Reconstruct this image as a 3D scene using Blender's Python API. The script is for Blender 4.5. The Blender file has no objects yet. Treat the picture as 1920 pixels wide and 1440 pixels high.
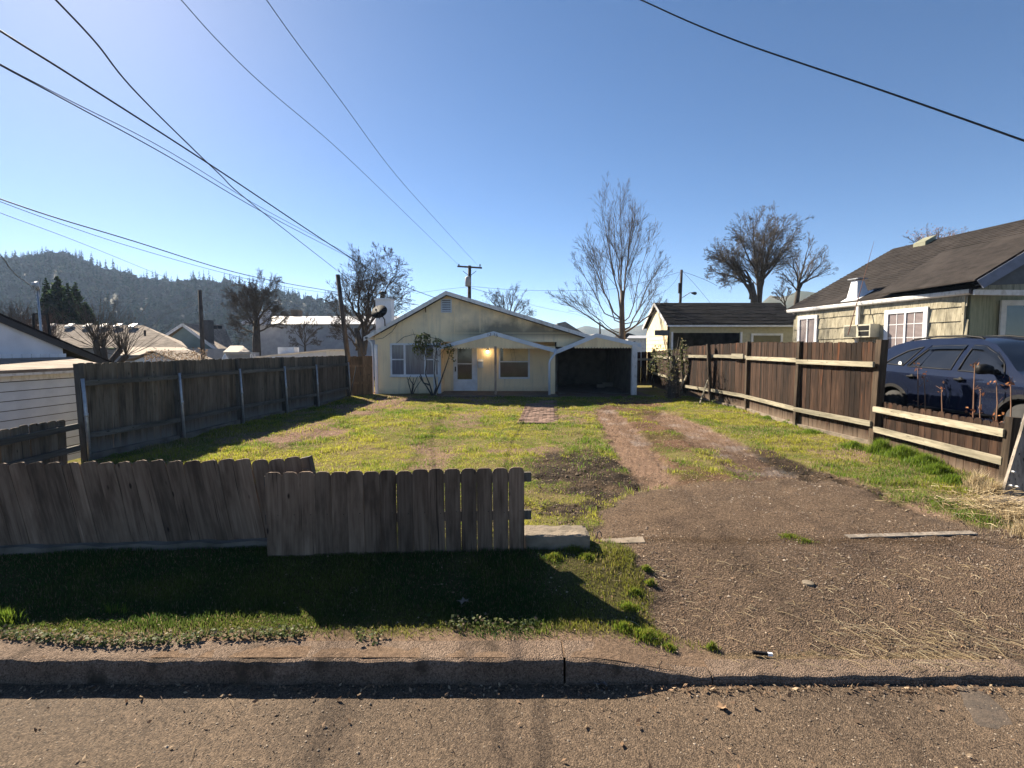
import bpy, bmesh, math, random
import numpy as np
from mathutils import Vector, Matrix

SC = bpy.context.scene
COL = SC.collection
R = math.radians

# ------------------------------------------------------------------ camera
F, PX, PY, H = 960.0, 960.0, 720.0, 1.83           # pixels of a 1920 wide frame; eye height above the yard
PITCH = math.atan(65 / 960)
SP, CP = math.sin(PITCH), math.cos(PITCH)
cam = bpy.data.cameras.new('camera'); cam_o = bpy.data.objects.new('camera', cam); COL.objects.link(cam_o)
cam_o.location = (0, 0, H); cam_o.rotation_euler = (R(90) - PITCH, 0, 0)
cam.sensor_width = 36; cam.lens = 36 * F / 1920; cam.clip_start = .05; cam.clip_end = 6000
SC.camera = cam_o

# ------------------------------------------------------------------ light
SUN_DIR = Vector((-.64, .75, .67)).normalized()    # towards the sun
EL = math.asin(SUN_DIR.z); AZ = math.atan2(SUN_DIR.x, SUN_DIR.y)
world = bpy.data.worlds.new('World'); SC.world = world; world.use_nodes = True
wn = world.node_tree.nodes; wl = world.node_tree.links
bg = wn['Background']
sky = wn.new('ShaderNodeTexSky'); sky.sky_type = 'NISHITA'; sky.sun_disc = False
sky.sun_elevation = EL; sky.sun_rotation = AZ; sky.air_density = 0.6; sky.dust_density = 0.15; sky.ozone_density = 1.6
hs = wn.new('ShaderNodeHueSaturation'); hs.inputs['Saturation'].default_value = 1.15; hs.inputs['Value'].default_value = .86
wl.new(sky.outputs[0], hs.inputs['Color']); wl.new(hs.outputs[0], bg.inputs[0]); bg.inputs[1].default_value = 0.05
sun = bpy.data.lights.new('sun', 'SUN'); sun.energy = 4.3; sun.angle = R(.53); sun.color = (1, .88, .70)
sun_o = bpy.data.objects.new('sun', sun); COL.objects.link(sun_o)
sun_o.rotation_euler = (-SUN_DIR).to_track_quat('-Z', 'Y').to_euler(); sun_o.location = SUN_DIR * 60

SC.view_settings.view_transform = 'Standard'; SC.view_settings.look = 'None'
SC.view_settings.gamma = 1; SC.view_settings.use_curve_mapping = False
SC.view_settings.exposure = 1.9
SC.cycles.use_denoising = True; SC.cycles.denoising_prefilter = 'ACCURATE'; SC.cycles.use_adaptive_sampling = False
SC.cycles.max_bounces = 8; SC.cycles.transparent_max_bounces = 8; SC.cycles.volume_bounces = 1
SC.cycles.sample_clamp_indirect = 6

# ------------------------------------------------------------------ measuring helpers
def ray(x, y):
    a = (x - PX) / F; b = -(y - PY) / F
    return Vector((a, CP + b * SP, -SP + b * CP))
def G(x, y, z=0.0):                                  # photo pixel -> point at height z
    d = ray(x, y); t = (z - H) / d.z
    return Vector((d.x * t, d.y * t, z))
def at(x, y, Y):                                     # photo pixel -> point at distance Y
    d = ray(x, y); t = Y / d.y
    return Vector((d.x * t, Y, H + d.z * t))
def atX(x, y, X):                                    # photo pixel -> point on a wall running into depth
    d = ray(x, y); t = X / d.x
    return Vector((X, d.y * t, H + d.z * t))

rng = np.random.default_rng(7)
rnd = random.Random(11)
U = rnd.uniform

# ------------------------------------------------------------------ mesh helpers
class MB:
    def __init__(s): s.v = []; s.f = []; s.m = []
    def add(s, vs, fs, m=0):
        o = len(s.v); s.v += [tuple(v) for v in vs]
        for f in fs: s.f.append(tuple(i + o for i in f)); s.m.append(m)
        return s
    def box(s, x0, x1, y0, y1, z0, z1, m=0):
        return s.add([(x0,y0,z0),(x1,y0,z0),(x1,y1,z0),(x0,y1,z0),(x0,y0,z1),(x1,y0,z1),(x1,y1,z1),(x0,y1,z1)],
                     [(3,2,1,0),(4,5,6,7),(0,1,5,4),(1,2,6,5),(2,3,7,6),(3,0,4,7)], m)
    def bar(s, a, b, w, t, up=(0,0,1), m=0):         # a beam from a to b, w across, t along 'up'
        a = Vector(a); b = Vector(b); d = (b - a).normalized(); up = Vector(up)
        r = d.cross(up)
        if r.length < 1e-4: r = d.cross(Vector((1,0,0)))
        r.normalize(); u = r.cross(d).normalized(); r = r * (w/2); u = u * (t/2)
        return s.add([a-r-u,a+r-u,a+r+u,a-r+u,b-r-u,b+r-u,b+r+u,b-r+u],
                     [(3,2,1,0),(4,5,6,7),(0,1,5,4),(1,2,6,5),(2,3,7,6),(3,0,4,7)], m)
    def prism(s, poly, off, m=0):                    # polygon pushed along a vector
        n = len(poly); off = Vector(off); p = [Vector(q) for q in poly]
        s.add(p + [q + off for q in p], [tuple(range(n)), tuple(range(2*n-1, n-1, -1))] +
              [(i, i+n, (i+1) % n + n, (i+1) % n) for i in range(n)], m)
        return s
    def tube(s, pts, rad, n=6, m=0, cap=True):
        pts = [Vector(p) for p in pts]; k = len(pts)
        if not hasattr(rad, '__len__'): rad = [rad] * k
        o = len(s.v); ref = None
        for i in range(k):
            d = (pts[min(i+1,k-1)] - pts[max(i-1,0)])
            if d.length < 1e-9: d = Vector((0,0,1))
            d.normalize()
            if ref is None: ref = Vector((1,0,0)) if abs(d.x) < .8 else Vector((0,1,0))
            a = (ref - d * ref.dot(d)).normalized(); b = d.cross(a); ref = a
            for j in range(n):
                t = 2*math.pi*j/n
                q = pts[i] + (a*math.cos(t) + b*math.sin(t)) * rad[i]
                s.v.append((q.x, q.y, q.z))
        for i in range(k-1):
            for j in range(n):
                s.f.append((o+i*n+j, o+i*n+(j+1)%n, o+(i+1)*n+(j+1)%n, o+(i+1)*n+j)); s.m.append(m)
        if cap:
            s.f.append(tuple(o+j for j in range(n-1,-1,-1))); s.m.append(m)
            s.f.append(tuple(o+(k-1)*n+j for j in range(n))); s.m.append(m)
        return s
    def lathe(s, c, axis, prof, n=16, m=0):          # prof: (distance along the axis, radius)
        c = Vector(c); ax = Vector(axis).normalized()
        return s.tube([c + ax*p[0] for p in prof], [max(p[1], .0005) for p in prof], n, m)

def make_mesh(name, mb, mats, smooth=False):
    me = bpy.data.meshes.new(name); me.from_pydata(mb.v, [], mb.f)
    for m in (mats if isinstance(mats, (list, tuple)) else [mats]): me.materials.append(m)
    if any(mb.m): me.polygons.foreach_set('material_index', mb.m)
    if smooth: me.polygons.foreach_set('use_smooth', [True]*len(me.polygons))
    me.update(); return me
def link(name, me, parent=None):
    o = bpy.data.objects.new(name, me); COL.objects.link(o)
    if parent is not None:
        o.parent = parent
        o.matrix_parent_inverse = (Matrix.Translation(-parent.location) if parent.type == 'EMPTY'
                                   else parent.matrix_basis.inverted())
    return o
def obj(name, mb, mats, parent=None, smooth=False): return link(name, make_mesh(name, mb, mats, smooth), parent)
def tag(o, label=None, cat=None, group=None, kind=None):
    if label: o['label'] = label
    if cat: o['category'] = cat
    if group: o['group'] = group
    if kind: o['kind'] = kind
    return o
def thing(name, label, cat, loc=(0,0,0), group=None):
    o = bpy.data.objects.new(name, None); COL.objects.link(o); o.location = loc; o.empty_display_size = .2
    return tag(o, label, cat, group)
def np_mesh(name, verts, tri, mat, colors=None, attrs=None, smooth=False):
    """verts (n,3), tri (m,3 or 4); colors per vertex (n,3)"""
    me = bpy.data.meshes.new(name); n = len(verts); k = tri.shape[1]; m = len(tri)
    me.vertices.add(n); me.vertices.foreach_set('co', verts.astype(np.float32).ravel())
    me.loops.add(m*k); me.loops.foreach_set('vertex_index', tri.astype(np.int32).ravel())
    me.polygons.add(m); me.polygons.foreach_set('loop_start', np.arange(0, m*k, k, dtype=np.int32))
    me.polygons.foreach_set('loop_total', np.full(m, k, dtype=np.int32))
    if smooth: me.polygons.foreach_set('use_smooth', np.ones(m, dtype=bool))
    me.update(calc_edges=True)
    if colors is not None:
        a = me.color_attributes.new('Col', 'FLOAT_COLOR', 'POINT')
        c = np.ones((n,4), np.float32); c[:,:3] = colors; a.data.foreach_set('color', c.ravel())
    for key, val in (attrs or {}).items():
        a = me.attributes.new(key, 'FLOAT', 'POINT'); a.data.foreach_set('value', val.astype(np.float32))
    me.materials.append(mat); return me

# ------------------------------------------------------------------ number noise
def vnoise(x, y, seed=0):
    xi = np.floor(x).astype(np.int64); yi = np.floor(y).astype(np.int64); fx = x-xi; fy = y-yi
    def h(a, b):
        n = (a*374761393 + b*668265263 + seed*974634777) & 0x7fffffff
        n = ((n ^ (n >> 13)) * 1274126177) & 0x7fffffff
        return ((n ^ (n >> 16)) & 0xffff) / 65535.0
    u = fx*fx*(3-2*fx); v = fy*fy*(3-2*fy)
    return (h(xi,yi)*(1-u)+h(xi+1,yi)*u)*(1-v) + (h(xi,yi+1)*(1-u)+h(xi+1,yi+1)*u)*v
def fbm(x, y, s=1.0, oct=4, seed=0):                  # about -1..1
    r = 0; a = 1; t = 0
    for i in range(oct):
        r = r + a*(vnoise(x*s, y*s, seed+i*17)*2-1); t += a; a *= .55; s *= 2.1
    return r/t*1.5
def sdist(poly, x, y):                                # signed distance to a polygon, negative inside
    p = np.array([(q[0], q[1]) for q in poly]); d = np.full(x.shape, 1e9); ins = np.zeros(x.shape, bool)
    for i in range(len(p)):
        a = p[i]; b = p[(i+1) % len(p)]; e = b-a
        wx = x-a[0]; wy = y-a[1]; t = np.clip((wx*e[0]+wy*e[1])/(e@e), 0, 1)
        d = np.minimum(d, (wx-e[0]*t)**2+(wy-e[1]*t)**2)
        c = ((a[1] <= y) & (b[1] > y)) | ((b[1] <= y) & (a[1] > y))
        with np.errstate(divide='ignore', invalid='ignore'):
            ins ^= c & (x < e[0]*(y-a[1])/(e[1] if e[1] else 1e-9)+a[0])
    d = np.sqrt(d); return np.where(ins, -d, d)
def region(poly, x, y, soft=.1, rag=.15, s=2.0, seed=0):
    return np.clip(.5-(sdist(poly, x, y)+fbm(x, y, s, 4, seed)*rag)/soft, 0, 1)
def sstep(a, b, x):
    t = np.clip((x-a)/(b-a), 0, 1); return t*t*(3-2*t)

# ------------------------------------------------------------------ materials
def nodes_of(name):
    m = bpy.data.materials.new(name); m.use_nodes = True
    nt = m.node_tree; return m, nt, nt.nodes['Principled BSDF']
def mixrgb(nt, fac, a, b, blend='MIX'):
    n = nt.nodes.new('ShaderNodeMix'); n.data_type = 'RGBA'; n.blend_type = blend
    for i, v in ((0, fac), (6, a), (7, b)):
        if hasattr(v, 'links') or hasattr(v, 'is_linked'): nt.links.new(v, n.inputs[i])
        else: n.inputs[i].default_value = (*v, 1) if isinstance(v, tuple) else v
    return n.outputs[2]
def noise(nt, scale, detail=4, stretch=None, vec=None, rough=.55):
    n = nt.nodes.new('ShaderNodeTexNoise'); n.inputs['Scale'].default_value = scale
    n.inputs['Detail'].default_value = detail; n.inputs['Roughness'].default_value = rough
    if vec is None: vec = nt.nodes.new('ShaderNodeTexCoord').outputs['Object']
    if stretch:
        mp = nt.nodes.new('ShaderNodeMapping'); mp.inputs['Scale'].default_value = stretch
        nt.links.new(vec, mp.inputs[0]); vec = mp.outputs[0]
    nt.links.new(vec, n.inputs['Vector']); return n.outputs[0]
def ramp(nt, fac, lo, hi):
    n = nt.nodes.new('ShaderNodeMapRange'); n.inputs[1].default_value = lo; n.inputs[2].default_value = hi
    nt.links.new(fac, n.inputs[0]); return n.outputs[0]
def math_n(nt, op, a, b=None):
    n = nt.nodes.new('ShaderNodeMath'); n.operation = op
    for i, v in enumerate((a, b)):
        if v is None: continue
        if hasattr(v, 'is_linked'): nt.links.new(v, n.inputs[i])
        else: n.inputs[i].default_value = v
    return n.outputs[0]
def bump(nt, bs, h, st=.3, dist=.01):
    n = nt.nodes.new('ShaderNodeBump'); n.inputs['Strength'].default_value = st; n.inputs['Distance'].default_value = dist
    nt.links.new(h, n.inputs['Height']); nt.links.new(n.outputs[0], bs.inputs['Normal'])
def objrand(nt):
    n = nt.nodes.new('ShaderNodeObjectInfo'); return n.outputs['Random']

def plain(name, c, rough=.6, c2=None, scale=6, bmp=0, bs_=60, metal=0, stretch=None, spec=.3, lo=.4, hi=.65):
    m, nt, b = nodes_of(name)
    b.inputs['Roughness'].default_value = rough; b.inputs['Metallic'].default_value = metal
    b.inputs['Specular IOR Level'].default_value = spec
    if c2 is None: c2 = tuple(x*.82 for x in c)
    nt.links.new(mixrgb(nt, ramp(nt, noise(nt, scale, 6, stretch), lo, hi), c, c2), b.inputs['Base Color'])
    if bmp: bump(nt, b, noise(nt, bs_, 4, stretch), bmp, .01)
    return m

def wood(name, dark, light, grain=1.0, foot=None, tint=.35, red=None, rough=.85, axis='z'):
    """weathered boards: grain along the board, every board its own tone"""
    m, nt, b = nodes_of(name); b.inputs['Roughness'].default_value = rough; b.inputs['Specular IOR Level'].default_value = .15
    tc = nt.nodes.new('ShaderNodeTexCoord').outputs['Object']; rd = objrand(nt)
    ad = nt.nodes.new('ShaderNodeVectorMath'); ad.operation = 'ADD'
    cb = nt.nodes.new('ShaderNodeCombineXYZ')
    for i, k in enumerate((37.0, 11.0, 53.0)): nt.links.new(math_n(nt, 'MULTIPLY', rd, k), cb.inputs[i])
    nt.links.new(tc, ad.inputs[0]); nt.links.new(cb.outputs[0], ad.inputs[1]); v = ad.outputs[0]
    st = (1,1,.05) if axis == 'z' else ((.05,1,1) if axis == 'x' else (1,.05,1))
    g = noise(nt, 48*grain, 6, st, v); g2 = noise(nt, 9*grain, 5, (1,1,.25) if axis == 'z' else st, v)
    c = mixrgb(nt, ramp(nt, g, .3, .7), dark, light)
    c = mixrgb(nt, ramp(nt, g2, .45, .75), c, tuple(x*.45 for x in dark))
    if red: c = mixrgb(nt, ramp(nt, noise(nt, 5, 3, (1,1,.12), v), .64, .78), c, red)
    c = mixrgb(nt, ramp(nt, noise(nt, 55, 2, (1,1,.018) if axis == 'z' else ((.018,1,1) if axis == 'x' else (1,.018,1)), v), .66, .72), c, tuple(x*.22 for x in dark))
    # knots
    vo = nt.nodes.new('ShaderNodeTexVoronoi'); vo.inputs['Scale'].default_value = 5
    mp = nt.nodes.new('ShaderNodeMapping'); mp.inputs['Scale'].default_value = (1.3, 1.3, .55) if axis == 'z' else (.55, 1.3, 1.3)
    nt.links.new(v, mp.inputs[0]); nt.links.new(mp.outputs[0], vo.inputs['Vector'])
    kn = ramp(nt, vo.outputs['Distance'], .10, .05)
    c = mixrgb(nt, kn, c, tuple(x*.25 for x in dark))
    # tone of each board
    c = mixrgb(nt, 1.0, c, mixrgb(nt, rd, (1-tint,)*3, (1+tint, 1+tint*.9, 1+tint*.8)), 'MULTIPLY')
    if foot:
        sx = nt.nodes.new('ShaderNodeSeparateXYZ'); nt.links.new(tc, sx.inputs[0])
        k = math_n(nt, 'ADD', sx.outputs[2], math_n(nt, 'MULTIPLY', noise(nt, 7, 4, (1,1,.2), v), .35))
        c = mixrgb(nt, ramp(nt, k, .42, .18), c, foot)
    nt.links.new(c, b.inputs['Base Color']); bump(nt, b, g, .5, .006)
    return m

def leafy(name, trans=.45, rough=.5, spec=.25):
    """colour from the mesh, thin leaves let light through"""
    m = bpy.data.materials.new(name); m.use_nodes = True; nt = m.node_tree; nt.nodes.clear()
    out = nt.nodes.new('ShaderNodeOutputMaterial'); b = nt.nodes.new('ShaderNodeBsdfPrincipled')
    b.inputs['Roughness'].default_value = rough; b.inputs['Specular IOR Level'].default_value = spec
    t = nt.nodes.new('ShaderNodeBsdfTranslucent'); at_ = nt.nodes.new('ShaderNodeAttribute'); at_.attribute_name = 'Col'
    mx = nt.nodes.new('ShaderNodeMixShader'); mx.inputs[0].default_value = trans
    nt.links.new(at_.outputs['Color'], b.inputs['Base Color'])
    nt.links.new(at_.outputs['Color'], t.inputs['Color'])
    nt.links.new(b.outputs[0], mx.inputs[1]); nt.links.new(t.outputs[0], mx.inputs[2]); nt.links.new(mx.outputs[0], out.inputs[0])
    return m

def glassy(name, c=(.03,.032,.035), rough=.06, spec=.6):
    m, nt, b = nodes_of(name); b.inputs['Roughness'].default_value = rough; b.inputs['Specular IOR Level'].default_value = spec
    nt.links.new(mixrgb(nt, ramp(nt, noise(nt, 2.5, 3), .35, .65), c, tuple(x*.6 for x in c)), b.inputs['Base Color'])
    return m

def shingles(name, c1, c2, course=.14, tab=.3, along=(1,0,0), rough=.9):
    """asphalt tab tone: brick pattern laid over the slope with grit"""
    m, nt, b = nodes_of(name); b.inputs['Roughness'].default_value = rough; b.inputs['Specular IOR Level'].default_value = .15
    tc = nt.nodes.new('ShaderNodeTexCoord').outputs['Object']
    g = noise(nt, 60, 5, None, tc); w = noise(nt, 1.2, 4, None, tc); st = noise(nt, 3.0, 4, (1,1,4), tc)
    c = mixrgb(nt, ramp(nt, g, .3, .7), c1, c2)
    c = mixrgb(nt, ramp(nt, st, .4, .7), c, tuple(x*.7 for x in c1)); c = mixrgb(nt, ramp(nt, w, .5, .8), c, tuple(x*1.25 for x in c2))
    nt.links.new(c, b.inputs['Base Color']); bump(nt, b, g, .5, .01)
    return m

M = {}
M['white'] = plain('white_paint', (.74,.75,.78), .55, (.6,.6,.62), 3, .1)
M['white_old'] = plain('worn_white_paint', (.68,.67,.66), .7, (.42,.39,.35), 9, .25, 40, stretch=(1,1,.5), lo=.5, hi=.75)
M['bluewhite'] = plain('cool_white_paint', (.62,.66,.72), .6, (.52,.56,.62), 2, .1)
M['metal'] = plain('galvanised_metal', (.42,.43,.45), .4, (.3,.31,.33), 14, .1, metal=.6)
M['black'] = plain('black_plastic', (.010,.010,.011), .55, spec=.12)
M['darkmetal'] = plain('dark_metal', (.022,.022,.024), .75, spec=.15)
M['rubber'] = plain('tyre_rubber', (.02,.02,.021), .8, bmp=.2)
M['wire'] = plain('cable_sheath', (.02,.02,.022), .45, spec=.4)
M['wire_grey'] = plain('dull_thin_cable', (.05,.052,.058), .8, spec=.1)
M['concrete'] = plain('concrete', (.235,.19,.145), .95, (.12,.10,.072), 5, .5, 70)
M['footing'] = plain('footing_concrete', (.155,.135,.112), .95, (.085,.076,.06), 4, .5, 50)
M['pole'] = wood('utility_pole_wood', (.055,.045,.04), (.12,.1,.085), 1.0, tint=.1)
M['bark'] = plain('bark', (.085,.068,.056), .95, (.045,.038,.032), 14, .6, 40, stretch=(1,1,.3))
M['twig'] = plain('twig_bark', (.10,.08,.065), .9, (.06,.05,.042), 8)
M['twig_red'] = plain('reddish_twig_bark', (.13,.085,.065), .9, (.08,.05,.04), 8)
M['leaf'] = leafy('leaf', .35, .65, .2)
M['grass'] = leafy('grass_blade', .6, .5, .3)
M['dry'] = leafy('dry_leaf', .3, .7, .15)
M['needle'] = leafy('needle', .0, 1.0, .0)
M['glass'] = glassy('window_glass', (.05,.052,.06))
M['glass_dark'] = glassy('dark_glass', (.012,.014,.018), .04, .7)
M['curtain'] = plain('curtain_cloth', (.34,.34,.4), .9, (.22,.22,.27), 5, .3, 30, stretch=(4,4,.2))
M['fence_front'] = wood('weathered_front_boards', (.115,.078,.055), (.215,.158,.115), 1.0, tint=.35)
M['fence_left'] = wood('grey_weathered_boards', (.098,.08,.06), (.175,.148,.115), .9, tint=.3, foot=(.16,.155,.145))
M['fence_right'] = wood('dark_brown_boards', (.018,.0095,.0065), (.058,.033,.021), .9, tint=.6, red=(.12,.04,.013), foot=(.15,.11,.08))
M['rail_pale'] = wood('pale_rail_wood', (.24,.215,.155), (.42,.38,.29), .8, tint=.15, axis='y')
M['rail_grey'] = wood('grey_rail_wood', (.085,.08,.07), (.15,.145,.13), .8, tint=.15, axis='y')
M['post_brown'] = wood('brown_post_wood', (.035,.024,.017), (.095,.07,.048), .8, tint=.25, foot=(.2,.165,.12))
M['post_grey'] = wood('grey_post_wood', (.085,.075,.065), (.15,.135,.115), .8, tint=.2)
M['gate_new'] = wood('orange_brown_boards', (.22,.115,.055), (.36,.21,.11), .9, tint=.25)
M['timber'] = wood('old_grey_timber', (.15,.13,.11), (.30,.26,.22), .8, tint=.1)
M['shake'] = wood('painted_cedar_shake', (.265,.24,.172), (.415,.38,.285), 1.0, tint=.16)
M['roof_brown'] = shingles('brown_roof_shingle', (.019,.0155,.0145), (.036,.030,.028))
M['roof_black'] = shingles('black_roof_shingle', (.007,.007,.0085), (.02,.02,.023))
M['roof_tan'] = shingles('tan_roof_shingle', (.2,.155,.12), (.32,.255,.205))
M['roof_grey'] = shingles('grey_roof_shingle', (.16,.155,.15), (.26,.25,.245))
M['roof_metal'] = plain('pale_metal_roof', (.6,.57,.52), .35, (.48,.45,.42), 3, .1, metal=.3)
def brick_mat():
    m, nt, b = nodes_of('paving_brick'); b.inputs['Roughness'].default_value = .9; b.inputs['Specular IOR Level'].default_value = .15
    c = mixrgb(nt, objrand(nt), (.17,.10,.078), (.32,.21,.165)); c = mixrgb(nt, ramp(nt, noise(nt, 14, 5), .4, .7), c, (.15,.115,.09)); nt.links.new(c, b.inputs['Base Color']); bump(nt, b, noise(nt, 60, 4), .5, .01); return m
M['brick'] = brick_mat()
M['leafy_siding'] = plain('grey_green_siding', (.19,.245,.24), .8, (.16,.21,.205), 2)
M['panel_grey'] = plain('grey_wall', (.36,.36,.38), .85, (.28,.28,.3), 1.5)
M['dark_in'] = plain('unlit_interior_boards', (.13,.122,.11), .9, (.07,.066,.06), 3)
M['asphalt_lid'] = plain('patch_sealer', (.07,.056,.045), .9, (.1,.076,.058), 14, .6, 60)

def house_paint():
    """cream plywood siding: vertical grooves, dirt and mildew where rain splashes"""
    m, nt, b = nodes_of('cream_siding'); b.inputs['Roughness'].default_value = .75; b.inputs['Specular IOR Level'].default_value = .25
    tc = nt.nodes.new('ShaderNodeTexCoord').outputs['Object']
    sx = nt.nodes.new('ShaderNodeSeparateXYZ'); nt.links.new(tc, sx.inputs[0])
    c = mixrgb(nt, ramp(nt, noise(nt, .9, 5, None, tc), .35, .7), (.93,.75,.49), (.86,.68,.44))
    c = mixrgb(nt, ramp(nt, noise(nt, 9, 5, (1,1,.12), tc), .5, .8), c, (.68,.56,.39))
    # mildew just above the porch roof and along the foot
    a = math_n(nt, 'ADD', sx.outputs[2], math_n(nt, 'MULTIPLY', noise(nt, 1.6, 5, None, tc), 1.3))
    band = math_n(nt, 'MULTIPLY', ramp(nt, a, 3.75, 3.25), ramp(nt, sx.outputs[2], 2.2, 2.45))
    xx = ramp(nt, sx.outputs[0], -2.8, -1.4)
    c = mixrgb(nt, math_n(nt, 'MULTIPLY', math_n(nt, 'MULTIPLY', band, xx), .8), c, (.13,.12,.095))
    c = mixrgb(nt, math_n(nt, 'MULTIPLY', ramp(nt, noise(nt, .5, 4, None, tc), .52, .62), math_n(nt, 'MULTIPLY', ramp(nt, sx.outputs[2], 2.4, 3.0), .45)), c, (.40,.36,.29))
    foot = ramp(nt, math_n(nt, 'ADD', sx.outputs[2], math_n(nt, 'MULTIPLY', noise(nt, 4, 4, None, tc), .3)), .45, .12)
    c = mixrgb(nt, math_n(nt, 'MULTIPLY', foot, .6), c, (.3,.26,.18))
    nt.links.new(c, b.inputs['Base Color'])
    w = nt.nodes.new('ShaderNodeTexWave'); w.inputs['Scale'].default_value = 1.55; w.inputs['Distortion'].default_value = 0
    nt.links.new(tc, w.inputs['Vector'])
    bump(nt, b, ramp(nt, w.outputs[1], .0, .06), .35, .006)
    return m
M['cream'] = house_paint()
M['cream_trim'] = plain('cream_trim', (.88,.69,.42), .7, (.74,.57,.35), 5, .15, 30, stretch=(1,1,.2))

def car_paint():
    m, nt, b = nodes_of('blue_car_paint'); b.inputs['Base Color'].default_value = (.028,.042,.10,1)
    b.inputs['Metallic'].default_value = .0; b.inputs['Specular IOR Level'].default_value = .0; b.inputs['Roughness'].default_value = 1.0
    b.inputs['Coat Weight'].default_value = 1; b.inputs['Coat Roughness'].default_value = .03
    c = mixrgb(nt, ramp(nt, noise(nt, 3, 5), .4, .7), (.009,.013,.030), (.012,.016,.032)); nt.links.new(c, b.inputs['Base Color'])
    return m
M['paint'] = car_paint()
M['alloy'] = plain('wheel_alloy', (.5,.5,.52), .3, metal=.8)

def ground_mat(name):
    """soil, gravel and thatch under the grass: tone from the mesh, grit and relief from noise"""
    m, nt, b = nodes_of(name); b.inputs['Roughness'].default_value = .95; b.inputs['Specular IOR Level'].default_value = .1
    at_ = nt.nodes.new('ShaderNodeAttribute'); at_.attribute_name = 'Col'
    ag = nt.nodes.new('ShaderNodeAttribute'); ag.attribute_name = 'grit'
    aw = nt.nodes.new('ShaderNodeAttribute'); aw.attribute_name = 'wet'
    tc = nt.nodes.new('ShaderNodeTexCoord').outputs['Object']
    n1 = noise(nt, 34, 6, None, tc, .7); n2 = noise(nt, 170, 4, None, tc, .7)
    c = mixrgb(nt, 1.0, at_.outputs['Color'], mixrgb(nt, ramp(nt, n1, .3, .72), (.55,.55,.56), (1.42,1.37,1.32)), 'MULTIPLY')
    c = mixrgb(nt, 1.0, c, mixrgb(nt, ramp(nt, n2, .32, .68), (.55,.55,.55), (1.4,1.4,1.4)), 'MULTIPLY')
    vo = nt.nodes.new('ShaderNodeTexVoronoi'); vo.inputs['Scale'].default_value = 105; nt.links.new(tc, vo.inputs['Vector'])
    sp = mixrgb(nt, ramp(nt, vo.outputs['Color'], .2, .9), (.35,.33,.31), (1.85,1.75,1.62))
    c = mixrgb(nt, math_n(nt, 'MULTIPLY', ag.outputs['Fac'], .5), c, mixrgb(nt, 1.0, c, sp, 'MULTIPLY'))
    nt.links.new(c, b.inputs['Base Color'])
    nt.links.new(ramp(nt, aw.outputs['Fac'], 0.0, 1.9), b.inputs['Specular IOR Level'])
    inv = nt.nodes.new('ShaderNodeMapRange'); inv.inputs[3].default_value = .95; inv.inputs[4].default_value = .35
    nt.links.new(aw.outputs['Fac'], inv.inputs[0]); nt.links.new(inv.outputs[0], b.inputs['Roughness'])
    h = math_n(nt, 'ADD', n1, math_n(nt, 'MULTIPLY', vo.outputs['Distance'], ag.outputs['Fac']))
    bump(nt, b, math_n(nt, 'ADD', h, math_n(nt, 'MULTIPLY', n2, .5)), .9, .02)
    return m
M['ground'] = ground_mat('bare_ground')

def road_mat():
    m, nt, b = nodes_of('worn_asphalt'); b.inputs['Roughness'].default_value = .9; b.inputs['Specular IOR Level'].default_value = .2
    tc = nt.nodes.new('ShaderNodeTexCoord').outputs['Object']
    vo = nt.nodes.new('ShaderNodeTexVoronoi'); vo.inputs['Scale'].default_value = 125; nt.links.new(tc, vo.inputs['Vector'])
    big = noise(nt, 1.1, 5, None, tc); n2 = noise(nt, 28, 7, None, tc, .75)
    c = mixrgb(nt, ramp(nt, big, .35, .7), (.088,.065,.047), (.12,.088,.062))
    c = mixrgb(nt, 1.0, c, mixrgb(nt, ramp(nt, vo.outputs['Color'], .15, .95), (.45,.43,.42), (1.65,1.6,1.52)), 'MULTIPLY')
    c = mixrgb(nt, 1.0, c, mixrgb(nt, ramp(nt, n2, .3, .7), (.6,.6,.6), (1.3,1.3,1.3)), 'MULTIPLY')
    nt.links.new(c, b.inputs['Base Color'])
    bump(nt, b, math_n(nt, 'ADD', n2, math_n(nt, 'MULTIPLY', vo.outputs['Distance'], -.7)), .7, .008)
    return m
M['road'] = road_mat()
def kerb_mat():
    m, nt, b = nodes_of('kerb_concrete'); b.inputs['Roughness'].default_value = .95; b.inputs['Specular IOR Level'].default_value = .1
    tc = nt.nodes.new('ShaderNodeTexCoord').outputs['Object']
    vo = nt.nodes.new('ShaderNodeTexVoronoi'); vo.inputs['Scale'].default_value = 120; nt.links.new(tc, vo.inputs['Vector'])
    c = mixrgb(nt, ramp(nt, noise(nt, 2.2, 6, None, tc), .35, .7), (.195,.148,.115), (.13,.096,.073))
    c = mixrgb(nt, 1.0, c, mixrgb(nt, ramp(nt, vo.outputs['Color'], .1, .95), (.5,.48,.46), (1.5,1.46,1.42)), 'MULTIPLY')
    c = mixrgb(nt, ramp(nt, noise(nt, 5, 5, None, tc), .56, .7), c, (.07,.052,.038))
    nt.links.new(c, b.inputs['Base Color'])
    bump(nt, b, math_n(nt, 'ADD', noise(nt, 40, 5, None, tc, .7), math_n(nt, 'MULTIPLY', vo.outputs['Distance'], -.8)), .9, .010)
    return m
M['kerb'] = kerb_mat()

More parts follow.
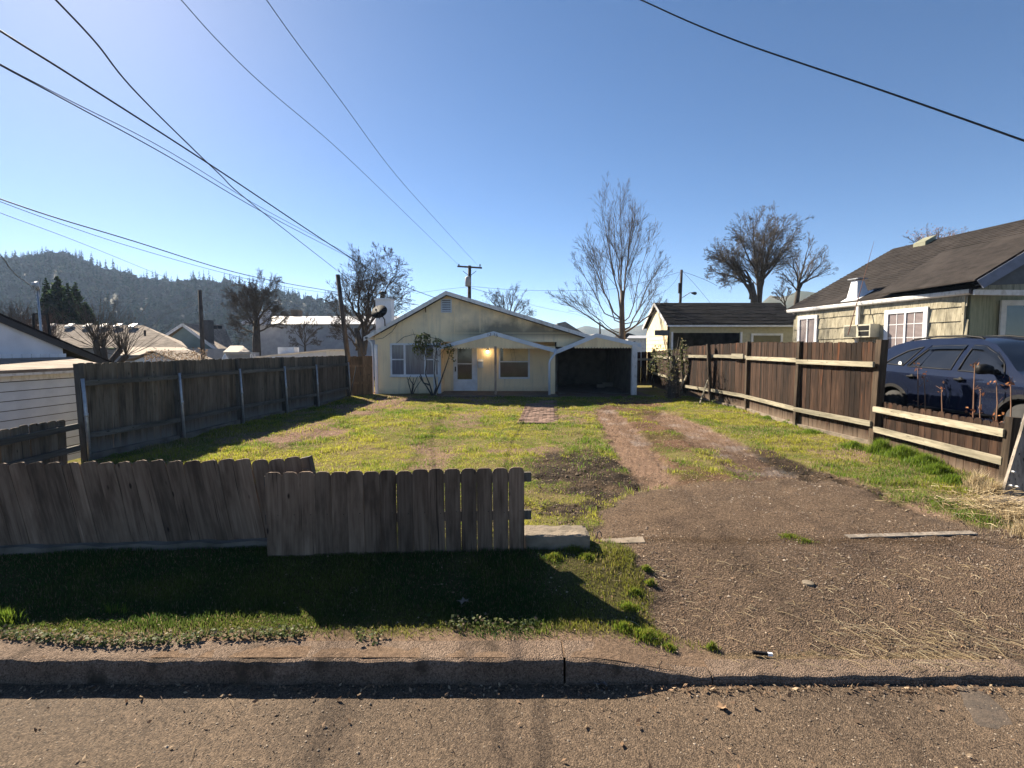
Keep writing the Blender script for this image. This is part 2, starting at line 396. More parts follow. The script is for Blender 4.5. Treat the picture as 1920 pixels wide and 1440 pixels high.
# ------------------------------------------------------------------ ground: one sheet
def GG_(x, y):
    z = 0.0
    for _ in range(4):
        q = G(x, y, z); z = min(0, -.24*(1-sm_(3.1, 5.2, q.y)))
    return q
sm_ = lambda a, b, x: (lambda t: t*t*(3-2*t))(min(1, max(0, (x-a)/(b-a))))
P = lambda *pts: [GG_(*q) for q in pts]
APRON = P((1108,1010),(1128,960),(1180,925),(1270,905),(1430,899),(1540,897),(1600,910),(1700,955),(1830,990),(2300,1015),(3300,1060),(3800,1262),(1370,1236),(1235,1190),(1200,1110),(1190,1050),(1118,1018))
TRACK_L = P((1112,770),(1150,768),(1190,800),(1235,850),(1285,910),(1195,918),(1150,850),(1128,800))
TRACK_R = P((1240,770),(1300,790),(1370,820),(1450,865),(1535,905),(1400,905),(1340,860),(1280,815),(1220,785))
DIRT_C = P((1100,756),(1200,750),(1260,775),(1330,815),(1345,838),(1230,845),(1180,830),(1130,790))
DIRT_C2 = P((1230,850),(1330,870),(1420,905),(1275,908),(1230,880))
ISLE = P((1225,840),(1330,838),(1405,880),(1425,900),(1350,900),(1290,875))
MUD_L = P((1010,850),(1100,845),(1180,870),(1215,915),(1120,965),(1105,990),(1045,990),(1030,950),(1075,930),(1000,880))
MUD_R = P((1400,835),(1445,845),(1560,890),(1660,925),(1760,975),(1930,1010),(1960,1045),(1880,1025),(1700,960),(1590,912),(1500,897),(1440,865))
SOIL_A = P((505,812),(560,795),(625,793),(640,815),(570,835),(500,832))
SOIL_B = P((690,752),(745,744),(800,754),(740,766),(690,764))
SOIL_C = P((815,782),(860,772),(930,772),(905,790),(840,800))
PATH = P((985,762),(1039,762),(1041,793),(971,793))
def height(x, y):
    z = np.zeros_like(x)
    z = z - 1.05*sstep(-7.3, -8.6, x) + .30*sstep(7.05, 7.5, x)
    zb = np.where(y < 60, 0, 0)
    front_v = -.13*(1-sstep(3.75, 4.6, y)); front_d = -.24*(1-sstep(3.1, 5.2, y))
    k = sstep(.55, 1.4, x + .25*(3.6-y))
    near = np.where(np.abs(x) < 40, front_v*(1-k)+front_d*k, 0)
    z = z + np.where(z < -.5, 0, near)
    yard = sstep(-7.0,-6.4,x)*sstep(7.0,6.4,x)*sstep(4.2,5.5,y)*sstep(24,20,y)
    z = z + yard*(.028*fbm(x,y,.7,4,3) + .012*fbm(x,y,4.5,3,9) + .07*sstep(12,20,y))
    return z
def near_fields(x, y):
    """masks of what covers the ground"""
    f = {}
    f['apron'] = region(APRON, x, y, .10, .10, 3, 1)
    f['trk'] = np.maximum(region(TRACK_L, x, y, .14, .12, 3, 2), region(TRACK_R, x, y, .14, .10, 3, 4))
    f['dirt'] = np.maximum(region(DIRT_C, x, y, .45, .55, 1.5, 5), region(DIRT_C2, x, y, .25, .25, 2.5, 6))
    f['mud'] = np.maximum(region(MUD_L, x, y, .35, .35, 2.6, 7), region(MUD_R, x, y, .12, .12, 3.5, 8))
    f['soil'] = np.maximum(np.maximum(region(SOIL_A, x, y, .6, .8, 1.3, 10), region(SOIL_B, x, y, .6, .7, 1.3, 11)), region(SOIL_C, x, y, .7, .9, 1.6, 12)*.85)
    f['soil'] = np.maximum(f['soil'], sstep(.28, .62, fbm(x,y,.75,4,15)+.25*sstep(-2,-6,x))*.85*(y > 4.9))
    f['path'] = region(PATH, x, y, .05, .04, 4, 13)
    f['isle'] = region(ISLE, x, y, .3, .25, 2.5, 14)
    f['slab'] = ((x > -2.85) & (x < 5.3) & (y > 18.6)).astype(float)*sstep(18.5, 19.1, y + .3*fbm(x, y, 1.5, 3, 40))
    return f

def axis(segs):
    out = []
    for a, b, st in segs:
        n = max(1, int(round((b-a)/st))); out += list(np.linspace(a, b, n, endpoint=False))
    return np.array(out + [segs[-1][1]])
gx = axis([(-880,-200,170),(-200,-40,32),(-40,-12,4),(-12,-8.8,.4),(-8.8,-7,.15),(-7,7.0,.045),(7.0,7.6,.1),(7.6,12,.4),(12,40,4),(40,200,32),(200,880,170)])
gy = axis([(3.14,6,.03),(6,10,.045),(10,15,.07),(15,22,.11),(22,40,1.5),(40,100,10),(100,260,40),(260,1380,140)])
XX, YY = np.meshgrid(gx, gy); ZZ = height(XX, YY)
fd = near_fields(XX, YY)
mudrel = fd['mud']*(.035*fbm(XX,YY,5,4,21) - .015); trk = fd['trk']*(1-fd['apron'])
ZZ = ZZ + mudrel - trk*.035 + trk*.012*np.sin((XX*.92-YY*.25)*60) + fd['dirt']*.02*fbm(XX,YY,3.5,4,22) - fd['apron']*.008
ZZ = ZZ + fd['apron']*.006*fbm(XX,YY,9,3,23)
def mix(c, m, col): return c*(1-m[...,None]) + np.array(col)*m[...,None]
big = fbm(XX, YY, .45, 4, 31); med = fbm(XX, YY, 2.2, 4, 32)
C = np.empty(XX.shape+(3,)); C[:] = (.15,.15,.05)
C = mix(C, np.clip(.5+big*.8, 0, 1)*.7, (.21,.18,.085)); C = mix(C, np.clip(med*.9, 0, 1), (.21,.155,.10))
C = mix(C, fd['soil'], (.24,.165,.13)); C = mix(C, fd['dirt'], (.175,.112,.08)); C = mix(C, np.clip(med+.1,0,1)*fd['dirt']*.95, (.07,.048,.034)); C = mix(C, fd['dirt']*sstep(-.05,.35,fbm(XX,YY,1.6,4,67))*.6, (.12,.105,.045))
C = mix(C, trk, (.235,.165,.125)); C = mix(C, trk*sstep(11.5,8.5,YY)*.75*(XX > 2.6), (.075,.055,.045))
C = mix(C, fd['mud'], (.035,.026,.019)); C = mix(C, fd['mud']*np.clip(med,0,1), (.12,.085,.055))
ap = np.clip(.5+.9*fbm(XX,YY,.9,4,33),0,1)
C = mix(C, fd['apron'], (.14,.108,.084)); C = mix(C, fd['apron']*ap*.8, (.182,.137,.104)); C = mix(C, fd['apron']*np.clip(fbm(XX,YY,1.7,4,34),0,1)*.8, (.092,.072,.06))
seam = fd['apron']*np.exp(-((YY-4.86-.05*fbm(XX,YY,2,3,35))/.07)**2)*.7
C = mix(C, seam, (.09,.065,.045)); C = mix(C, fd['slab'], (.13,.105,.085))
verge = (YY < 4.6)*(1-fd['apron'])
C = mix(C, verge*.9, (.075,.07,.034)); C = mix(C, verge*sstep(3.55,3.38,YY+.1*fbm(XX,YY,3,3,36)), (.2,.145,.105))  # verge soil darkened, fence shade put into its colour
far = sstep(24, 40, YY); C = mix(C, far, (.10,.095,.06)); C = mix(C, (XX > 7.1)*(YY < 24)*1.0, (.16,.13,.10)); C = mix(C, (XX < -8)*1.0, (.10,.09,.055))
grit = np.clip(fd['apron']*.9 + trk*.5 + fd['mud']*.5 + fd['dirt']*.4 + .15, 0, 1)
wet = np.clip(trk*(XX > 2.4)*np.clip(.2+fbm(XX,YY,2.5,3,37),0,1)*.8 + fd['mud']*.15, 0, 1)
ny, nx = XX.shape
idx = np.arange(ny*nx).reshape(ny, nx)
quad = np.stack([idx[:-1,:-1], idx[:-1,1:], idx[1:,1:], idx[1:,:-1]], -1).reshape(-1, 4)
ground = link('ground', np_mesh('ground', np.stack([XX,YY,ZZ],-1).reshape(-1,3), quad, M['ground'], C.reshape(-1,3), {'grit': grit.ravel(), 'wet': wet.ravel()}, True))
tag(ground, kind='structure')
def gz(x, y):                                         # height of the built ground
    x = float(x); y = float(y)
    return float(height(np.array([x]), np.array([y]))[0])
def gsample(x, y):                                    # heights of the built sheet, bilinear
    ix = np.clip(np.searchsorted(gx, x)-1, 0, nx-2); iy = np.clip(np.searchsorted(gy, y)-1, 0, ny-2)
    u = (x-gx[ix])/(gx[ix+1]-gx[ix]); v = (y-gy[iy])/(gy[iy+1]-gy[iy])
    return (ZZ[iy,ix]*(1-u)+ZZ[iy,ix+1]*u)*(1-v)+(ZZ[iy+1,ix]*(1-u)+ZZ[iy+1,ix+1]*u)*v

# ------------------------------------------------------------------ road and kerb
ROAD_Z = -.275
rx = axis([(-60,-6,9),(-6,6,.25),(6,60,9)]); ry = axis([(-9,1.5,1.5),(1.5,3.2,.1)])
RX, RY = np.meshgrid(rx, ry); RZ = ROAD_Z + .012*sstep(2.9,1.5,RY) + .004*fbm(RX,RY,1.5,3,50)
ri = np.arange(RX.size).reshape(RX.shape)
rq = np.stack([ri[:-1,:-1], ri[:-1,1:], ri[1:,1:], ri[1:,:-1]], -1).reshape(-1,4)
road = tag(link('road', np_mesh('road', np.stack([RX,RY,RZ],-1).reshape(-1,3), rq, M['road'], smooth=True)), kind='structure')
mb = MB(); mb.box(-60,60,-60,-9.02,-.6,-.08); tag(obj('opposite_verge', mb, plain('far_verge_soil', (.12,.11,.06), .95)), kind='structure')
M['patch'] = M['asphalt_lid']
pp = [G(*q, ROAD_Z) for q in ((1790,1279),(1812,1273),(1838,1284),(1852,1300),(1878,1322),(1893,1345),(1897,1358),(1870,1366),(1832,1362),(1820,1340),(1808,1322),(1800,1298))]
def road_z(x, y): return ROAD_Z + .012*sstep(2.9,1.5,y) + .004*fbm(x,y,1.5,3,50)
lerp_ = lambda a, b, t: a+(b-a)*t
pc = sum(pp, Vector())/len(pp); ring = [lerp_(pp[i], pp[(i+1) % len(pp)], t) for i in range(len(pp)) for t in (0,.5)]
mb = MB(); vs = []
for k in (1.0,.66,.33):
    for i, q in enumerate(ring): p = pc+(q-pc)*(k+.05*math.sin(i*2.3)*(k == 1.0)); vs.append((p.x, p.y))
vs.append((pc.x, pc.y)); va_ = np.array(vs); zs_ = road_z(va_[:,0], va_[:,1])+np.where(np.arange(len(vs)) < len(ring), .0005, .0035); n_ = len(ring)
mb.add([(x, y, z) for (x, y), z in zip(vs, zs_)], [(r_*n_+i, r_*n_+(i+1) % n_, (r_+1)*n_+(i+1) % n_, (r_+1)*n_+i) for r_ in (0,1) for i in range(n_)]+[(2*n_+i, 2*n_+(i+1) % n_, 3*n_) for i in range(n_)])
tag(obj('road_patch', mb, M['patch'], smooth=True), kind='structure')

def kerb_piece(name, x0, x1, topf, backf, lip=.03):
    mb = MB(); n = max(2, int((x1-x0)/.06)); prof = []
    for i in range(n+1):
        x = x0+(x1-x0)*i/n; z = topf(x); b = backf(x); j = .005*math.sin(x*9.1)+.004*math.sin(x*23.7+1)+.003*math.sin(x*61)
        y0 = 3.10 + .010*x*0 + j
        prof.append([(x, y0-.012, ROAD_Z-.03), (x, y0-.004, ROAD_Z+(z-ROAD_Z)*.55), (x, y0, z-lip*.8), (x, y0+lip*.35, z-lip*.2+j*.4), (x, y0+lip, z+j*.5), (x, b, z+.006), (x, b+.02, z-.12)])
    k = len(prof[0]); vs = [p for r in prof for p in r]
    fs = [(i*k+j, (i+1)*k+j, (i+1)*k+j+1, i*k+j+1) for i in range(n) for j in range(k-1)]
    fs += [tuple(range(k-1,-1,-1)), tuple(n*k+j for j in range(k))]
    mb.add(vs, fs); return tag(obj(name, mb, M['kerb'], smooth=False), kind='structure')
kt = -.130
kerb_piece('kerb', -9, -3.62, lambda x: kt, lambda x: 3.33)
kerb_piece('kerb', -3.605, .325, lambda x: kt+.004*math.sin(x*1.3), lambda x: 3.32)
sm = lambda a, b, x: (lambda t: t*t*(3-2*t))(min(1, max(0, (x-a)/(b-a))))
kerb_piece('kerb', .34, 1.26, lambda x: kt-.10*sm(.42, 1.2, x), lambda x: 3.32-.13*sm(.5, 1.1, x))
kerb_piece('kerb', 1.27, 9, lambda x: kt-.10, lambda x: 3.27)

# ------------------------------------------------------------------ fences
def picket(name, w, h, t, mat, ear=.03, warp=0):
    mb = MB(); c = min(ear, w*.35)
    poly = [(-w/2,0,0),(w/2,0,0),(w/2,0,h-c),(w/2-c*.35,0,h-c*.3),(w/2-c,0,h),(-w/2+c,0,h),(-w/2+c*.35,0,h-c*.3),(-w/2,0,h-c)]
    mb.prism([(x, -t/2, z) for x, y, z in poly], (0,t,0)); return make_mesh(name, mb, mat)
def put(me, name, parent, loc, rot=(0,0,0), scale=(1,1,1)):
    o = link(name, me, parent); o.location = loc; o.rotation_euler = rot; o.scale = scale; return o
def lerp(a, b, t): return a+(b-a)*t

def board_run(parent, A, B, topA, topB, w, gap, mat, t=.018, zf=None, ear=.03, jit=.012, lean=0, off=0, name='board', skip=(), wig=.012):
    A = Vector(A); B = Vector(B); L = (B.xy-A.xy).length; n = int(round(L/(w+gap))); d = (B.xy-A.xy)/L; ang = math.atan2(d.y, d.x)
    meshes = [picket(name, w*k, 1.0, t, mat, ear) for k in (1.0,)]
    hm = None
    for i in range(n):
        if i in skip: continue
        s = (i+.5)/n; p = A.xy + d*(s*L); z0 = zf(p.x, p.y) if zf else lerp(A.z, B.z, s)
        top = lerp(topA, topB, s)+U(-jit, jit); h = max(.2, top-z0)
        if hm is None or abs(hm-h) > .12:
            hm = round(h, 1); me = picket(name, w, hm, t, mat, ear)
        nrm = Vector((-d.y, d.x))*(off+U(-.003,.003))
        put(me, name, parent, (p.x+nrm.x, p.y+nrm.y, z0), (U(-.004,.004), lean+U(-wig,wig), ang), (U(.97,1.0), 1, h/hm))

def beam(parent, name, a, b, w, t, mat, up=(0,0,1)):
    """a squared timber with its own origin at its start"""
    mb = MB(); a = Vector(a); b = Vector(b); mb.bar((0,0,0), b-a, w, t, up); o = obj(name, mb, mat, parent); o.location = a; return o
def post(parent, x, y, z0, z1, w, mat, tilt=(0,0), name='post'):
    mb = MB(); mb.box(-w/2,w/2,-w/2,w/2,0,z1-z0); o = obj(name, mb, mat, parent); o.location = (x,y,z0); o.rotation_euler = (tilt[0], tilt[1], U(-.03,.03)); return o

# --- tall grey fence down the left side
lf = [G(160,865), G(338,825), G(450,795), G(533,777), G(592,765), G(652,748)]
LFT = thing('board_fence', 'tall grey weathered board fence with galvanised pipe posts along the lawn towards the cream house', 'fence', (lf[0].x, lf[0].y, 0))
for i in range(5):
    a, b = lf[i], lf[i+1]
    board_run(LFT, a, b, 1.61, 1.61, .135, .004, M['fence_left'], zf=lambda x,y: .10, ear=.028, off=.06, wig=.006)
    for z in (1.28, .42): beam(LFT, 'rail', a+Vector((.05,0,z)), b+Vector((.05,0,z)), .04, .085, M['rail_grey'])
    mb = MB(); mb.bar(a+Vector((-.02,0,.03)), b+Vector((-.02,0,.03)), .12, .16); obj('footing', mb, M['footing'], LFT)
for i, p in enumerate(lf):
    post(LFT, p.x+.02, p.y, -.05, 1.60, .09, M['post_grey'], (0, -.03))
    mb = MB(); mb.tube([(p.x+.12,p.y-.05,-.03),(p.x+.10,p.y-.05,.75),(p.x+.07,p.y-.05,1.36)], [.026,.026,.024], 10); mb.tube([(p.x+.101,p.y-.05,.74),(p.x+.10,p.y-.05,.80)], .031, 10)
    obj('pipe_post', mb, M['metal'], LFT, True)
# brace near the far end
mb = MB(); q = lf[5]; mb.bar((q.x+.15,q.y-.25,.02),(q.x+.35,q.y-.05,1.2),.04,.03); obj('brace', mb, M['post_grey'], LFT)
# low continuation towards the street
a = G(160,865)+Vector((-.03,-.12,0)); b = Vector((-7.15, 4.7, -.1))
LLF = thing('low_board_fence', 'low grey board fence with daylight gaps beside the white garage at the frame edge', 'fence', a)
board_run(LLF, a, b, .74, .68, .14, .006, M['fence_left'], zf=lambda x,y: -.15, ear=.035, off=-.03, skip=(0, 9), wig=.01)
for z in (.60, .25): beam(LLF, 'rail', a+Vector((.05,0,z)), b+Vector((.05,0,z-.03)), .04, .09, M['rail_grey'])
for s in (.42, .97): post(LLF, lerp(a.x,b.x,s)-.08, lerp(a.y,b.y,s), -.3, .62, .09, M['post_grey'])

# --- new orange boards between fence and house
g0, g1 = at(657,745,19.3), at(699,742,20.0)
GTE = thing('side_gate', 'sunlit orange-brown board gate between the grey fence and the cream house', 'gate', g0)
zt = at(680,668,19.6).z
board_run(GTE, (g0.x,g0.y,.05), (g1.x,g1.y,.05), zt, zt, .14, .004, M['gate_new'], ear=.004, wig=.004)
for z in (.55, 1.2): beam(GTE, 'rail', (g0.x,g0.y-.03,z), (g1.x,g1.y-.03,z), .035, .09, M['gate_new'])
mb = MB(); mb.box(.28,.36,0,.02,0,.02); mb.tube([(0,0,0),(0,-.03,.02),(0,-.03,.1),(0,0,.12)], .01, 6); o = obj('handle', mb, M['darkmetal'], GTE); o.location = (g0.x+.35, g0.y-.02+.2, .85)

# --- leaning front fence
A = Vector((-6.6, 4.40, .1)); B = Vector((-1.86, 4.74, .1))
LNF = thing('leaning_picket_fence', 'low dark picket fence leaning over on a concrete footing along the verge', 'fence', (-4,4.5,0))
L = (B-A).length; n = int(L/.147); d = (B-A)/L
for i in range(n):
    s = (i+.5)/n; p = A+d*(s*L); h = .755+U(-.012,.012)+.015*s; ln = -lerp(.235, .155, s**1.5)+U(-.007,.007)
    me = picket('picket', U(.143,.149), round(h+.033,3), .018, M['fence_front'], U(.026,.044))
    put(me, 'picket', LNF, (p.x, p.y+U(-.004,.004), .022), (-.01+U(-.015,.015), ln, .07))
for z in (.22, .55): beam(LNF, 'rail', A+Vector((-.1,.05+.08*z,z)), B+Vector((-.1,.05+.08*z,z)), .035, .08, M['post_grey'])
mb = MB()
for i in range(28):
    x0 = lerp(A.x,B.x,i/28); x1 = lerp(A.x,B.x,(i+1)/28); y0 = lerp(A.y,B.y,i/28); y1 = lerp(A.y,B.y,(i+1)/28)
    j0 = .012*math.sin(i*2.1); j1 = .012*math.sin((i+1)*2.1)
    mb.add([(x0,y0-.09+j0*.6,-.1),(x1,y1-.09+j1*.6,-.1),(x1,y1-.08+j1*.6,.055+j1),(x0,y0-.08+j0*.6,.055+j0),(x0,y0+.09,.06),(x1,y1+.09,.06),(x0,y0+.1,-.1),(x1,y1+.1,-.1)], [(0,1,2,3),(3,2,5,4),(4,5,7,6)])
obj('footing', mb, M['footing'], LNF)
p = at(588,878,4.9); o = post(LNF, p.x+.09, p.y, -.1, .80, .095, M['post_grey'], (-.05,-.2))
p = at(75,880,4.75); o = post(LNF, p.x+.25, p.y, -.1, .74, .095, M['post_grey'], (-.05,-.45))

# --- gate leaf standing in front of it
A = Vector((-2.175, 4.45, -.02)); B = Vector((.115, 4.56, -.02))
GL = thing('picket_gate', 'upright grey-brown picket gate panel standing in front of the leaning fence', 'gate', A)
L = (B-A).length; n = 16; d = (B-A)/L; ang = math.atan2(d.y, d.x)
for i in range(n):
    p = A+d*((i+.5)/n*L); h = lerp(.775,.79,i/n)+U(-.006,.006)+(.012 if i > 8 else 0)
    me = picket('picket', .140 if i > 4 else .142, round(h,3), .018, M['fence_front'], U(.030,.042))
    put(me, 'picket', GL, (p.x, p.y, -.03), (.004, U(-.006,.006)-.006, ang))
for z in (.685, .335): beam(GL, 'rail', A+Vector((-.02,.03,z)), B+Vector((.06,.03,z+.01)), .035, .085, M['post_grey'])
mb = MB()
for i in range(n):
    p = A+d*((i+.5)/n*L)
    for dx in (-.035,.03):
        mb.lathe((p.x+dx, p.y-.0095, .365+.006*math.sin(i*3)), (0,-1,0), [(0,.0045),(.002,.003)], 6)
tag(obj('nail', mb, M['darkmetal'], GL), kind='stuff')

# --- concrete block wall end and strip
c0 = G(985,1030); c1 = G(1105,1028)
def rough_block(x0, x1, y0, y1, z0, z1, n, amp, seed):
    """a cast block with worn, crumbled faces and rounded arrises"""
    bm = bmesh.new(); bmesh.ops.create_cube(bm, size=1.0); bmesh.ops.subdivide_edges(bm, edges=bm.edges[:], cuts=n, use_grid_fill=True)
    from mathutils import noise as mn
    for v in bm.verts:
        e = sum(abs(c) > .499 for c in v.co); p = Vector((lerp(x0,x1,v.co.x+.5), lerp(y0,y1,v.co.y+.5), lerp(z0,z1,v.co.z+.5)))
        k = mn.noise_vector(p*9+Vector((seed,0,0)))*amp + mn.noise_vector(p*31)*amp*.5
        if e > 1: k -= Vector((math.copysign(1,v.co.x)*(abs(v.co.x) > .49), math.copysign(1,v.co.y)*(abs(v.co.y) > .49), math.copysign(1,v.co.z)*(abs(v.co.z) > .49)))*amp*(.7+1.2*abs(mn.noise(p*14)))
        v.co = p+k
    mb = MB(); bm.verts.index_update(); mb.add([v.co[:] for v in bm.verts], [tuple(v.index for v in f.verts) for f in bm.faces]); bm.free(); return mb
mb = rough_block(c0.x-.03, c1.x, c0.y-.01, c0.y+.27, -.12, .135, 16, .009, 3)
tag(obj('concrete_wall', mb, M['concrete']), 'short low concrete wall stub at the end of the picket gate', 'wall')
mb = MB(); c = [G(*q,-.02) for q in ((1110,1014),(1205,1008),(1210,1019),(1115,1021))]
mb.prism([(q.x,q.y,-.06) for q in c], (0,0,.052)); tag(obj('concrete_strip', mb, M['concrete']), kind='structure')
# bent wire loop
mb = MB(); p = G(1128,1014,0); mb.tube([(p.x+.03*math.cos(t)-.02, p.y+.05*math.cos(t*.6), .01+.07*math.sin(t)) for t in np.linspace(.2,2.9,9)], .005, 5)
tag(obj('bent_wire', mb, M['wire_grey']), 'thin bent wire loop sticking up beside the concrete wall stub', 'wire')

# --- tall brown fence down the right side
rf = [G(1632,835), G(1490,800), G(1398,770), G(1330,752), G(1290,745)]
rf[3].y = 17.6; rf[3].x = 6.85; rf[4] = Vector((6.62,19.6,0)); rf.append(Vector((6.75, 24.5, .1)))
tops = [at(1650,640,9.7).z, 2.02, 2.06, 2.02, 1.95, 1.75]
RFT = thing('board_fence', 'tall dark brown board fence with pale rails between the driveway and the blue car', 'fence', rf[0])
for i in range(4):
    a, b = rf[i], rf[i+1]
    board_run(RFT, a, b, tops[i]-.02, tops[i+1]-.02, .135, .003, M['fence_right'], zf=lambda x,y: .05, ear=.03, off=-.07, wig=.005)
    for z in (.78*tops[i], .21*tops[i]): beam(RFT, 'rail', a+Vector((-.01,.0,z)), b+Vector((-.01,0,z)), .045, .10, M['rail_pale'])
    mb = MB(); mb.bar(a+Vector((.07,0,.0)), b+Vector((.07,0,.0)), .14, .16); obj('footing', mb, M['concrete'], RFT)
for i, p in enumerate(rf[:5]):
    post(RFT, p.x+(.02 if i else .06), p.y, -.05, tops[i]+(.0 if i else .03), .105 if i else .14, M['post_brown'], (0, (.035,.02,0,-.07,-.1)[i]))
beam(RFT, 'rail_patch', (6.93,15.35,1.62), (6.90,16.1,1.62), .03, .15, M['rail_pale'])
# props leaning on it
for (bx,by,tx,ty,Y) in ((1270,741,1287,705,18.4),(1312,757,1327,713,16.6)):
    beam(RFT, 'brace', at(bx,by,Y-.2), at(tx,ty,Y+.5), .04, .05, M['rail_pale'])
RFB = thing('board_fence', 'lower brown board fence section behind the leafy shrub beside the carport', 'fence', rf[4])
board_run(RFB, rf[4], rf[5], 1.86, 1.75, .14, .003, M['fence_right'], zf=lambda x,y: .05, off=-.06)
for z in (1.42, .6): beam(RFB, 'rail', rf[4]+Vector((0,0,z)), rf[5]+Vector((0,0,z)), .045, .10, M['rail_pale'])
for s in (.45, .98): post(RFB, lerp(rf[4].x,rf[5].x,s), lerp(rf[4].y,rf[5].y,s), 0, 1.85, .1, M['post_brown'])
# return of the fence between the yards seen right of the carport
a = Vector((5.35,24.6,.1)); b = Vector((6.75,24.5,.1))
board_run(RFB, a, b, 1.70, 1.72, .14, .003, M['fence_right'], off=.05); beam(RFB, 'rail', a+Vector((0,-.02,1.25)), b+Vector((0,-.02,1.25)), .04, .1, M['rail_pale'])
# --- low section with dead stems behind
a = rf[0]+Vector((.05,-.1,0)); b = Vector((6.62, 6.85, 0))
RLF = thing('low_board_fence', 'low bleached brown board fence with two pale rails in front of the blue car', 'fence', a)
board_run(RLF, a, b, .85, .83, .14, .004, M['fence_right'], zf=lambda x,y: -.02, ear=.04, off=.07, wig=.012)
for z0_, z1_ in ((.70,.71),(.32,.33)): beam(RLF, 'rail', a+Vector((-.02,.1,z0_)), b+Vector((-.02,-.05,z1_)), .045, .105, M['rail_pale'])
post(RLF, b.x, b.y-.08, -.1, .93, .11, M['post_brown'], (0,.05))
# board leaning on the end post
p0 = at(1895,937,6.15); p1 = at(1945,770,6.3)
LB = thing('leaning_board', 'thick grey weathered timber with two bolts leaning against the low fence post', 'timber', p0)
beam(LB, 'plank', p0, p1, .21, .055, M['timber'], up=(-.3,-1,.0))
mb = MB()
for (bx,by) in ((1898,911),(1909,913),(1902,885)):
    q = at(bx,by,6.08); mb = MB(); mb.lathe(q, (0,-1,0), [(-.03,.014),(.006,.014),(.014,.009),(.016,.002)], 8); obj('bolt', mb, M['metal'], LB, True)
mb = MB(); q = G(1915,950); mb.box(q.x-.25,q.x+.5,q.y-.05,q.y+.25,-.05,.06); tag(obj('concrete_footing', mb, M['concrete']), kind='structure')

# --- plank lying on the drive
a = GG_(1588,1004); b = GG_(1826,998); a.z = gz(a.x,a.y)+.004; b.z = gz(b.x,b.y)+.004
mb = MB(); mb.bar(Vector((0,0,0)), b-a, .085, .012); o = obj('plank', mb, M['timber']); o.location = a+Vector((0,0,-.008))
tag(o, 'long grey plank lying flat across the gravel drive', 'plank')

# ------------------------------------------------------------------ cream house
HY = 20.3; PYW = 21.4; FY = 19.7
HS = thing('cream_house', 'single-storey cream plywood house with low gable, porch and attached carport', 'house', (-2.5,20.3,0))
rl, rr, rp = at(692,634,HY), at(1105,634,HY), at(838,552,HY)
porch_r = at(1040,700,PYW).x; wl, wr = at(703,640,HY).x, at(1100,640,HY).x
xl = wl; zl = rl.z
def roof_z(x): return lerp(rp.z, rl.z, (rp.x-x)/(rp.x-rl.x)) if x < rp.x else lerp(rp.z, rr.z, (x-rp.x)/(rr.x-rp.x))
wing_r = at(826,700,HY).x
# front wall of the left wing and the gable over it
mb = MB()
poly = [(xl,HY,.0),(wing_r,HY,.0),(wing_r,HY,2.12),(wr,HY,2.12),(wr,HY,roof_z(wr)-.06),(rp.x,HY,rp.z-.06),(xl,HY,roof_z(xl)-.06)]
mb.prism([poly[i] for i in (0,1,2,6)], (0,.12,0)); mb.prism([poly[i] for i in (6,2,3,4,5)], (0,.12,0))
mb.box(porch_r-.02,wr-.02,HY+.004,HY+.116,1.93,2.119); obj('front_wall', mb, M['cream'], HS)
mb = MB(); mb.box(xl,xl+.12,HY+.12,31,0,zl-.05); mb.box(wing_r-.12,wing_r,HY+.12,PYW,0,2.1); mb.box(xl+.12,1.75,30.9,31,0,2.2); obj('side_wall', mb, M['cream'], HS)
porch_r = at(1040,700,PYW).x
mb = MB(); mb.box(wing_r,porch_r,PYW,PYW+.12,.08,2.2); obj('porch_wall', mb, M['cream'], HS)
mb = MB(); mb.box(wing_r,porch_r,HY+.13,PYW-.002,2.13,2.16); obj('porch_ceiling', mb, M['cream_trim'], HS)
# belt seam and panel joints
mb = MB(); zb = at(760,624,HY).z; mb.box(xl+.02,wr-.2,HY-.012,HY-.001,zb-.02,zb); obj('belt_strip', mb, M['cream_trim'], HS)
mb = MB()
for x in (at(852,600,HY).x, at(803,600,HY).x, at(900,600,HY).x): mb.box(x-.012,x+.012,HY-.006,HY-.0005,zb+.005,roof_z(x)-.12)
obj('batten', mb, M['cream_trim'], HS)
# roof
mb = MB(); th = .07
for (a, b) in ((rl, rp), (rp, rr)):
    dx = b.x-a.x; ex = .12 if a is rl else 0; ex2 = 0 if a is rl else .1
    sl = (b.z-a.z)/dx; a_ = (a.x-ex, a.z-ex*sl); b_ = (b.x+ex2, b.z+ex2*sl)
    mb.prism([(a_[0],HY-.32,a_[1]+.03),(b_[0],HY-.32,b_[1]+.03),(b_[0],31.2,b_[1]+.03),(a_[0],31.2,a_[1]+.03)], (0,0,th))
roofo = obj('roof', mb, M['roof_grey'], HS)
def rake(mbx, a, b, y, w=.14, t=.03):
    n = Vector((a.z-b.z, 0, b.x-a.x)).normalized(); n = n if n.z > 0 else -n
    mbx.prism([(a.x,y,a.z),(b.x,y,b.z),(b.x,y,b.z-w/n.z),(a.x,y,a.z-w/n.z)], (0,t,0))
mb = MB(); a = Vector((rl.x-.12, 0, rl.z-.12*(rp.z-rl.z)/(rp.x-rl.x)+.10)); rake(mb, a, Vector((rp.x,0,rp.z+.10)), HY-.35); obj('barge_board', mb, M['white_old'], HS)
mb = MB(); rake(mb, Vector((rp.x+.002,0,rp.z+.10)), Vector((rr.x+.1,0,rr.z+.07)), HY-.35); obj('barge_board', mb, M['white_old'], HS)
mb = MB(); mb.box(xl-.02,xl+.10,HY-.03,HY-.001,.05,zl-.25); obj('corner_board', mb, M['bluewhite'], HS)
mb = MB(); mb.box(wing_r-.10,wing_r+.02,HY-.03,HY-.001,.05,2.1); obj('corner_board', mb, M['bluewhite'], HS)
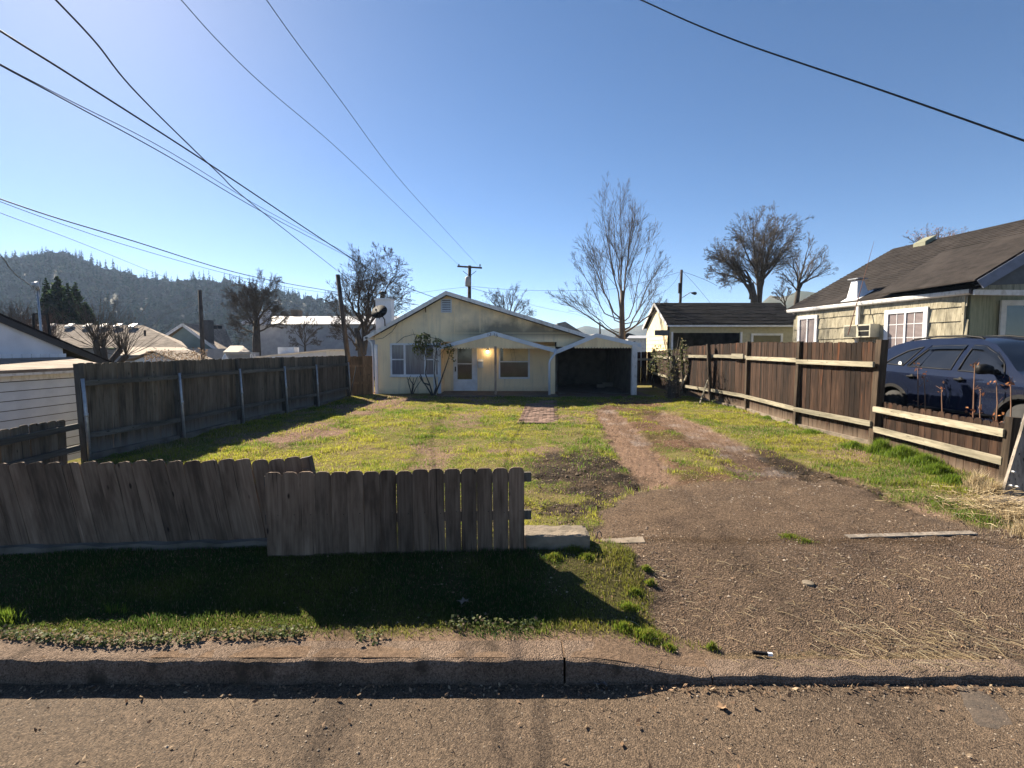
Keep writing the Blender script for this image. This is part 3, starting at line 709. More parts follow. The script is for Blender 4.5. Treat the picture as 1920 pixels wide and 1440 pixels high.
# gable vent
va, vb = at(829,563,HY), at(845,584,HY)
mb = MB(); fw = .045
for (x0,x1,z0,z1) in ((va.x-fw,vb.x+fw,va.z,va.z+fw),(va.x-fw,vb.x+fw,vb.z-fw,vb.z),(va.x-fw,va.x,vb.z,va.z),(vb.x,vb.x+fw,vb.z,va.z)): mb.box(x0,x1,HY-.04,HY-.002,z0,z1)
vent = obj('gable_vent', mb, M['bluewhite'], HS)
mb = MB(); mb.box(va.x,vb.x,HY-.004,HY-.001,vb.z,va.z); obj('vent_back', mb, M['black'], vent)
sl_me = make_mesh('slat', MB().add([(va.x,HY-.035,0),(vb.x,HY-.035,0),(vb.x,HY-.008,.045),(va.x,HY-.008,.045),(va.x,HY-.03,-.006),(vb.x,HY-.03,-.006)], [(0,1,2,3),(4,5,1,0)]), M['bluewhite'])
for i in range(6): o = link('slat', sl_me, vent); o.location.z = vb.z+.02+i*(va.z-vb.z-.02)/6
# windows
def window(parent, x0, x1, z0, z1, y, mull=(), rails=(), frame='white', pane='glass', fw=.07, sill=True, name='window'):
    mb = MB(); yo = y-.045
    mb.box(x0-fw,x1+fw,yo,y-.002,z1,z1+fw); mb.box(x0-fw,x1+fw,yo,y-.002,z0-fw,z0); mb.box(x0-fw,x0,yo,y-.002,z0,z1); mb.box(x1,x1+fw,yo,y-.002,z0,z1)
    w = obj(name, mb, M[frame], parent)
    for m in mull:
        mb = MB(); mb.box(m-.04,m+.04,yo+.006,y-.004,z0,z1); obj('mullion', mb, M[frame], w)
    for (a,b,z) in rails:
        mb = MB(); mb.box(a,b,yo+.012,y-.006,z-.025,z+.025); obj('sash_rail', mb, M[frame], w)
    xs = [x0]+[v for m in mull for v in (m-.04,m+.04)]+[x1]
    for i in range(0, len(xs), 2):
        mb = MB(); mb.box(xs[i],xs[i+1],y-.022,y-.012,z0,z1); obj('pane', mb, M[pane], w)
    if sill:
        mb = MB(); mb.box(x0-fw-.03,x1+fw+.03,y-.09,y-.003,z0-fw-.035,z0-fw-.002); obj('sill', mb, M[frame], w)
    return w
def win_curtain_mat():
    m, nt, b = nodes_of('net_curtain_behind_glass'); b.inputs['Roughness'].default_value = .12; b.inputs['Specular IOR Level'].default_value = .5
    tc = nt.nodes.new('ShaderNodeTexCoord').outputs['Object']
    c = mixrgb(nt, ramp(nt, noise(nt, 22, 3, (1,1,.05), tc), .3, .7), (.10,.10,.125), (.20,.20,.24)); nt.links.new(c, b.inputs['Base Color'])
    return m
M['netpane'] = win_curtain_mat()
a, b = at(735,647,HY), at(821,702,HY); m1, m2 = at(759,670,HY).x, at(797,670,HY).x; zr = at(745,674,HY).z
window(HS, a.x, b.x, b.z, a.z, HY, (m1, m2), ((a.x,m1-.04,zr),(m2+.04,b.x,zr)), pane='netpane')
a, b = at(938,640,PYW), at(990,707,PYW); zr = at(960,678,PYW).z
wp = window(HS, a.x, b.x, b.z, a.z, PYW, (), ((a.x,b.x,zr),), pane='glass', sill=False)
M['blind'] = plain('pale_yellow_blind', (.72,.6,.36), .6, (.6,.5,.32), 3)  # yellow reflection in the upper pane, put into colour
mb = MB(); mb.box(a.x+.12,b.x,PYW-.030,PYW-.024,zr+.03,a.z); mb.v = [(x, y, z) for x, y, z in mb.v]; obj('blind', mb, M['blind'], wp)
mb = MB(); lx = lerp(a.x,b.x,.45)
for dx in (-.07,.07): mb.bar((lx+dx-.1,PYW-.034,a.z),(lx+dx+.06,PYW-.034,zr+.03),.02,.006)
for k in range(5): mb.bar((lx-.17+.16*k/5+.0,PYW-.034,a.z-.1*k-.05),(lx-.02+.16*k/5,PYW-.034,a.z-.1*k-.06),.02,.006)
obj('cord_ladder', mb, M['darkmetal'], wp)  # reflected ladder shaped as dark bars on the pane
# storm door
a, b = at(853,650,PYW), at(892,734,PYW); dz0 = .10
mb = MB(); mb.box(a.x-.07,a.x,PYW-.05,PYW-.002,dz0,2.12); mb.box(b.x,b.x+.07,PYW-.05,PYW-.002,dz0,2.12); dr = obj('door', mb, M['white'], HS)
mb = MB(); gz0 = at(870,711,PYW).z; gzm = at(870,682,PYW).z; ga, gb = at(858,700,PYW).x, at(885,700,PYW).x
mb.box(a.x,b.x,PYW-.045,PYW-.015,dz0,gz0); mb.box(a.x,ga,PYW-.045,PYW-.015,gz0,2.1); mb.box(gb,b.x,PYW-.045,PYW-.015,gz0,2.1); mb.box(ga,gb,PYW-.045,PYW-.015,gzm-.02,gzm+.02)
for (x0,x1) in ((a.x+.1,(a.x+b.x)/2-.04),((a.x+b.x)/2+.04,b.x-.1)): mb.box(x0,x1,PYW-.052,PYW-.0452,dz0+.12,gz0-.1)
obj('door_leaf', mb, M['white'], dr)
mb = MB(); mb.box(ga,gb,PYW-.035,PYW-.025,gz0,gzm-.02); mb.box(ga,gb,PYW-.035,PYW-.025,gzm+.02,2.1); obj('screen', mb, M['glass'], dr)
mb = MB(); q = at(854,692,PYW-.06); mb.box(q.x-.025,q.x+.025,q.y-.03,q.y+.015,q.z-.1,q.z+.1); obj('handle', mb, M['darkmetal'], dr)
# wall mailbox and porch lamp
q = at(901,682,PYW); mb = MB(); mb.box(q.x-.09,q.x+.09,PYW-.12,PYW-.003,q.z-.13,q.z+.1); mb.prism([(q.x-.1,PYW-.13,q.z+.1),(q.x-.1,PYW-.003,q.z+.1),(q.x-.1,PYW-.003,q.z+.16)], (.2,0,0)); mb.box(q.x-.11,q.x+.12,PYW-.012,PYW-.002,q.z-.17,q.z+.2)
tag(obj('mailbox', mb, M['white']), 'small white letter box on the cream wall beside the front door', 'mailbox')
q = at(914,659,PYW-.09)
PL = thing('porch_lamp', 'lit porch lamp glowing on the cream wall above the letter box', 'lamp', q)
mb = MB(); mb.lathe((q.x,PYW-.003,q.z+.05), (0,-1,0), [(0,.06),(.02,.06),(.03,.03),(.09,.03)], 12); obj('bracket', mb, M['metal'], PL, True)
em, ent, eb = nodes_of('lamp_glow'); eb.inputs['Base Color'].default_value = (1,.8,.5,1); eb.inputs['Emission Color'].default_value = (1,.72,.35,1); eb.inputs['Emission Strength'].default_value = 8
mb = MB(); mb.lathe((q.x,q.y-.02,q.z-.06), (0,0,1), [(0,.015),(.02,.04),(.05,.05),(.08,.04),(.1,.015)], 12); obj('bulb', mb, em, PL, True)
pl = bpy.data.lights.new('porch_bulb', 'POINT'); pl.energy = .8; pl.color = (1,.78,.48); pl.shadow_soft_size = .05
plo = bpy.data.objects.new('porch_bulb', pl); COL.objects.link(plo); plo.location = (q.x, q.y-.10, q.z-.02)
# porch slab
mb = MB(); mb.box(wing_r-.02,porch_r-.05,19.15,PYW,-.1,.085); obj('porch_slab', mb, M['footing'], HS)
# porch roof, fascia, valance (and the same for the carport)
def canopy(y, pts, back, valz, name):
    """pts: left end, peak, right end of the fascia's upper edge"""
    l, p, r = pts
    for (a, b) in ((l,p),(p,r)):
        mb = MB(); rake(mb, Vector((a.x+(.001 if a is p else 0),0,a.z)), b, y-.03, .15, .03); obj('fascia', mb, M['bluewhite'], HS)
    mb = MB()
    for (a, b) in ((l,p),(p,r)):
        mb.prism([(a.x,y,a.z-.01),(b.x,y,b.z-.01),(b.x,back,b.z+.02),(a.x,back,a.z+.02)], (0,0,-.06))
    obj(name, mb, M['roof_grey'], HS)
    # grooved boards with a scalloped foot
    mb = MB(); x = l.x+.25; w = .112; k = 0
    while x+w < r.x-.2:
        t0 = (lerp(l.z,p.z,(x-l.x)/(p.x-l.x)) if x < p.x else lerp(p.z,r.z,(x-p.x)/(r.x-p.x)))-.13
        t1 = (lerp(l.z,p.z,(x+w-l.x)/(p.x-l.x)) if x+w < p.x else lerp(p.z,r.z,(x+w-p.x)/(r.x-p.x)))-.13
        g = .004; arc = [(x+w/2+(w/2-g)*math.cos(t), y, valz-.055*math.sin(t)) for t in np.linspace(math.pi, 2*math.pi, 6)]
        arc = [(a_[0], a_[1], valz-(a_[2]-valz)*-1) for a_ in arc]
        arc = [(a_[0], a_[1], valz-abs(a_[2]-valz)) for a_ in arc]
        if min(t0,t1) > valz+.005: mb.prism([(x+g,y,max(t0,valz+.01)),*arc,(x+w-g,y,max(t1,valz+.01))], (0,.018,0))
        x += w; k += 1
    tag(obj('valance_board', mb, M['cream_trim'], HS), kind='stuff')
    mb = MB(); mb.box(l.x+.2,r.x-.15,y+.02,y+.06,valz+.005,valz+.05); obj('valance_batten', mb, M['cream_trim'], HS)
    # backing board
    mb = MB(); mb.prism([(l.x+.25,y+.019,valz+.02),(r.x-.25,y+.019,valz+.02),(p.x,y+.019,p.z-.14)], (0,.001,0)); obj('valance_back', mb, M['cream_trim'], HS)
FYc = 19.9
canopy(FY, (at(818,650,FY), at(925,621,FY), at(1041,654,FY)), HY-.002, at(930,651.5,FY).z, 'porch_roof')
cl, cp, cr = at(1043,656,FYc), at(1118,625,FYc), at(1202,644,FYc)
canopy(FYc, (cl, cp, cr), 27, at(1118,650.5,FYc).z, 'carport_roof')
# house number on the fascia
def digit(mbx, seg, x, y, z, w=.055, h=.105, t=.014):
    S = {'a':((0,h),(w,h)),'b':((w,h),(w,h/2)),'c':((w,h/2),(w,0)),'d':((0,0),(w,0)),'e':((0,h/2),(0,0)),'f':((0,h),(0,h/2)),'g':((0,h/2),(w,h/2)),'i':((w*.5,h),(w*.5,0)),'j':((w,h/2),(0,0))}
    for s in seg:
        (x0,z0),(x1,z1) = S[s]; mbx.bar((x+x0,y,z+z0),(x+x1,y,z+z1),.008,t,(0,-1,0) if False else (1,0,.01))
for dg, (px_, py_) in zip(('i','abjd','i','afgcd'), ((914.5,626.5),(918.5,625.5),(926.5,625.5),(931,627.5))):
    mb = MB(); q = at(px_, py_, FY-.036); digit(mb, dg, q.x-.02, q.y, q.z-.085); obj('number_digit', mb, M['darkmetal'], HS)
# posts
for (x,y0,Y,wd,mt) in ((815,745,19.55,.10,'white_old'),(929,743,19.62,.085,'post_new')):
    if mt == 'post_new': M[mt] = wood('fir_post', (.36,.24,.17), (.5,.36,.26), .8, tint=.05)
    q = at(x,y0,Y); post(HS, q.x, Y+.1, min(q.z,.02), at(x,652,Y).z+.05, wd, M[mt])
cy0 = FYc+.06; q = at(1188,738,cy0); post(HS, q.x, cy0, q.z-.05, at(1188,646,cy0).z+.04, .2, M['white_old'])
q = at(1036,742,cy0); post(HS, q.x, cy0+.1, q.z-.05, at(1036,652,cy0).z+.05, .2, M['cream_trim'])
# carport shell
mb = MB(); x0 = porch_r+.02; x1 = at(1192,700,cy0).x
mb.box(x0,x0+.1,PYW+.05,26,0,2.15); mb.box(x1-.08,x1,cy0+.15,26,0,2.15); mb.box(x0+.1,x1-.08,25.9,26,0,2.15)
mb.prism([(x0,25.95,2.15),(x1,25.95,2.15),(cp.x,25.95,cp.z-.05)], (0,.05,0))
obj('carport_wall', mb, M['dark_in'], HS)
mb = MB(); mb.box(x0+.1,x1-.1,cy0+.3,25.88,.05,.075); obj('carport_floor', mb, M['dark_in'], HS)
# things dimly seen at the back of the carport
mb = MB(); mb.box(2.3,2.75,25.2,25.8,.08,1.7); tag(obj('cabinet', mb, M['dark_in']), 'dim grey cabinet standing at the back of the dark carport', 'cabinet')
mb = MB()
for (x,y,z,s) in ((3.9,23.4,.08,.22),(4.3,24.0,.08,.3)): mb.box(x,x+s*1.6,y,y+s,z,z+s*.6)
tag(obj('cardboard_box', mb, plain('dusty_card', (.25,.22,.18), .9)), 'dusty boxes on the floor inside the dark carport', 'boxes')
# gutters and downspouts
mb = MB(); mb.bar((xl-.24,HY-.35,zl+.0),(xl-.24,31,zl+.0),.1,.09); obj('gutter', mb, M['bluewhite'], HS)
mb = MB(); mb.tube([(xl-.22,HY-.2,zl-.05),(xl-.10,HY-.16,zl-.18),(xl-.07,HY-.12,zl-.35),(xl-.07,HY-.12,.16),(xl-.12,HY-.16,.08),(xl-.6,HY-.75,.03)], .036, 8); obj('downspout', mb, M['bluewhite'], HS, True)
q0, q1, q2 = at(1040,664,FY-.1), at(1031,676,FY-.1), at(1030,744,FY-.1)
mb = MB(); mb.tube([at(1043,655,FY), q0, q1, at(1030,682,FY-.1), q2], .045, 8); obj('downspout', mb, M['bluewhite'], HS, True)
# chimney
q0, q1 = at(706,563,24.5), at(735,563,24.5)
mb = MB(); mb.box(q0.x,q1.x,24.3,24.9,2.2,q0.z); mb.box(q0.x-.04,q1.x+.04,24.26,24.94,q0.z,q0.z+.08); chm = obj('chimney', mb, M['bluewhite'], roofo)
mb = MB(); cx = (q0.x+q1.x)/2-.1; mb.lathe((cx,24.6,q0.z+.08), (0,0,1), [(0,.1),(.22,.1),(.22,.16),(.26,.18),(.34,.10),(.36,.0)], 12); obj('chimney_cap', mb, M['darkmetal'], chm, True)
# dangling bracket at the left rake
q = at(797,575,HY-.1); mb = MB(); mb.bar((q.x-.05,HY-.3,q.z+.1),(q.x+.02,HY-.02,q.z),.03,.03); mb.bar((q.x,HY-.05,q.z),(q.x+.02,HY-.05,q.z-.22),.03,.03); obj('wire_bracket', mb, M['post_brown'], HS)
# loose cable over the gable wall
mb = MB(); mb.tube([at(*q,HY-.02) for q in ((750,600),(735,622),(718,634),(705,636))], .008, 4); mb.tube([at(*q,HY-.02) for q in ((735,650),(757,632),(775,627),(800,630),(820,636))], .008, 4); obj('wall_cable', mb, M['wire'], HS)
# satellite dish on the left rake
q = at(712,586,HY-.9)
SD = thing('satellite_dish', 'dark satellite dish on an arm at the left roof edge of the cream house', 'satellite dish', at(722,612,HY-.35))
ax = Vector((-.12,-.76,.52)).normalized()
mb = MB(); mb.lathe(q, ax, [(-.02,.01),(-.015,.1),(.01,.2),(.055,.31),(.06,.31),(.02,.2),(-.005,.1),(-.01,.005)], 20); mb.v = [tuple(Vector(v)) for v in mb.v]; obj('dish', mb, M['darkmetal'], SD, True)  # shade on the dish face is put into its dark colour
mb = MB(); mb.tube([q, q+Vector((.12,.25,-.25)), at(722,612,HY-.3)], .022, 6); obj('arm', mb, M['darkmetal'], SD, True)
mb = MB(); mb.tube([q+ax*.0+Vector((0,0,-.25)), q+ax*.38+Vector((0,0,-.15))], .012, 6); mb.box(*(lambda c: (c.x-.03,c.x+.03,c.y-.03,c.y+.03,c.z-.03,c.z+.03))(q+ax*.40+Vector((0,0,-.15)))); obj('feed', mb, M['darkmetal'], SD)
# brick path
BP = thing('brick_path', 'narrow pinkish brick path running from the porch into the lawn', 'path', G(1005,780))
bm_ = make_mesh('brick', MB().box(-.094,.094,-.044,.044,-.05,.022), M['brick'])
y = 12.65; row = 0
while y < 17.4:
    x0 = lerp(.14,.43,(y-12.66)/3.7); x1 = lerp(1.09,1.35,(y-12.66)/3.7); x = x0+(.1 if row % 2 else 0)
    while x+.1 < x1:
        put(bm_, 'brick', BP, (x+.1, y, float(gsample(np.array([x+.1]),np.array([y]))[0])+U(-.004,.007)), (U(-.03,.03),U(-.03,.03),U(-.02,.02)+.06)); x += .203
    y += .102; row += 1

# ------------------------------------------------------------------ neighbour's house on the right
Yn, Yf = 13.5, 20.65
en, ef = at(1823,549,Yn), at(1478,586,Yf)
NH = thing('shingled_house', 'pale green shake-sided house with brown shingle roof beyond the fence', 'house', (en.x,en.y,.3))
dn = (ef-en); dn.z = 0; Lw = dn.length; dn.normalize(); nrm = Vector((-dn.y, dn.x, 0)); nrm = nrm if nrm.x < 0 else -nrm   # outward, towards the drive
inw = -nrm; ez = en.z; W0 = en + inw*.35; WL = Lw-.35
def NP(s, o, z): q = en + dn*s + inw*o; return Vector((q.x, q.y, z))
mb = MB(); mb.prism([NP(.25,.085,.2),NP(Lw-.3,.085,.2),NP(Lw-.3,.085,ez),NP(.25,.085,ez)], inw*.12); obj('side_wall', mb, plain('shake_backing', (.12,.11,.06), .9), NH)
mb = MB(); mb.prism([NP(.26,.5,.2),NP(.26,9,.2),NP(.26,9,ez),NP(.26,.5,ez)], dn*.1); obj('end_wall', mb, plain('green_shake_near', (.33,.32,.2), .9, (.26,.25,.16), 6, .5, 20, stretch=(6,6,.3)), NH); mb = MB(); mb.prism([NP(Lw-.4,.5,.2),NP(Lw-.4,9,.2),NP(Lw-.4,9,ez),NP(Lw-.4,.5,ez)], dn*.1); obj('end_wall', mb, plain('green_shake_shade', (.33,.32,.2), .9, (.26,.25,.16), 6, .5, 20, stretch=(6,6,.3)), NH)  # both end walls share one shake tone
# openings on the side wall, measured off the photograph
def on_wall(x, y):                                   # photo pixel -> (s, z) on the wall
    d = ray(x, y); o = NP(0,.065,0); k = (o.x*nrm.x+o.y*nrm.y)/(d.x*nrm.x+d.y*nrm.y); p = d*k
    return ((p.x-o.x)*dn.x+(p.y-o.y)*dn.y, H+p.z)
wins = [(on_wall(1735,584), on_wall(1666,640)), (on_wall(1530,597), on_wall(1501,640))]
# shakes
exp = .385; zs = 1.05; row = 0
shm = [make_mesh('shake', MB().add([(0,-.034,0),(w,-.034,0),(w,-.004,exp+.03),(0,-.004,exp+.03),(0,.003,0),(w,.003,0)], [(0,1,2,3),(4,5,1,0),(0,3,4),(1,5,2)]), M['shake']) for w in (.16,.2,.24,.28)]
wds = (.16,.2,.24,.28)
angw = math.atan2(dn.y, dn.x)
while zs < ez-.05:
    s = .24-U(0,.15)
    while s < Lw-.3:
        k = rnd.randrange(4); w = wds[k]; s0, s1 = s, s+w
        hit = any(w1[0]-.1 < s1 and s0 < w2[0]+.1 and zs < w1[1]+.12 and zs+exp > w2[1]-.12 and False for w1, w2 in wins)
        if s1 > .24 and s1 < Lw-.25:
            # the mesh faces -y locally: turn so that it faces the drive
            q = NP(s1, .065, zs+U(-.008,.008)); o = link('shake', shm[k], NH); o.location = q; o.rotation_euler = (0,0,angw+math.pi)
            if zs+exp+.04 > ez: o.scale.z = (ez-zs)/(exp+.04)
        s += w+.006
    zs += exp; row += 1
# windows of the side wall
M['mullion'] = M['white']
def wall_window(p1, p2, mull, grid, blinds):
    s0, s1 = p1[0], p2[0]; z1, z0 = p1[1], p2[1]-.35; o_ = .0
    def bx(name, par, sa, sb, za, zb, oa, ob, mat):
        m_ = MB(); m_.prism([NP(sa,oa,za),NP(sb,oa,za),NP(sb,oa,zb),NP(sa,oa,zb)], inw*(ob-oa)); return obj(name, m_, mat, par)
    fw = .13; m_ = MB()
    for (sa,sb,za,zb) in ((s0-fw,s1+fw,z1,z1+fw),(s0-fw,s0,z0,z1),(s1,s1+fw,z0,z1),(s0-fw,s1+fw,z0-fw,z0)): m_.prism([NP(sa,o_,za),NP(sb,o_,za),NP(sb,o_,zb),NP(sa,o_,zb)], inw*.06)
    w = obj('window', m_, M['white'], NH); mid = (s0+s1)/2
    bx('mullion', w, mid-.03, mid+.03, z0, z1, o_+.005, o_+.06, M['white'])
    for (sa, sb) in ((s0, mid-.03), (mid+.03, s1)): bx('pane', w, sa, sb, z0, z1, o_+.03, o_+.04, M['paneblind'])
    if grid:
        for sc_ in (lerp(s0,mid,.5), lerp(mid,s1,.5)): bx('glazing_bar', w, sc_-.01, sc_+.01, z0, z1, o_+.022, o_+.029, M['white'])
        for zz in (lerp(z0,z1,.38), lerp(z0,z1,.72)): bx('glazing_bar', w, s0, s1, zz-.01, zz+.01, o_+.023, o_+.0285, M['white'])
    return w
def blind_mat():
    m, nt, b = nodes_of('glass_over_blinds'); b.inputs['Roughness'].default_value = .1; b.inputs['Specular IOR Level'].default_value = .6
    tc = nt.nodes.new('ShaderNodeTexCoord').outputs['Object']; w = nt.nodes.new('ShaderNodeTexWave'); w.bands_direction = 'Z'; w.inputs['Scale'].default_value = 9; w.inputs['Distortion'].default_value = .4
    nt.links.new(tc, w.inputs['Vector'])
    nt.links.new(mixrgb(nt, ramp(nt, w.outputs[1], .3, .7), (.09,.065,.075), (.36,.31,.30)), b.inputs['Base Color']); return m
M['paneblind'] = blind_mat()
wall_window(*wins[0], True, True, True); wall_window(*wins[1], True, False, False)
# corner board, gutter, fascia
mb = MB(); mb.prism([NP(.2,.02,.2),NP(.27,.02,.2),NP(.27,.02,ez-.05),NP(.2,.02,ez-.05)], inw*.06); obj('corner_board', mb, M['shake'], NH)
mb = MB(); mb.prism([NP(0,0,ez-.04),NP(Lw,0,ez-.04),NP(Lw,0,ez+.10),NP(0,0,ez+.10)], inw*.03); mb.prism([NP(0,.03,ez-.03),NP(Lw,.03,ez-.03),NP(Lw,.09,ez-.03),NP(0,.09,ez-.03)], (0,0,.02)); obj('fascia', mb, M['white'], NH)
mb = MB(); g_ = [(0,.10),(-.075,.10),(-.085,.06),(-.07,-.01),(-.03,-.03),(0,-.03)]
mb.prism([NP(.02,o-.002,ez+z) for o, z in g_], dn*(Lw-.02)); obj('gutter', mb, M['white_old'], NH)
mb = MB(); mb.prism([NP(-.03,o*1.05,ez+z) for o, z in g_], dn*.05); obj('gutter_end', mb, plain('dark_gutter_end', (.08,.07,.08), .6), NH)
sd = on_wall(1612,600)[0]; mb = MB(); mb.prism([NP(sd-.05,-.05,.3),NP(sd+.05,-.05,.3),NP(sd+.05,-.05,ez-.05),NP(sd-.05,-.05,ez-.05)], inw*.08); obj('downspout', mb, M['white_old'], NH)
# roof: courses of shingles, one lapping the next
rz = at(1672,466,21.3).z; run = 4.7; slope = (rz-ez-.1)/run; s_end = Lw+.15
def roof_courses(mbx, n, sL0, sL1, u0=-.06, top=run, th=.022, z0=ez+.11, P_=None):
    for i in range(n):
        a = u0+(top-u0)*i/n; b = u0+(top-u0)*(i+1)/n+.03
        s = sL0-.1; k = 0
        while s < sL1:
            w = rnd.choice((.24,.3,.34,.42)); e = min(s+w, sL1); j = rnd.choice((0,0,.004,.01)); f = U(0,.02)
            za = z0+(a+f)*slope+th+j; zb_ = z0+b*slope+.002
            mbx.add([NP(s,a+f,za),NP(e,a+f,za),NP(e,b,zb_),NP(s,b,zb_),NP(s,a+f,za-th-j-.008),NP(e,a+f,za-th-j-.008)], [(0,1,2,3),(4,5,1,0),(0,3,4),(1,5,2)])
            s = e
mb = MB(); roof_courses(mb, 30, -.05, s_end)
nroof = obj('roof', MB().prism([NP(-.05,-.07,ez+.09),NP(s_end,-.07,ez+.09),NP(s_end,run,ez+.09+run*slope),NP(-.05,run,ez+.09+run*slope)], (0,0,-.05)), M['roof_brown'], NH)
# far slope
mb2 = MB(); mb2.prism([NP(-.05,run,ez+.1+run*slope),NP(s_end,run,ez+.1+run*slope),NP(s_end,run*2,ez),NP(-.05,run*2,ez)], (0,0,-.05)); obj('roof_slope', mb2, M['roof_brown'], nroof)
tag(obj('shingle', mb, M['roof_brown'], nroof), kind='stuff')
mb = MB(); mb.prism([NP(s_end-.3,.4,ez),NP(s_end-.3,run*2-.4,ez),NP(s_end-.3,run,ez+run*slope)], dn*.1); mb.prism([NP(.4,.4,ez),NP(.4,run*2-.4,ez),NP(.4,run,ez+run*slope)], dn*.1); obj('gable_wall', mb, M['shake'], NH)
def on_roof(x, y):
    n_ = Vector((nrm.x, nrm.y, 1/slope)); n_ = Vector((-inw.x*slope, -inw.y*slope, 1)); p0 = NP(0,0,ez+.12); d = ray(x, y); t = (p0-Vector((0,0,H))).dot(n_)/d.dot(n_); return Vector((0,0,H))+d*t
# roof vents
q = on_roof(1607,556); mb = MB(); w0, w1, hh = .24, .13, .62
vs = [q+dn*sx*w0+inw*sy*w0*.9+Vector((0,0,sy*w0*.9*slope-.03)) for sx, sy in ((-1,-1),(1,-1),(1,1),(-1,1))]+[q+dn*sx*w1+inw*sy*w1+Vector((0,0,hh*.85)) for sx, sy in ((-1,-1),(1,-1),(1,1),(-1,1))]
mb.add(vs, [(3,2,1,0),(4,5,6,7),(0,1,5,4),(1,2,6,5),(2,3,7,6),(3,0,4,7)]); rv = obj('roof_vent', mb, M['white'], nroof)
mb = MB(); c_ = q+Vector((0,0,hh*.85+.05)); mb.prism([c_+dn*sx*.22+inw*sy*.2 for sx, sy in ((-1,-1),(1,-1),(1,1),(-1,1))], (0,0,.03)); obj('vent_cap', mb, M['metal'], rv)
mb = MB(); mb.prism([q+dn*sx*.36+inw*sy*.32+Vector((0,0,sy*.32*slope+.012)) for sx, sy in ((-1,-1),(1,-1),(1,1),(-1,1))], (0,0,.006)); obj('flashing', mb, M['white'], rv)
q = on_roof(1733,457); mb = MB(); mb.prism([q+dn*sx*.25+inw*sy*.22+Vector((0,0,sy*.22*slope)) for sx, sy in ((-1,-1),(1,-1),(1,1),(-1,1))], (0,0,.16)); obj('roof_vent', mb, plain('olive_vent', (.25,.25,.17), .5), nroof)
# whip aerial tied to the gutter
q0 = at(1590,628,16.9); q1 = at(1639,452,17.3)
AE = thing('whip_aerial', 'thin rusty whip aerial standing against the gutter of the shake-sided house', 'aerial', q0)
mb = MB(); mb.tube([q0, lerp(q0,q1,.45), lerp(q0,q1,.75), q1], [.018,.014,.009,.004], 6); obj('mast', mb, plain('rusty_mast', (.17,.07,.045), .7), AE)
# window air conditioner
sa, za = on_wall(1653,607); sb, zb_ = on_wall(1583,640)
AC = thing('window_air_conditioner', 'beige window air conditioner jutting from the pale green shake wall', 'air conditioner', NP(sa,.3,za-.4))
mb = MB(); mb.prism([NP(sa+.05,-.28,za-.42),NP(sb-.35,-.28,za-.42),NP(sb-.35,-.28,za),NP(sa+.05,-.28,za)], inw*.55); acb = obj('casing', mb, plain('beige_casing', (.5,.47,.36), .5), AC)
mb = MB()
for k in range(9): mb.prism([NP(lerp(sa+.05,sb-.35,.52),-.29,za-.39+k*.04),NP(sb-.38,-.29,za-.39+k*.04),NP(sb-.38,-.29,za-.37+k*.04),NP(lerp(sa+.05,sb-.35,.52),-.29,za-.37+k*.04)], inw*.012)
obj('grille_slat', mb, M['darkmetal'], AC)
mb = MB()
for k in range(2): mb.prism([NP(sa+.1,-.285,za-.38+k*.18),NP(lerp(sa,sb-.35,.45),-.285,za-.38+k*.18),NP(lerp(sa,sb-.35,.45),-.285,za-.23+k*.18),NP(sa+.1,-.285,za-.23+k*.18)], inw*.01)
obj('coil_panel', mb, M['black'], AC)
# porch at the street end: beam, front wall window, cross gable
mb = MB(); q0, q1 = at(1826,548,13.3), at(1990,550,12.6); mb.bar(q0, q1, .12, .13); obj('porch_beam', mb, M['white_old'], NH)
a, b = at(1885,573,13.6), at(1990,630,13.2)
mb = MB(); fy = 13.55; mb.box(a.x-.14,b.x,fy,fy+.05,a.z,a.z+.14); mb.box(a.x-.14,a.x,fy,fy+.05,b.z-.4,a.z); wq = obj('window', mb, plain('cream_casing', (.6,.56,.48), .6), NH)
mb = MB(); mb.box(a.x,b.x,fy+.02,fy+.03,b.z-.4,a.z); obj('pane', mb, M['glass'], wq)
rb0, rb1 = at(1838,533,12.9), at(2010,430,12.4)
mb = MB(); mb.bar(rb0, rb1, .05, .24); obj('barge_board', mb, plain('slate_trim', (.16,.18,.24), .6), NH)
mb = MB(); mb.prism([rb0+Vector((0,.1,-.02)), rb1+Vector((0,.1,-.1)), (rb1.x, rb1.y+.1, rb0.z)], (0,.05,0)); obj('gable_wall', mb, plain('slate_gable', (.10,.11,.12), .9), NH)
mb = MB(); mb.prism([rb0+Vector((-.1,.05,.13)), rb1+Vector((-.1,.05,.13)), rb1+Vector((-.1,3.6,.13)), rb0+Vector((-.1,3.6,.13))], (0,0,-.04)); obj('porch_roof', mb, M['roof_brown'], NH)
mb = MB(); mb.box(en.x+.12,en.x+6,Yn+.16,Yn+.3,.2,ez); obj('front_wall', mb, plain('green_shake_front', (.3,.29,.18), .9, (.2,.2,.12), 5, .6, 14, stretch=(5,5,.4)), NH)

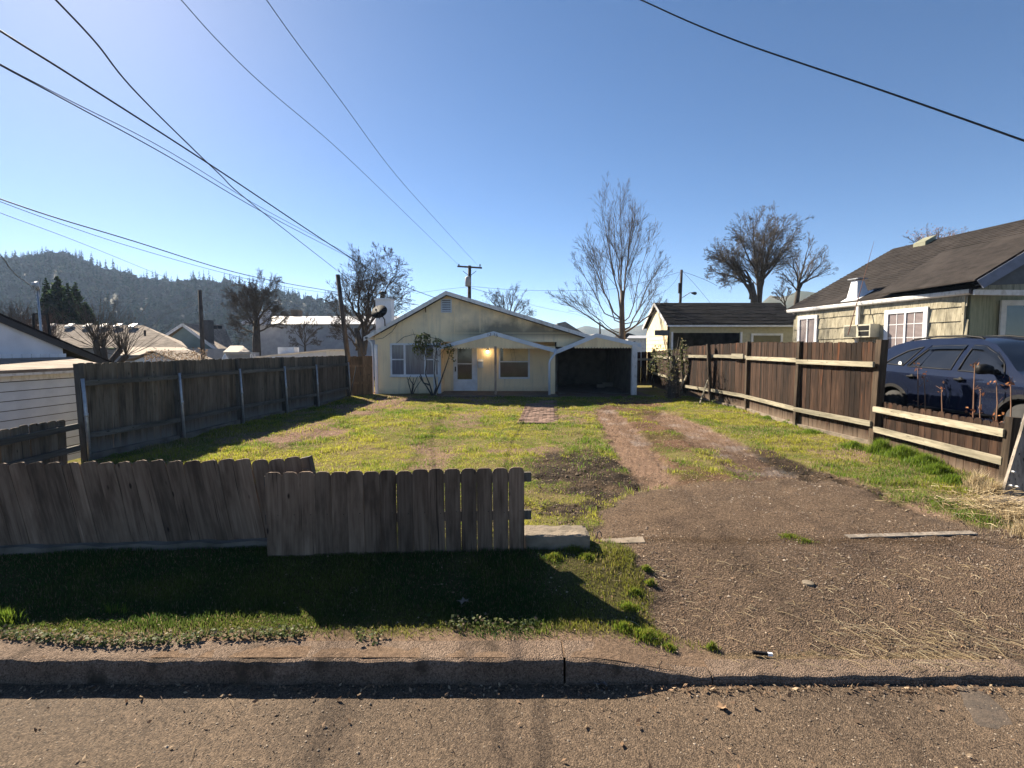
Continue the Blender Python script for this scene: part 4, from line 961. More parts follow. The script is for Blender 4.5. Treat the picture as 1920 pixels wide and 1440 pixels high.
# ------------------------------------------------------------------ black-roofed garage behind
GY0, GY1 = 26.0, 30.0; gxl = at(1252,620,GY0).x; gxr = at(1500,610,GY0).x; gez = at(1400,611,GY0).z; grz = at(1236,568,28).z
GA = thing('black_roofed_garage', 'cream outbuilding with black shingle roof and open dark bay behind the brown fence', 'garage', (gxl,GY0,.3))
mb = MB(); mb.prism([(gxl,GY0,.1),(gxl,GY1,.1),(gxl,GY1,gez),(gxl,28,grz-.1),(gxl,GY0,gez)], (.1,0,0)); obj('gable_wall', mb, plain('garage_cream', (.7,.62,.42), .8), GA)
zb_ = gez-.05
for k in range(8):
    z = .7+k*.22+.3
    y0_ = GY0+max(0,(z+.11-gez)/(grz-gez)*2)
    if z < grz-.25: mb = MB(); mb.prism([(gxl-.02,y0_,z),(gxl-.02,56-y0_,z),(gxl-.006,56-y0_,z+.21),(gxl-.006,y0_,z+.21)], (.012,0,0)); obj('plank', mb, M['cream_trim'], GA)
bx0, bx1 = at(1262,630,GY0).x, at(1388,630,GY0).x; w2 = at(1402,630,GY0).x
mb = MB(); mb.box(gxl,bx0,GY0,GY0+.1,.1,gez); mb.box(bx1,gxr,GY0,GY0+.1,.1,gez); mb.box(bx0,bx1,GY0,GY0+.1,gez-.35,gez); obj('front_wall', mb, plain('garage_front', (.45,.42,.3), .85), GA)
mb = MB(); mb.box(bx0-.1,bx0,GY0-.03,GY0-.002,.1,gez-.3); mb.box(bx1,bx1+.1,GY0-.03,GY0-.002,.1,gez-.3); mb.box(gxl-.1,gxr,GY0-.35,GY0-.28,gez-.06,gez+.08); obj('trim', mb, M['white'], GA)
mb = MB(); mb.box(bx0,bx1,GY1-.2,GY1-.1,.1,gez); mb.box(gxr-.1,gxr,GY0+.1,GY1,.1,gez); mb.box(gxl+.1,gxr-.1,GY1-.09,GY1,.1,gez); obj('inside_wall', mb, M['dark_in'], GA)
mb = MB()
mb.prism([(gxl-.15,GY0-.35,gez+.08),(gxr,GY0-.35,gez+.08),(gxr,28,grz),(gxl-.15,28,grz)], (0,0,-.05)); mb.prism([(gxl-.15,28,grz),(gxr,28,grz),(gxr,GY1+.35,gez+.08),(gxl-.15,GY1+.35,gez+.08)], (0,0,-.05)); gro = obj('roof', mb, M['roof_black'], GA)
mb = MB(); n = 15
for i in range(n):
    y0_ = lerp(GY0-.36,28,i/n); y1_ = lerp(GY0-.36,28,(i+1)/n); z0_ = lerp(gez+.09,grz+.01,i/n); z1_ = lerp(gez+.09,grz+.01,(i+1)/n); x = gxl-.15
    while x < gxr:
        w = rnd.choice((.3,.4,.5)); e = min(gxr, x+w); j = rnd.choice((0,.006,.014)); mb.add([(x,y0_,z0_+.014+j),(e,y0_,z0_+.014+j),(e,y1_,z1_),(x,y1_,z1_),(x,y0_,z0_-.006),(e,y0_,z0_-.006)], [(0,1,2,3),(4,5,1,0)]); x = e
tag(obj('shingle', mb, M['roof_black'], gro), kind='stuff')
mb = MB()
for (y0_,z0_,y1_,z1_) in ((GY0-.35,gez+.02,28,grz-.05),(28,grz-.05,GY1+.35,gez+.02)): mb.bar((gxl-.17,y0_,z0_),(gxl-.17,y1_,z1_),.03,.14)
obj('barge_board', mb, M['white_old'], GA)
a, b = at(1412,629,GY0), at(1463,645,GY0); window(GA, a.x, b.x, .9, a.z, GY0, (), (), pane='glass_dark', fw=.1, sill=False)
a = at(1228,619,GY0-.4); b = at(1255,629,GY0-.4); mb = MB(); mb.box(a.x,b.x,GY0-.4,GY0-.34,b.z,a.z); obj('eave_box', mb, plain('grey_eave_box', (.12,.12,.12), .8), GA)

# ------------------------------------------------------------------ blue SUV
CX, CR, CG = 7.80, 11.45, .30                         # side plane, rear end, ground height
SUV = thing('suv', 'dark blue SUV parked nose to the street behind the low fence', 'car', (CX+.9, CR-2.3, CG))
CW = 1.86
top_prof = [(.0,.62),(.03,.95),(.10,1.12),(.30,1.42),(.50,1.60),(.80,1.69),(1.3,1.735),(1.9,1.74),(2.4,1.71),(2.75,1.62),(3.1,1.42),(3.42,1.20),(3.55,1.135),(3.9,1.09),(4.25,1.02),(4.5,.93),(4.62,.82),(4.68,.62)]
def topz(s): return float(np.interp(s, [p[0] for p in top_prof], [p[1] for p in top_prof]))
def belt(s): return 1.19-.035*s if s < 3.4 else 1.071-.02*(s-3.4)
def inset(s, z):                                     # how far in from the side plane
    b = belt(min(max(s,.0),4.4)); end = .14*max(0,1-s/.5)**2 + .22*max(0,(s-3.9)/.78)**2
    if z > b: t = (z-b)/.6; up = .045+.33*t+.10*t*t
    else:
        up = .045*max(0,1-(b-z)/.12)**1.5
        up += .012*math.exp(-((z-(b-.17))/.03)**2)*0
        if z < .62: up += .02*((.62-z)/.3)
        up -= .018*math.exp(-((z-.60)/.10)**2)*0
        up += .02*math.exp(-((z-(.70))/.12)**2)
    return up+end
def cpt(s, z, side=0, o=0):
    x = inset(s, z)-o
    return (CX+x if side == 0 else CX+CW-x, CR-s, CG+z)
wheels = [(.95,.355),(3.65,.355)]; AR = .41
glass_polys = {'quarter_window': [(.62,1.235),(.80,1.37),(1.02,1.50),(1.33,1.575),(1.22,1.34),(1.14,1.205)],
  'rear_door_window': [(1.27,1.195),(1.38,1.38),(1.52,1.585),(2.23,1.60),(2.27,1.165)],
  'front_door_window': [(2.42,1.155),(2.38,1.60),(2.62,1.575),(2.90,1.455),(3.17,1.285),(3.28,1.125)]}
def inpoly(poly, x, y):
    c = False; n = len(poly)
    for i in range(n):
        (x0,y0),(x1,y1) = poly[i], poly[(i+1)%n]
        if (y0 > y) != (y1 > y) and x < (x1-x0)*(y-y0)/(y1-y0)+x0: c = not c
    return c
ss = np.arange(0, 4.681, .02); zz_ = np.arange(.26, 1.76, .02)
for side in (0, 1):
    body = MB(); gl = {k: MB() for k in glass_polys}; vid = {}
    def vert(m, key, i, j):
        k = (key, i, j)
        if k not in vid:
            s = float(ss[i]); z = min(float(zz_[j]), topz(s)); m.v.append(cpt(s, z, side, 0 if key == 'b' else -.006)); vid[k] = len(m.v)-1
        return vid[k]
    for i in range(len(ss)-1):
        for j in range(len(zz_)-1):
            s = float(ss[i])+.01; z = float(zz_[j])+.01
            if z-.01 > max(topz(float(ss[i])), topz(float(ss[i+1]))): continue
            if any((s-ws)**2+(z-wz)**2 < AR**2 for ws, wz in wheels): continue
            key = 'b'; m = body
            for k, pg in glass_polys.items():
                if inpoly(pg, s, z): key = k; m = gl[k]; break
            q = [vert(m, key, i, j), vert(m, key, i+1, j), vert(m, key, i+1, j+1), vert(m, key, i, j+1)]
            m.f.append(tuple(q if side == 1 else q[::-1])); m.m.append(0)
    obj('body_side', body, M['paint'], SUV, True)
    for k in gl: obj('window', gl[k], M['glass_dark'], SUV, True)
    if side == 0:
        for k, pg in glass_polys.items():
            mb = MB(); pts = []
            for a_, b_ in zip(pg, pg[1:]+pg[:1]):
                for t in (0,.25,.5,.75): pts.append(cpt(lerp(a_[0],b_[0],t), lerp(a_[1],b_[1],t), 0, .002))
            mb.tube(pts+[pts[0]], .013, 5); obj('window_trim', mb, M['black'], SUV, True)
        # weather shields over the doors
        for pts in ([(1.50,1.60),(1.8,1.615),(2.25,1.615)], [(2.38,1.62),(2.62,1.60),(2.92,1.47),(3.15,1.32)]):
            mb = MB(); n = len(pts)
            for (s0_,z0_),(s1_,z1_) in zip(pts, pts[1:]):
                mb.add([cpt(s0_,z0_,0,.01),cpt(s1_,z1_,0,.01),cpt(s1_,z1_-.075,0,.035),cpt(s0_,z0_-.075,0,.035)], [(0,1,2,3)])
            obj('wind_deflector', mb, M['glass_dark'], SUV, True)
        mb = MB(); mb.tube([cpt(1.245,1.21,0,.003),cpt(1.36,1.40,0,.003),cpt(1.50,1.60,0,.003)], .022, 5); mb.tube([cpt(1.545,1.19,0,.003),cpt(1.62,1.59,0,.003)], .008, 5); obj('pillar_trim', mb, M['paint'], SUV, True)
        # door seams and handles
        mb = MB()
        for pts in ([(2.34,1.15),(2.36,.9),(2.34,.42)], [(1.25,1.19),(1.22,1.0),(1.36,.72),(1.42,.45)], [(3.36,1.1),(3.38,.85),(3.3,.42)], [(3.36,1.1),(3.12,1.34),(2.9,1.49)]):
            mb.tube([cpt(s,z,0,-.001) for s,z in pts], .006, 4)
        obj('door_seam', mb, M['black'], SUV)
        mb = MB(); mb.tube([cpt(s,.44,0,.012) for s in (1.42,2.2,3.2)], .028, 6); obj('sill_trim', mb, M['black'], SUV, True)
        for s0_ in (1.47, 2.55):
            hz = 1.005-.0*s0_; mb = MB(); mb.tube([cpt(s0_-.12,hz,0,.004),cpt(s0_-.09,hz+.004,0,.03),cpt(s0_+.07,hz,0,.034),cpt(s0_+.11,hz-.004,0,.004)], [.012,.017,.018,.012], 8); mb.lathe(cpt(s0_-.0,hz-.006,0,.002), (-1,0,0), [(-.01,.05),(.003,.05),(.004,.0)], 12); obj('door_handle', mb, M['black'], SUV, True)
    # arches
    for ws, wz in wheels:
        mb = MB(); ts = np.linspace(-.25, math.pi+.25, 18)
        pts = [(ws+(AR+.01)*math.cos(t), wz+(AR+.01)*math.sin(t)) for t in ts]; pts2 = [(ws+(AR+.075)*math.cos(t), wz+(AR+.075)*math.sin(t)) for t in ts]
        for a_, b_, c_, d_ in zip(pts, pts[1:], pts2[1:], pts2): mb.add([cpt(*a_,side,.022),cpt(*b_,side,.022),cpt(*c_,side,.004),cpt(*d_,side,.004)], [(0,1,2,3)]); mb.add([cpt(*a_,side,.022),cpt(*b_,side,.022),cpt(*b_,side,-.25),cpt(*a_,side,-.25)], [(0,1,2,3)])
        obj('wheel_arch', mb, M['black'], SUV, True)
        c_ = Vector(cpt(ws, wz, side, -.02)); c_.x = CX+.04 if side == 0 else CX+CW-.04; ax = Vector((-1,0,0)) if side == 0 else Vector((1,0,0))
        wh = obj('wheel', MB().lathe(c_, ax, [(-.24,.06),(-.20,.22),(-.10,.24),(-.02,.06)], 20), M['darkmetal'], SUV, True)
        mb = MB(); mb.lathe(c_, ax, [(-.22,.24),(-.21,.32),(-.17,.352),(-.05,.352),(-.005,.33),(.0,.27),(-.02,.245),(-.05,.24)], 28); obj('tyre', mb, M['rubber'], wh, True)
        mb = MB(); mb.lathe(c_+ax*-.012, ax, [(-.04,.245),(0,.245),(.0,.225),(-.04,.22)], 28)
        for k in range(5):
            t = 2*math.pi*k/5+.3; u = Vector((0, math.cos(t), math.sin(t))); mb.bar(c_+ax*-.012, c_+ax*-.012+u*.23, .06, .02, ax)
        mb.lathe(c_, ax, [(-.02,.06),(.0,.06),(.004,.0)], 12); obj('rim', mb, M['alloy'], wh, True)
# skins across the car: tail, roof, windscreen, bonnet, nose
def skin(name, s0, s1, n, mat, o=0, x_in=0):
    mb = MB(); prof = []
    if name in ('tailgate','nose','rear_window'):
        pass
    sl = np.linspace(s0, s1, n); W = 9
    for s in sl:
        z = topz(float(s)); xl_ = CX+inset(float(s), z)+x_in; xr_ = CX+CW-inset(float(s), z)-x_in
        for k in range(W):
            t = k/(W-1); prof.append((lerp(xl_,xr_,t), CR-float(s), CG+z+.045*math.sin(math.pi*t)*(1 if .3 < s < 4 else .4)+o))
    mb.add(prof, [(i*W+k, i*W+k+1, (i+1)*W+k+1, (i+1)*W+k) for i in range(len(sl)-1) for k in range(W-1)]); return obj(name, mb, mat, SUV, True)
skin('tailgate', .0, .12, 6, M['paint']); skin('rear_window', .12, .44, 6, M['glass_dark']); skin('roof', .44, 2.6, 14, M['paint'])
skin('windscreen', 2.6, 3.45, 10, M['glass_dark']); skin('bonnet', 3.45, 4.68, 12, M['paint'])
mb = MB(); mb.box(CX+.16,CX+CW-.16,CR-.02,CR+.10,CG+.35,CG+.62); obj('rear_bumper', mb, M['paint'], SUV); mb = MB(); mb.box(CX+.26,CX+CW-.26,CR-4.72,CR-4.62,CG+.3,CG+.62); obj('front_bumper', mb, M['paint'], SUV)
for sd_ in (0,1):
    mb = MB(); mb.add([cpt(s,z,sd_,.006) for s,z in ((4.35,.75),(4.62,.72),(4.55,.90),(4.28,.93))], [(0,1,2,3)]); obj('headlight', mb, M['glass'], SUV)
    mb = MB(); mb.add([cpt(s,z,sd_,.006) for s,z in ((.04,.80),(.22,.84),(.28,1.12),(.12,1.08))], [(0,1,2,3)]); obj('tail_light', mb, plain('red_lens', (.3,.01,.01), .2), SUV)
    # roof rail
    q = [cpt(s, topz(s)-.02, sd_, -.06) for s in (.75,.9,1.4,2.0,2.35,2.5)]; dzs = (0,.05,.065,.065,.045,-.01)
    mb = MB(); mb.tube([(a_[0],a_[1],a_[2]+dz) for a_, dz in zip(q, dzs)], [.016,.018,.018,.018,.02,.016], 6); obj('roof_rail', mb, M['black'], SUV, True)
    # mirror
    base = Vector(cpt(3.12,1.16,sd_,.0)); sg = -1 if sd_ == 0 else 1
    mb = MB(); mb.tube([base, base+Vector((sg*.10,.0,.0))], [.05,.035], 8); c_ = base+Vector((sg*.2,.0,.045))
    mb.tube([c_+Vector((-.12,0,0)), c_+Vector((-.11,0,0)), c_+Vector((.0,0,.005)), c_+Vector((.10,0,-.005)), c_+Vector((.115,0,0))], [.02,.078,.088,.07,.02], 12); obj('mirror', mb, M['black'], SUV, True)
mb = MB(); q = cpt(1.04,1.245,0,.0); mb.lathe((q[0]-.012,q[1],q[2]), (-1,0,.1), [(0,.048),(.002,.048)], 7); obj('sticker', mb, M['white'], SUV)
# dim interior so the windows have depth
mb = MB(); mb.box(CX+.3,CX+CW-.3,CR-4.4,CR-.3,CG+.25,CG+.95); obj('underbody', mb, M['black'], SUV)

# ------------------------------------------------------------------ plants
def leaf_mesh(name, cent, size, cols, mat, flat=.0, aspect=.55, parent=None, rg=rng):
    """many small kinked leaves, one mesh"""
    n = len(cent); a = rg.normal(size=(n,3)); a[:,2] *= (1-flat); a /= np.linalg.norm(a,axis=1)[:,None]
    b = rg.normal(size=(n,3)); 
    if flat: b[:,2] *= (1-flat)
    b -= a*(a*b).sum(1)[:,None]; b /= np.linalg.norm(b,axis=1)[:,None]; nn = np.cross(a,b)
    L = size[:,None]; w = L*aspect*.5
    v = np.stack([cent-a*L*.5, cent+b*w+nn*L*.08, cent+a*L*.5, cent-b*w+nn*L*.08], 1).reshape(-1,3)
    f = np.arange(n*4).reshape(-1,4); c = np.repeat(cols, 4, 0)
    return link(name, np_mesh(name, v, f, mat, c), parent)
def pick_cols(n, pal, j=.2, rg=rng):
    p = np.array(pal); c = p[rg.integers(0, len(p), n)]*(1+rg.uniform(-j, j, (n,1))); return np.clip(c, .002, 1)

def blades(x, y, h, w, col, lean=.5, base=None, rg=rng, bend=True):
    """grass blades: bent, two segments"""
    n = len(x); z = gsample(x, y) if base is None else base
    t = rg.uniform(0, 2*math.pi, n); ld = rg.uniform(0, 1, n)*lean*h; th = rg.uniform(0, 2*math.pi, n)
    dx, dy = np.cos(t)*ld, np.sin(t)*ld; wx, wy = np.cos(th)*w*.5, np.sin(th)*w*.5
    zb = z-.005
    v = np.stack([np.stack([x-wx,y-wy,zb],1), np.stack([x+wx,y+wy,zb],1), np.stack([x+dx*.35+wx*.8,y+dy*.35+wy*.8,z+h*.6],1), np.stack([x+dx*.35-wx*.8,y+dy*.35-wy*.8,z+h*.6],1), np.stack([x+dx,y+dy,z+h*np.sqrt(np.maximum(.2,1-(ld/np.maximum(h,1e-4))**2*.6))],1)], 1).reshape(-1,3)
    i = np.arange(n)[:,None]*5
    tri = np.concatenate([i+np.array([0,1,2]), i+np.array([0,2,3]), i+np.array([3,2,4])], 0)
    c = np.repeat(col, 5, 0).reshape(n,5,3)*np.array([.75,.75,1,1,1.1])[None,:,None]
    return v, tri, c.reshape(-1,3)
def sample_area(n, x0, x1, y0, y1, pw=1.0):
    u = rng.uniform(0,1,n)
    if pw == 0: y = y0+(y1-y0)*u
    else: y = y0*np.power(y1/y0, u)                  # density falls off with distance
    return rng.uniform(x0, x1, n), y

def gather(parts):
    vs, ts, cs, o = [], [], [], 0
    for v, t, c in parts: vs.append(v); ts.append(t+o); cs.append(c); o += len(v)
    return np.concatenate(vs), np.concatenate(ts), np.concatenate(cs)
def lawn_density(x, y):
    f = near_fields(x, y)
    g = np.clip(.74+.7*fbm(x,y,.7,4,61)+.7*fbm(x,y,3.2,3,62), .04, 1)
    pat = sstep(-.05, .35, fbm(x,y,1.6,4,67))
    bare = np.clip(f['apron']*1.0+f['trk']*1.0+f['dirt']*(.97-.6*pat)+f['mud']*.9+f['soil']*.86+f['path']*1.2+f['slab'], 0, 1)
    bare = np.minimum(bare, 1-.85*f['isle']*(1-f['apron']))
    return g*(1-bare), f
parts = []
# lawn
x, y = sample_area(620000, -6.9, 7.0, 4.75, 19.0)
dn_, f_ = lawn_density(x, y); k = rng.uniform(0,1,len(x)) < dn_; x, y = x[k], y[k]; n = len(x)
tone = np.clip(.38+1.5*fbm(x,y,.7,4,63)+.9*fbm(x,y,3,3,66)+rng.normal(0,.25,n),0,1)
green = np.array((.12,.20,.022)); yel = np.array((.34,.34,.045)); straw = np.array((.30,.235,.13))
col = green*(1-tone[:,None])+yel*tone[:,None]; s_ = (rng.uniform(0,1,n) < .20+.25*np.clip(fbm(x,y,1.1,4,64),0,1)); col[s_] = straw
col *= rng.uniform(.65,1.3,(n,1))
tuft = np.clip(.5+1.2*fbm(x,y,2.6,3,65),0,1)
h = rng.uniform(.015,.042,n)*(.55+1.5*tuft**2)*(1+.25*(y<7)); w = (.0045+.0007*np.maximum(0,y-5))*rng.uniform(.7,1.4,n)
parts.append(blades(x, y, h, w, col, .9))
# verge in front of the fence
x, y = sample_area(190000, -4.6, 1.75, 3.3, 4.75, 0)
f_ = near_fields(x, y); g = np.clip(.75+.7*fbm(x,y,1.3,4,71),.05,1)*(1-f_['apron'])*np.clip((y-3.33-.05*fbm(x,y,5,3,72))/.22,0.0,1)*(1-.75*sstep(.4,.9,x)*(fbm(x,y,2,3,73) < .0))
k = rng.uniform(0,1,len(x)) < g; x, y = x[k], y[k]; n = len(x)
tone = np.clip(.15+.7*fbm(x,y,1.2,3,74)+.6*sstep(.2,.8,x)+.35*sstep(3.65,3.45,y),0,1); col = np.array((.05,.095,.02))*(1-tone[:,None])+np.array((.19,.19,.035))*tone[:,None]  # dark green grass with fence shade painted in, yellower where sun falls
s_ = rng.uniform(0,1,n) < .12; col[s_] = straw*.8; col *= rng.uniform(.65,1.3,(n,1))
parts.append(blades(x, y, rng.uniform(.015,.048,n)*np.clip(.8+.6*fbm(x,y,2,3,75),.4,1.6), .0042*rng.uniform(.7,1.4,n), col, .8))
# tufts on the drive edge and seam
def tuft_at(px_, py_, r, n, hh, col, ww=.006, lean=.6):
    q = GG_(px_, py_); t = rng.uniform(0,2*math.pi,n); rr_ = r*np.minimum(1.5, np.abs(rng.normal(0,.55,n))); X = q.x+np.cos(t)*rr_; Y = q.y+np.sin(t)*rr_*.7
    c = pick_cols(n, col, .3); parts.append(blades(X, Y, hh*rng.uniform(.35,1.15,n)*np.clip(1.1-.55*rr_/r,.3,1), ww*rng.uniform(.7,1.3,n), c, lean))
BRIGHT = [(.13,.21,.022),(.17,.23,.03),(.10,.16,.02)]; YEL = [(.2,.22,.03),(.15,.18,.025),(.24,.2,.06)]; STRAW = [(.42,.33,.2),(.34,.26,.15),(.5,.42,.28)]
for (px_,py_,r,n,hh) in ((1690,858,.35,2600,.24),(1650,848,.25,1600,.26),(1735,872,.35,2200,.2),(1600,840,.25,900,.14),(1520,812,.3,900,.10),(1345,756,.35,900,.13),(1380,765,.3,600,.10),(1440,785,.3,700,.09),(1785,905,.3,1500,.15),(1755,885,.25,1200,.17),(1480,795,.2,600,.12)): tuft_at(px_,py_,r,n,hh,BRIGHT,.008)
for (px_,py_,r,n,hh) in ((1190,1120,.09,500,.05),(1212,1075,.06,350,.05),(1180,1150,.12,600,.045),(1215,1205,.16,1500,.05),(1170,1195,.12,900,.05),(1335,1215,.045,260,.06),(1255,1222,.07,260,.04),(1480,1005,.12,500,.03),(1510,1014,.1,260,.03),(1220,1100,.05,260,.06),(1075,1040,.16,900,.06),(1040,1060,.1,500,.05),(1100,1060,.1,400,.05)): tuft_at(px_,py_,r,n,hh,YEL+BRIGHT,.0045)
for (px_,py_,r,n,hh) in ((10,1190,.13,260,.12),(205,1165,.07,40,.11),(235,1168,.05,26,.10),(1090,1028,.1,350,.09)): tuft_at(px_,py_,r,n,hh,BRIGHT,.005)
for (px_,py_,r,n,hh) in ((1860,930,.3,900,.24),(1900,975,.35,900,.16),(1830,915,.2,400,.28),(1930,1000,.3,700,.14)): tuft_at(px_,py_,r,n,hh,STRAW,.007,.95)
for (px_,py_,r,n,hh) in ((300,842,.5,900,.11),(345,830,.4,500,.12),(420,815,.5,500,.1),(700,750,.3,60,.2),(730,752,.15,120,.15)): tuft_at(px_,py_,r,n,hh,YEL+STRAW,.007,.7)
v, t, c = gather(parts)
grass = tag(link('grass', np_mesh('grass', v, t, M['grass'], c)), kind='stuff')

# clover and ivy running along the kerb
n = 1700; x = rng.uniform(-3.6,-1.25,n); y = 3.29+np.abs(rng.normal(0,.06,n))+.05*np.sin(x*3); m_ = fbm(x,y,2.2,3,81) > -.35; x, y = x[m_], y[m_]
x2 = rng.uniform(-1.2,.9,2200); y2 = 3.44+rng.normal(0,.07,2200)+.03*x2; m_ = fbm(x2,y2,3,3,82) > .3; x = np.concatenate([x,x2[m_]]); y = np.concatenate([y,y2[m_]])
cent = np.stack([x,y,np.maximum(gsample(x,y),-.125)+rng.uniform(.0,.05,len(x))],1)
tag(leaf_mesh('ground_cover', cent, rng.uniform(.014,.032,len(x)), pick_cols(len(x),[(.07,.10,.03),(.10,.13,.04),(.2,.15,.10),(.13,.15,.06)],.3), M['leaf'], .4, .8), kind='stuff')
# dry leaves, straw and thatch
def litter(name, x, y, size, pal, z=None, flat=.7, mat='dry', asp=.5):
    zz = (gsample(x,y) if z is None else z)+rng.uniform(.002,.012,len(x))
    return tag(leaf_mesh(name, np.stack([x,y,zz],1), size, pick_cols(len(x),pal,.3), M[mat], flat, asp), kind='stuff')
x, y = sample_area(60000, -6.8, 6.9, 4.7, 19.2); d_, f_ = lawn_density(x,y); k = rng.uniform(0,1,len(x)) < np.clip(.25+.7*f_['soil']+.35*(d_ < .45)-.9*f_['apron']-f_['path']-.3*f_['mud'],0,1); x, y = x[k], y[k]
litter('thatch', x, y, rng.uniform(.012,.035,len(x))*(1+.05*y), [(.34,.24,.15),(.26,.18,.12),(.42,.33,.24),(.18,.12,.08)], asp=.35)
# gutter leaves
x = np.concatenate([rng.uniform(-3.2,.4,260), rng.uniform(.4,3.4,420), rng.uniform(-3.4,3.4,180)]); y = np.concatenate([3.07-np.abs(rng.normal(0,.05,260)), 3.06-np.abs(rng.normal(0,.04,420)), rng.uniform(2.4,3.05,180)])
litter('fallen_leaves', x, y, rng.uniform(.01,.05,len(x))*rng.uniform(.5,1,len(x)), [(.30,.2,.13),(.22,.14,.085),(.4,.3,.2),(.12,.08,.055)], z=np.full(len(x), ROAD_Z+.006), flat=.55)
x, y = sample_area(2600, -3.6, 4.6, 3.32, 5.2, 0); litter('fallen_leaves', x, y, rng.uniform(.008,.03,len(x)), [(.3,.2,.13),(.24,.15,.09),(.42,.33,.24)], flat=.6)
# straw on the apron and dead grass at the fence corner
def straws(name, x, y, L, pal, z=None, up=.15, r=.0016, dirs=None):
    n = len(x); zz = (gsample(x,y) if z is None else z)+.006; t = rng.uniform(0,2*math.pi,n) if dirs is None else dirs+rng.normal(0,.5,n)
    e = rng.uniform(-.03,up,n); d = np.stack([np.cos(t)*np.cos(e),np.sin(t)*np.cos(e),np.abs(np.sin(e))],1); p0 = np.stack([x,y,zz],1)
    bendv = rng.normal(0,.08,(n,3))*L[:,None]; bendv[:,2] = np.abs(bendv[:,2]); sd_ = np.cross(d,[0,0,1.0]); sd_ /= np.linalg.norm(sd_,axis=1)[:,None]+1e-9
    rr_ = (r if hasattr(r,'__len__') else np.full(n,r))[:,None]
    p1 = p0+d*L[:,None]*.5+bendv; p2 = p0+d*L[:,None]+np.array([0,0,-.0])
    up_ = np.array([0,0,1.0])*rr_
    v = np.stack([p0-sd_*rr_,p0+sd_*rr_,p0+up_*1.5,p1-sd_*rr_,p1+sd_*rr_,p1+up_*1.5,p2-sd_*rr_*.5,p2+sd_*rr_*.5,p2+up_],1).reshape(-1,3); i = np.arange(n)[:,None]*9
    f = np.concatenate([i+np.array(q) for q in ((0,3,5,2),(1,2,5,4),(3,6,8,5),(4,5,8,7))],0)
    return tag(link(name, np_mesh(name, v, f, M['dry'], np.repeat(pick_cols(n,pal,.25),9,0))), kind='stuff')
q = G(1890,955); n = 900; x = q.x+rng.normal(0,.4,n)+.1; y = q.y+rng.normal(0,.3,n); straws('straw', x, y, rng.uniform(.1,.45,n), STRAW, up=.6, r=.0028, dirs=np.full(n,-2.2))
q = G(1830,1235,-.23); n = 240; x = q.x+rng.normal(-.1,.5,n); y = np.maximum(q.y+rng.normal(.1,.16,n), 3.16); straws('straw', x, y, rng.uniform(.05,.22,n), STRAW, up=.2, r=.0016, dirs=np.full(n,2.6))
x, y = sample_area(420, .9, 4.2, 3.2, 4.6, 0); straws('straw', x, y, rng.uniform(.03,.12,len(x)), STRAW, r=.0013)
x = rng.uniform(-3.4,3.4,60); y = rng.uniform(2.4,3.05,60); straws('straw', x, y, rng.uniform(.03,.12,60), [(.3,.22,.14),(.2,.13,.09)], z=np.full(60,ROAD_Z+.004), r=.0014)
# loose stones
def stones(name, x, y, s, z, pal):
    n = len(x); o = np.array([(1,0,0),(0,1,0),(-1,0,0),(0,-1,0),(0,0,.75),(0,0,-.6)]); sc = s[:,None,None]*rng.uniform(.6,1.25,(n,6,1)); t = rng.uniform(0,6.28,n)
    ct, st = np.cos(t), np.sin(t); b = np.repeat(o[None],n,0)*sc; v = np.stack([b[...,0]*ct[:,None]-b[...,1]*st[:,None], b[...,0]*st[:,None]+b[...,1]*ct[:,None], b[...,2]],-1)+np.stack([x,y,z],1)[:,None,:]
    f0 = np.array([(0,1,4),(1,2,4),(2,3,4),(3,0,4)]); f = (np.arange(n)[:,None,None]*6+f0[None]).reshape(-1,3)
    return tag(link(name, np_mesh(name, v.reshape(-1,3), f, M['stone'], np.repeat(pick_cols(n,pal,.3),6,0))), kind='stuff')
M['stone'] = leafy('stone', 0.0, .9, .15)
x, y = sample_area(40000, .4, 6.2, 3.2, 7.3); f_ = near_fields(x,y); k = rng.uniform(0,1,len(x)) < f_['apron']*np.clip(.45+.8*fbm(x,y,1.1,4,91),.05,1); x, y = x[k], y[k]
stones('gravel', x, y, rng.gamma(1.6,.0022,len(x))+.0012, gsample(x,y)+.0012, [(.16,.118,.09),(.21,.165,.13),(.10,.08,.068),(.29,.24,.19),(.13,.10,.08)])
x = rng.uniform(-3.4,3.4,9000); y = rng.uniform(2.2,3.08,9000); stones('road_grit', x, y, rng.gamma(2,.0011,9000)+.001, np.full(9000, ROAD_Z+.002), [(.19,.15,.115),(.14,.11,.085),(.28,.23,.18)])
# clods in the churned mud
x, y = sample_area(9000, -.1, 6.9, 4.8, 8.2); f_ = near_fields(x,y); k = rng.uniform(0,1,len(x)) < f_['mud']*.8*(1-f_['apron']); x, y = x[k], y[k]
stones('soil_clods', x, y, rng.gamma(2,.0045,len(x))+.003, gsample(x,y)+.002, [(.045,.033,.025),(.07,.05,.036),(.10,.075,.052)])

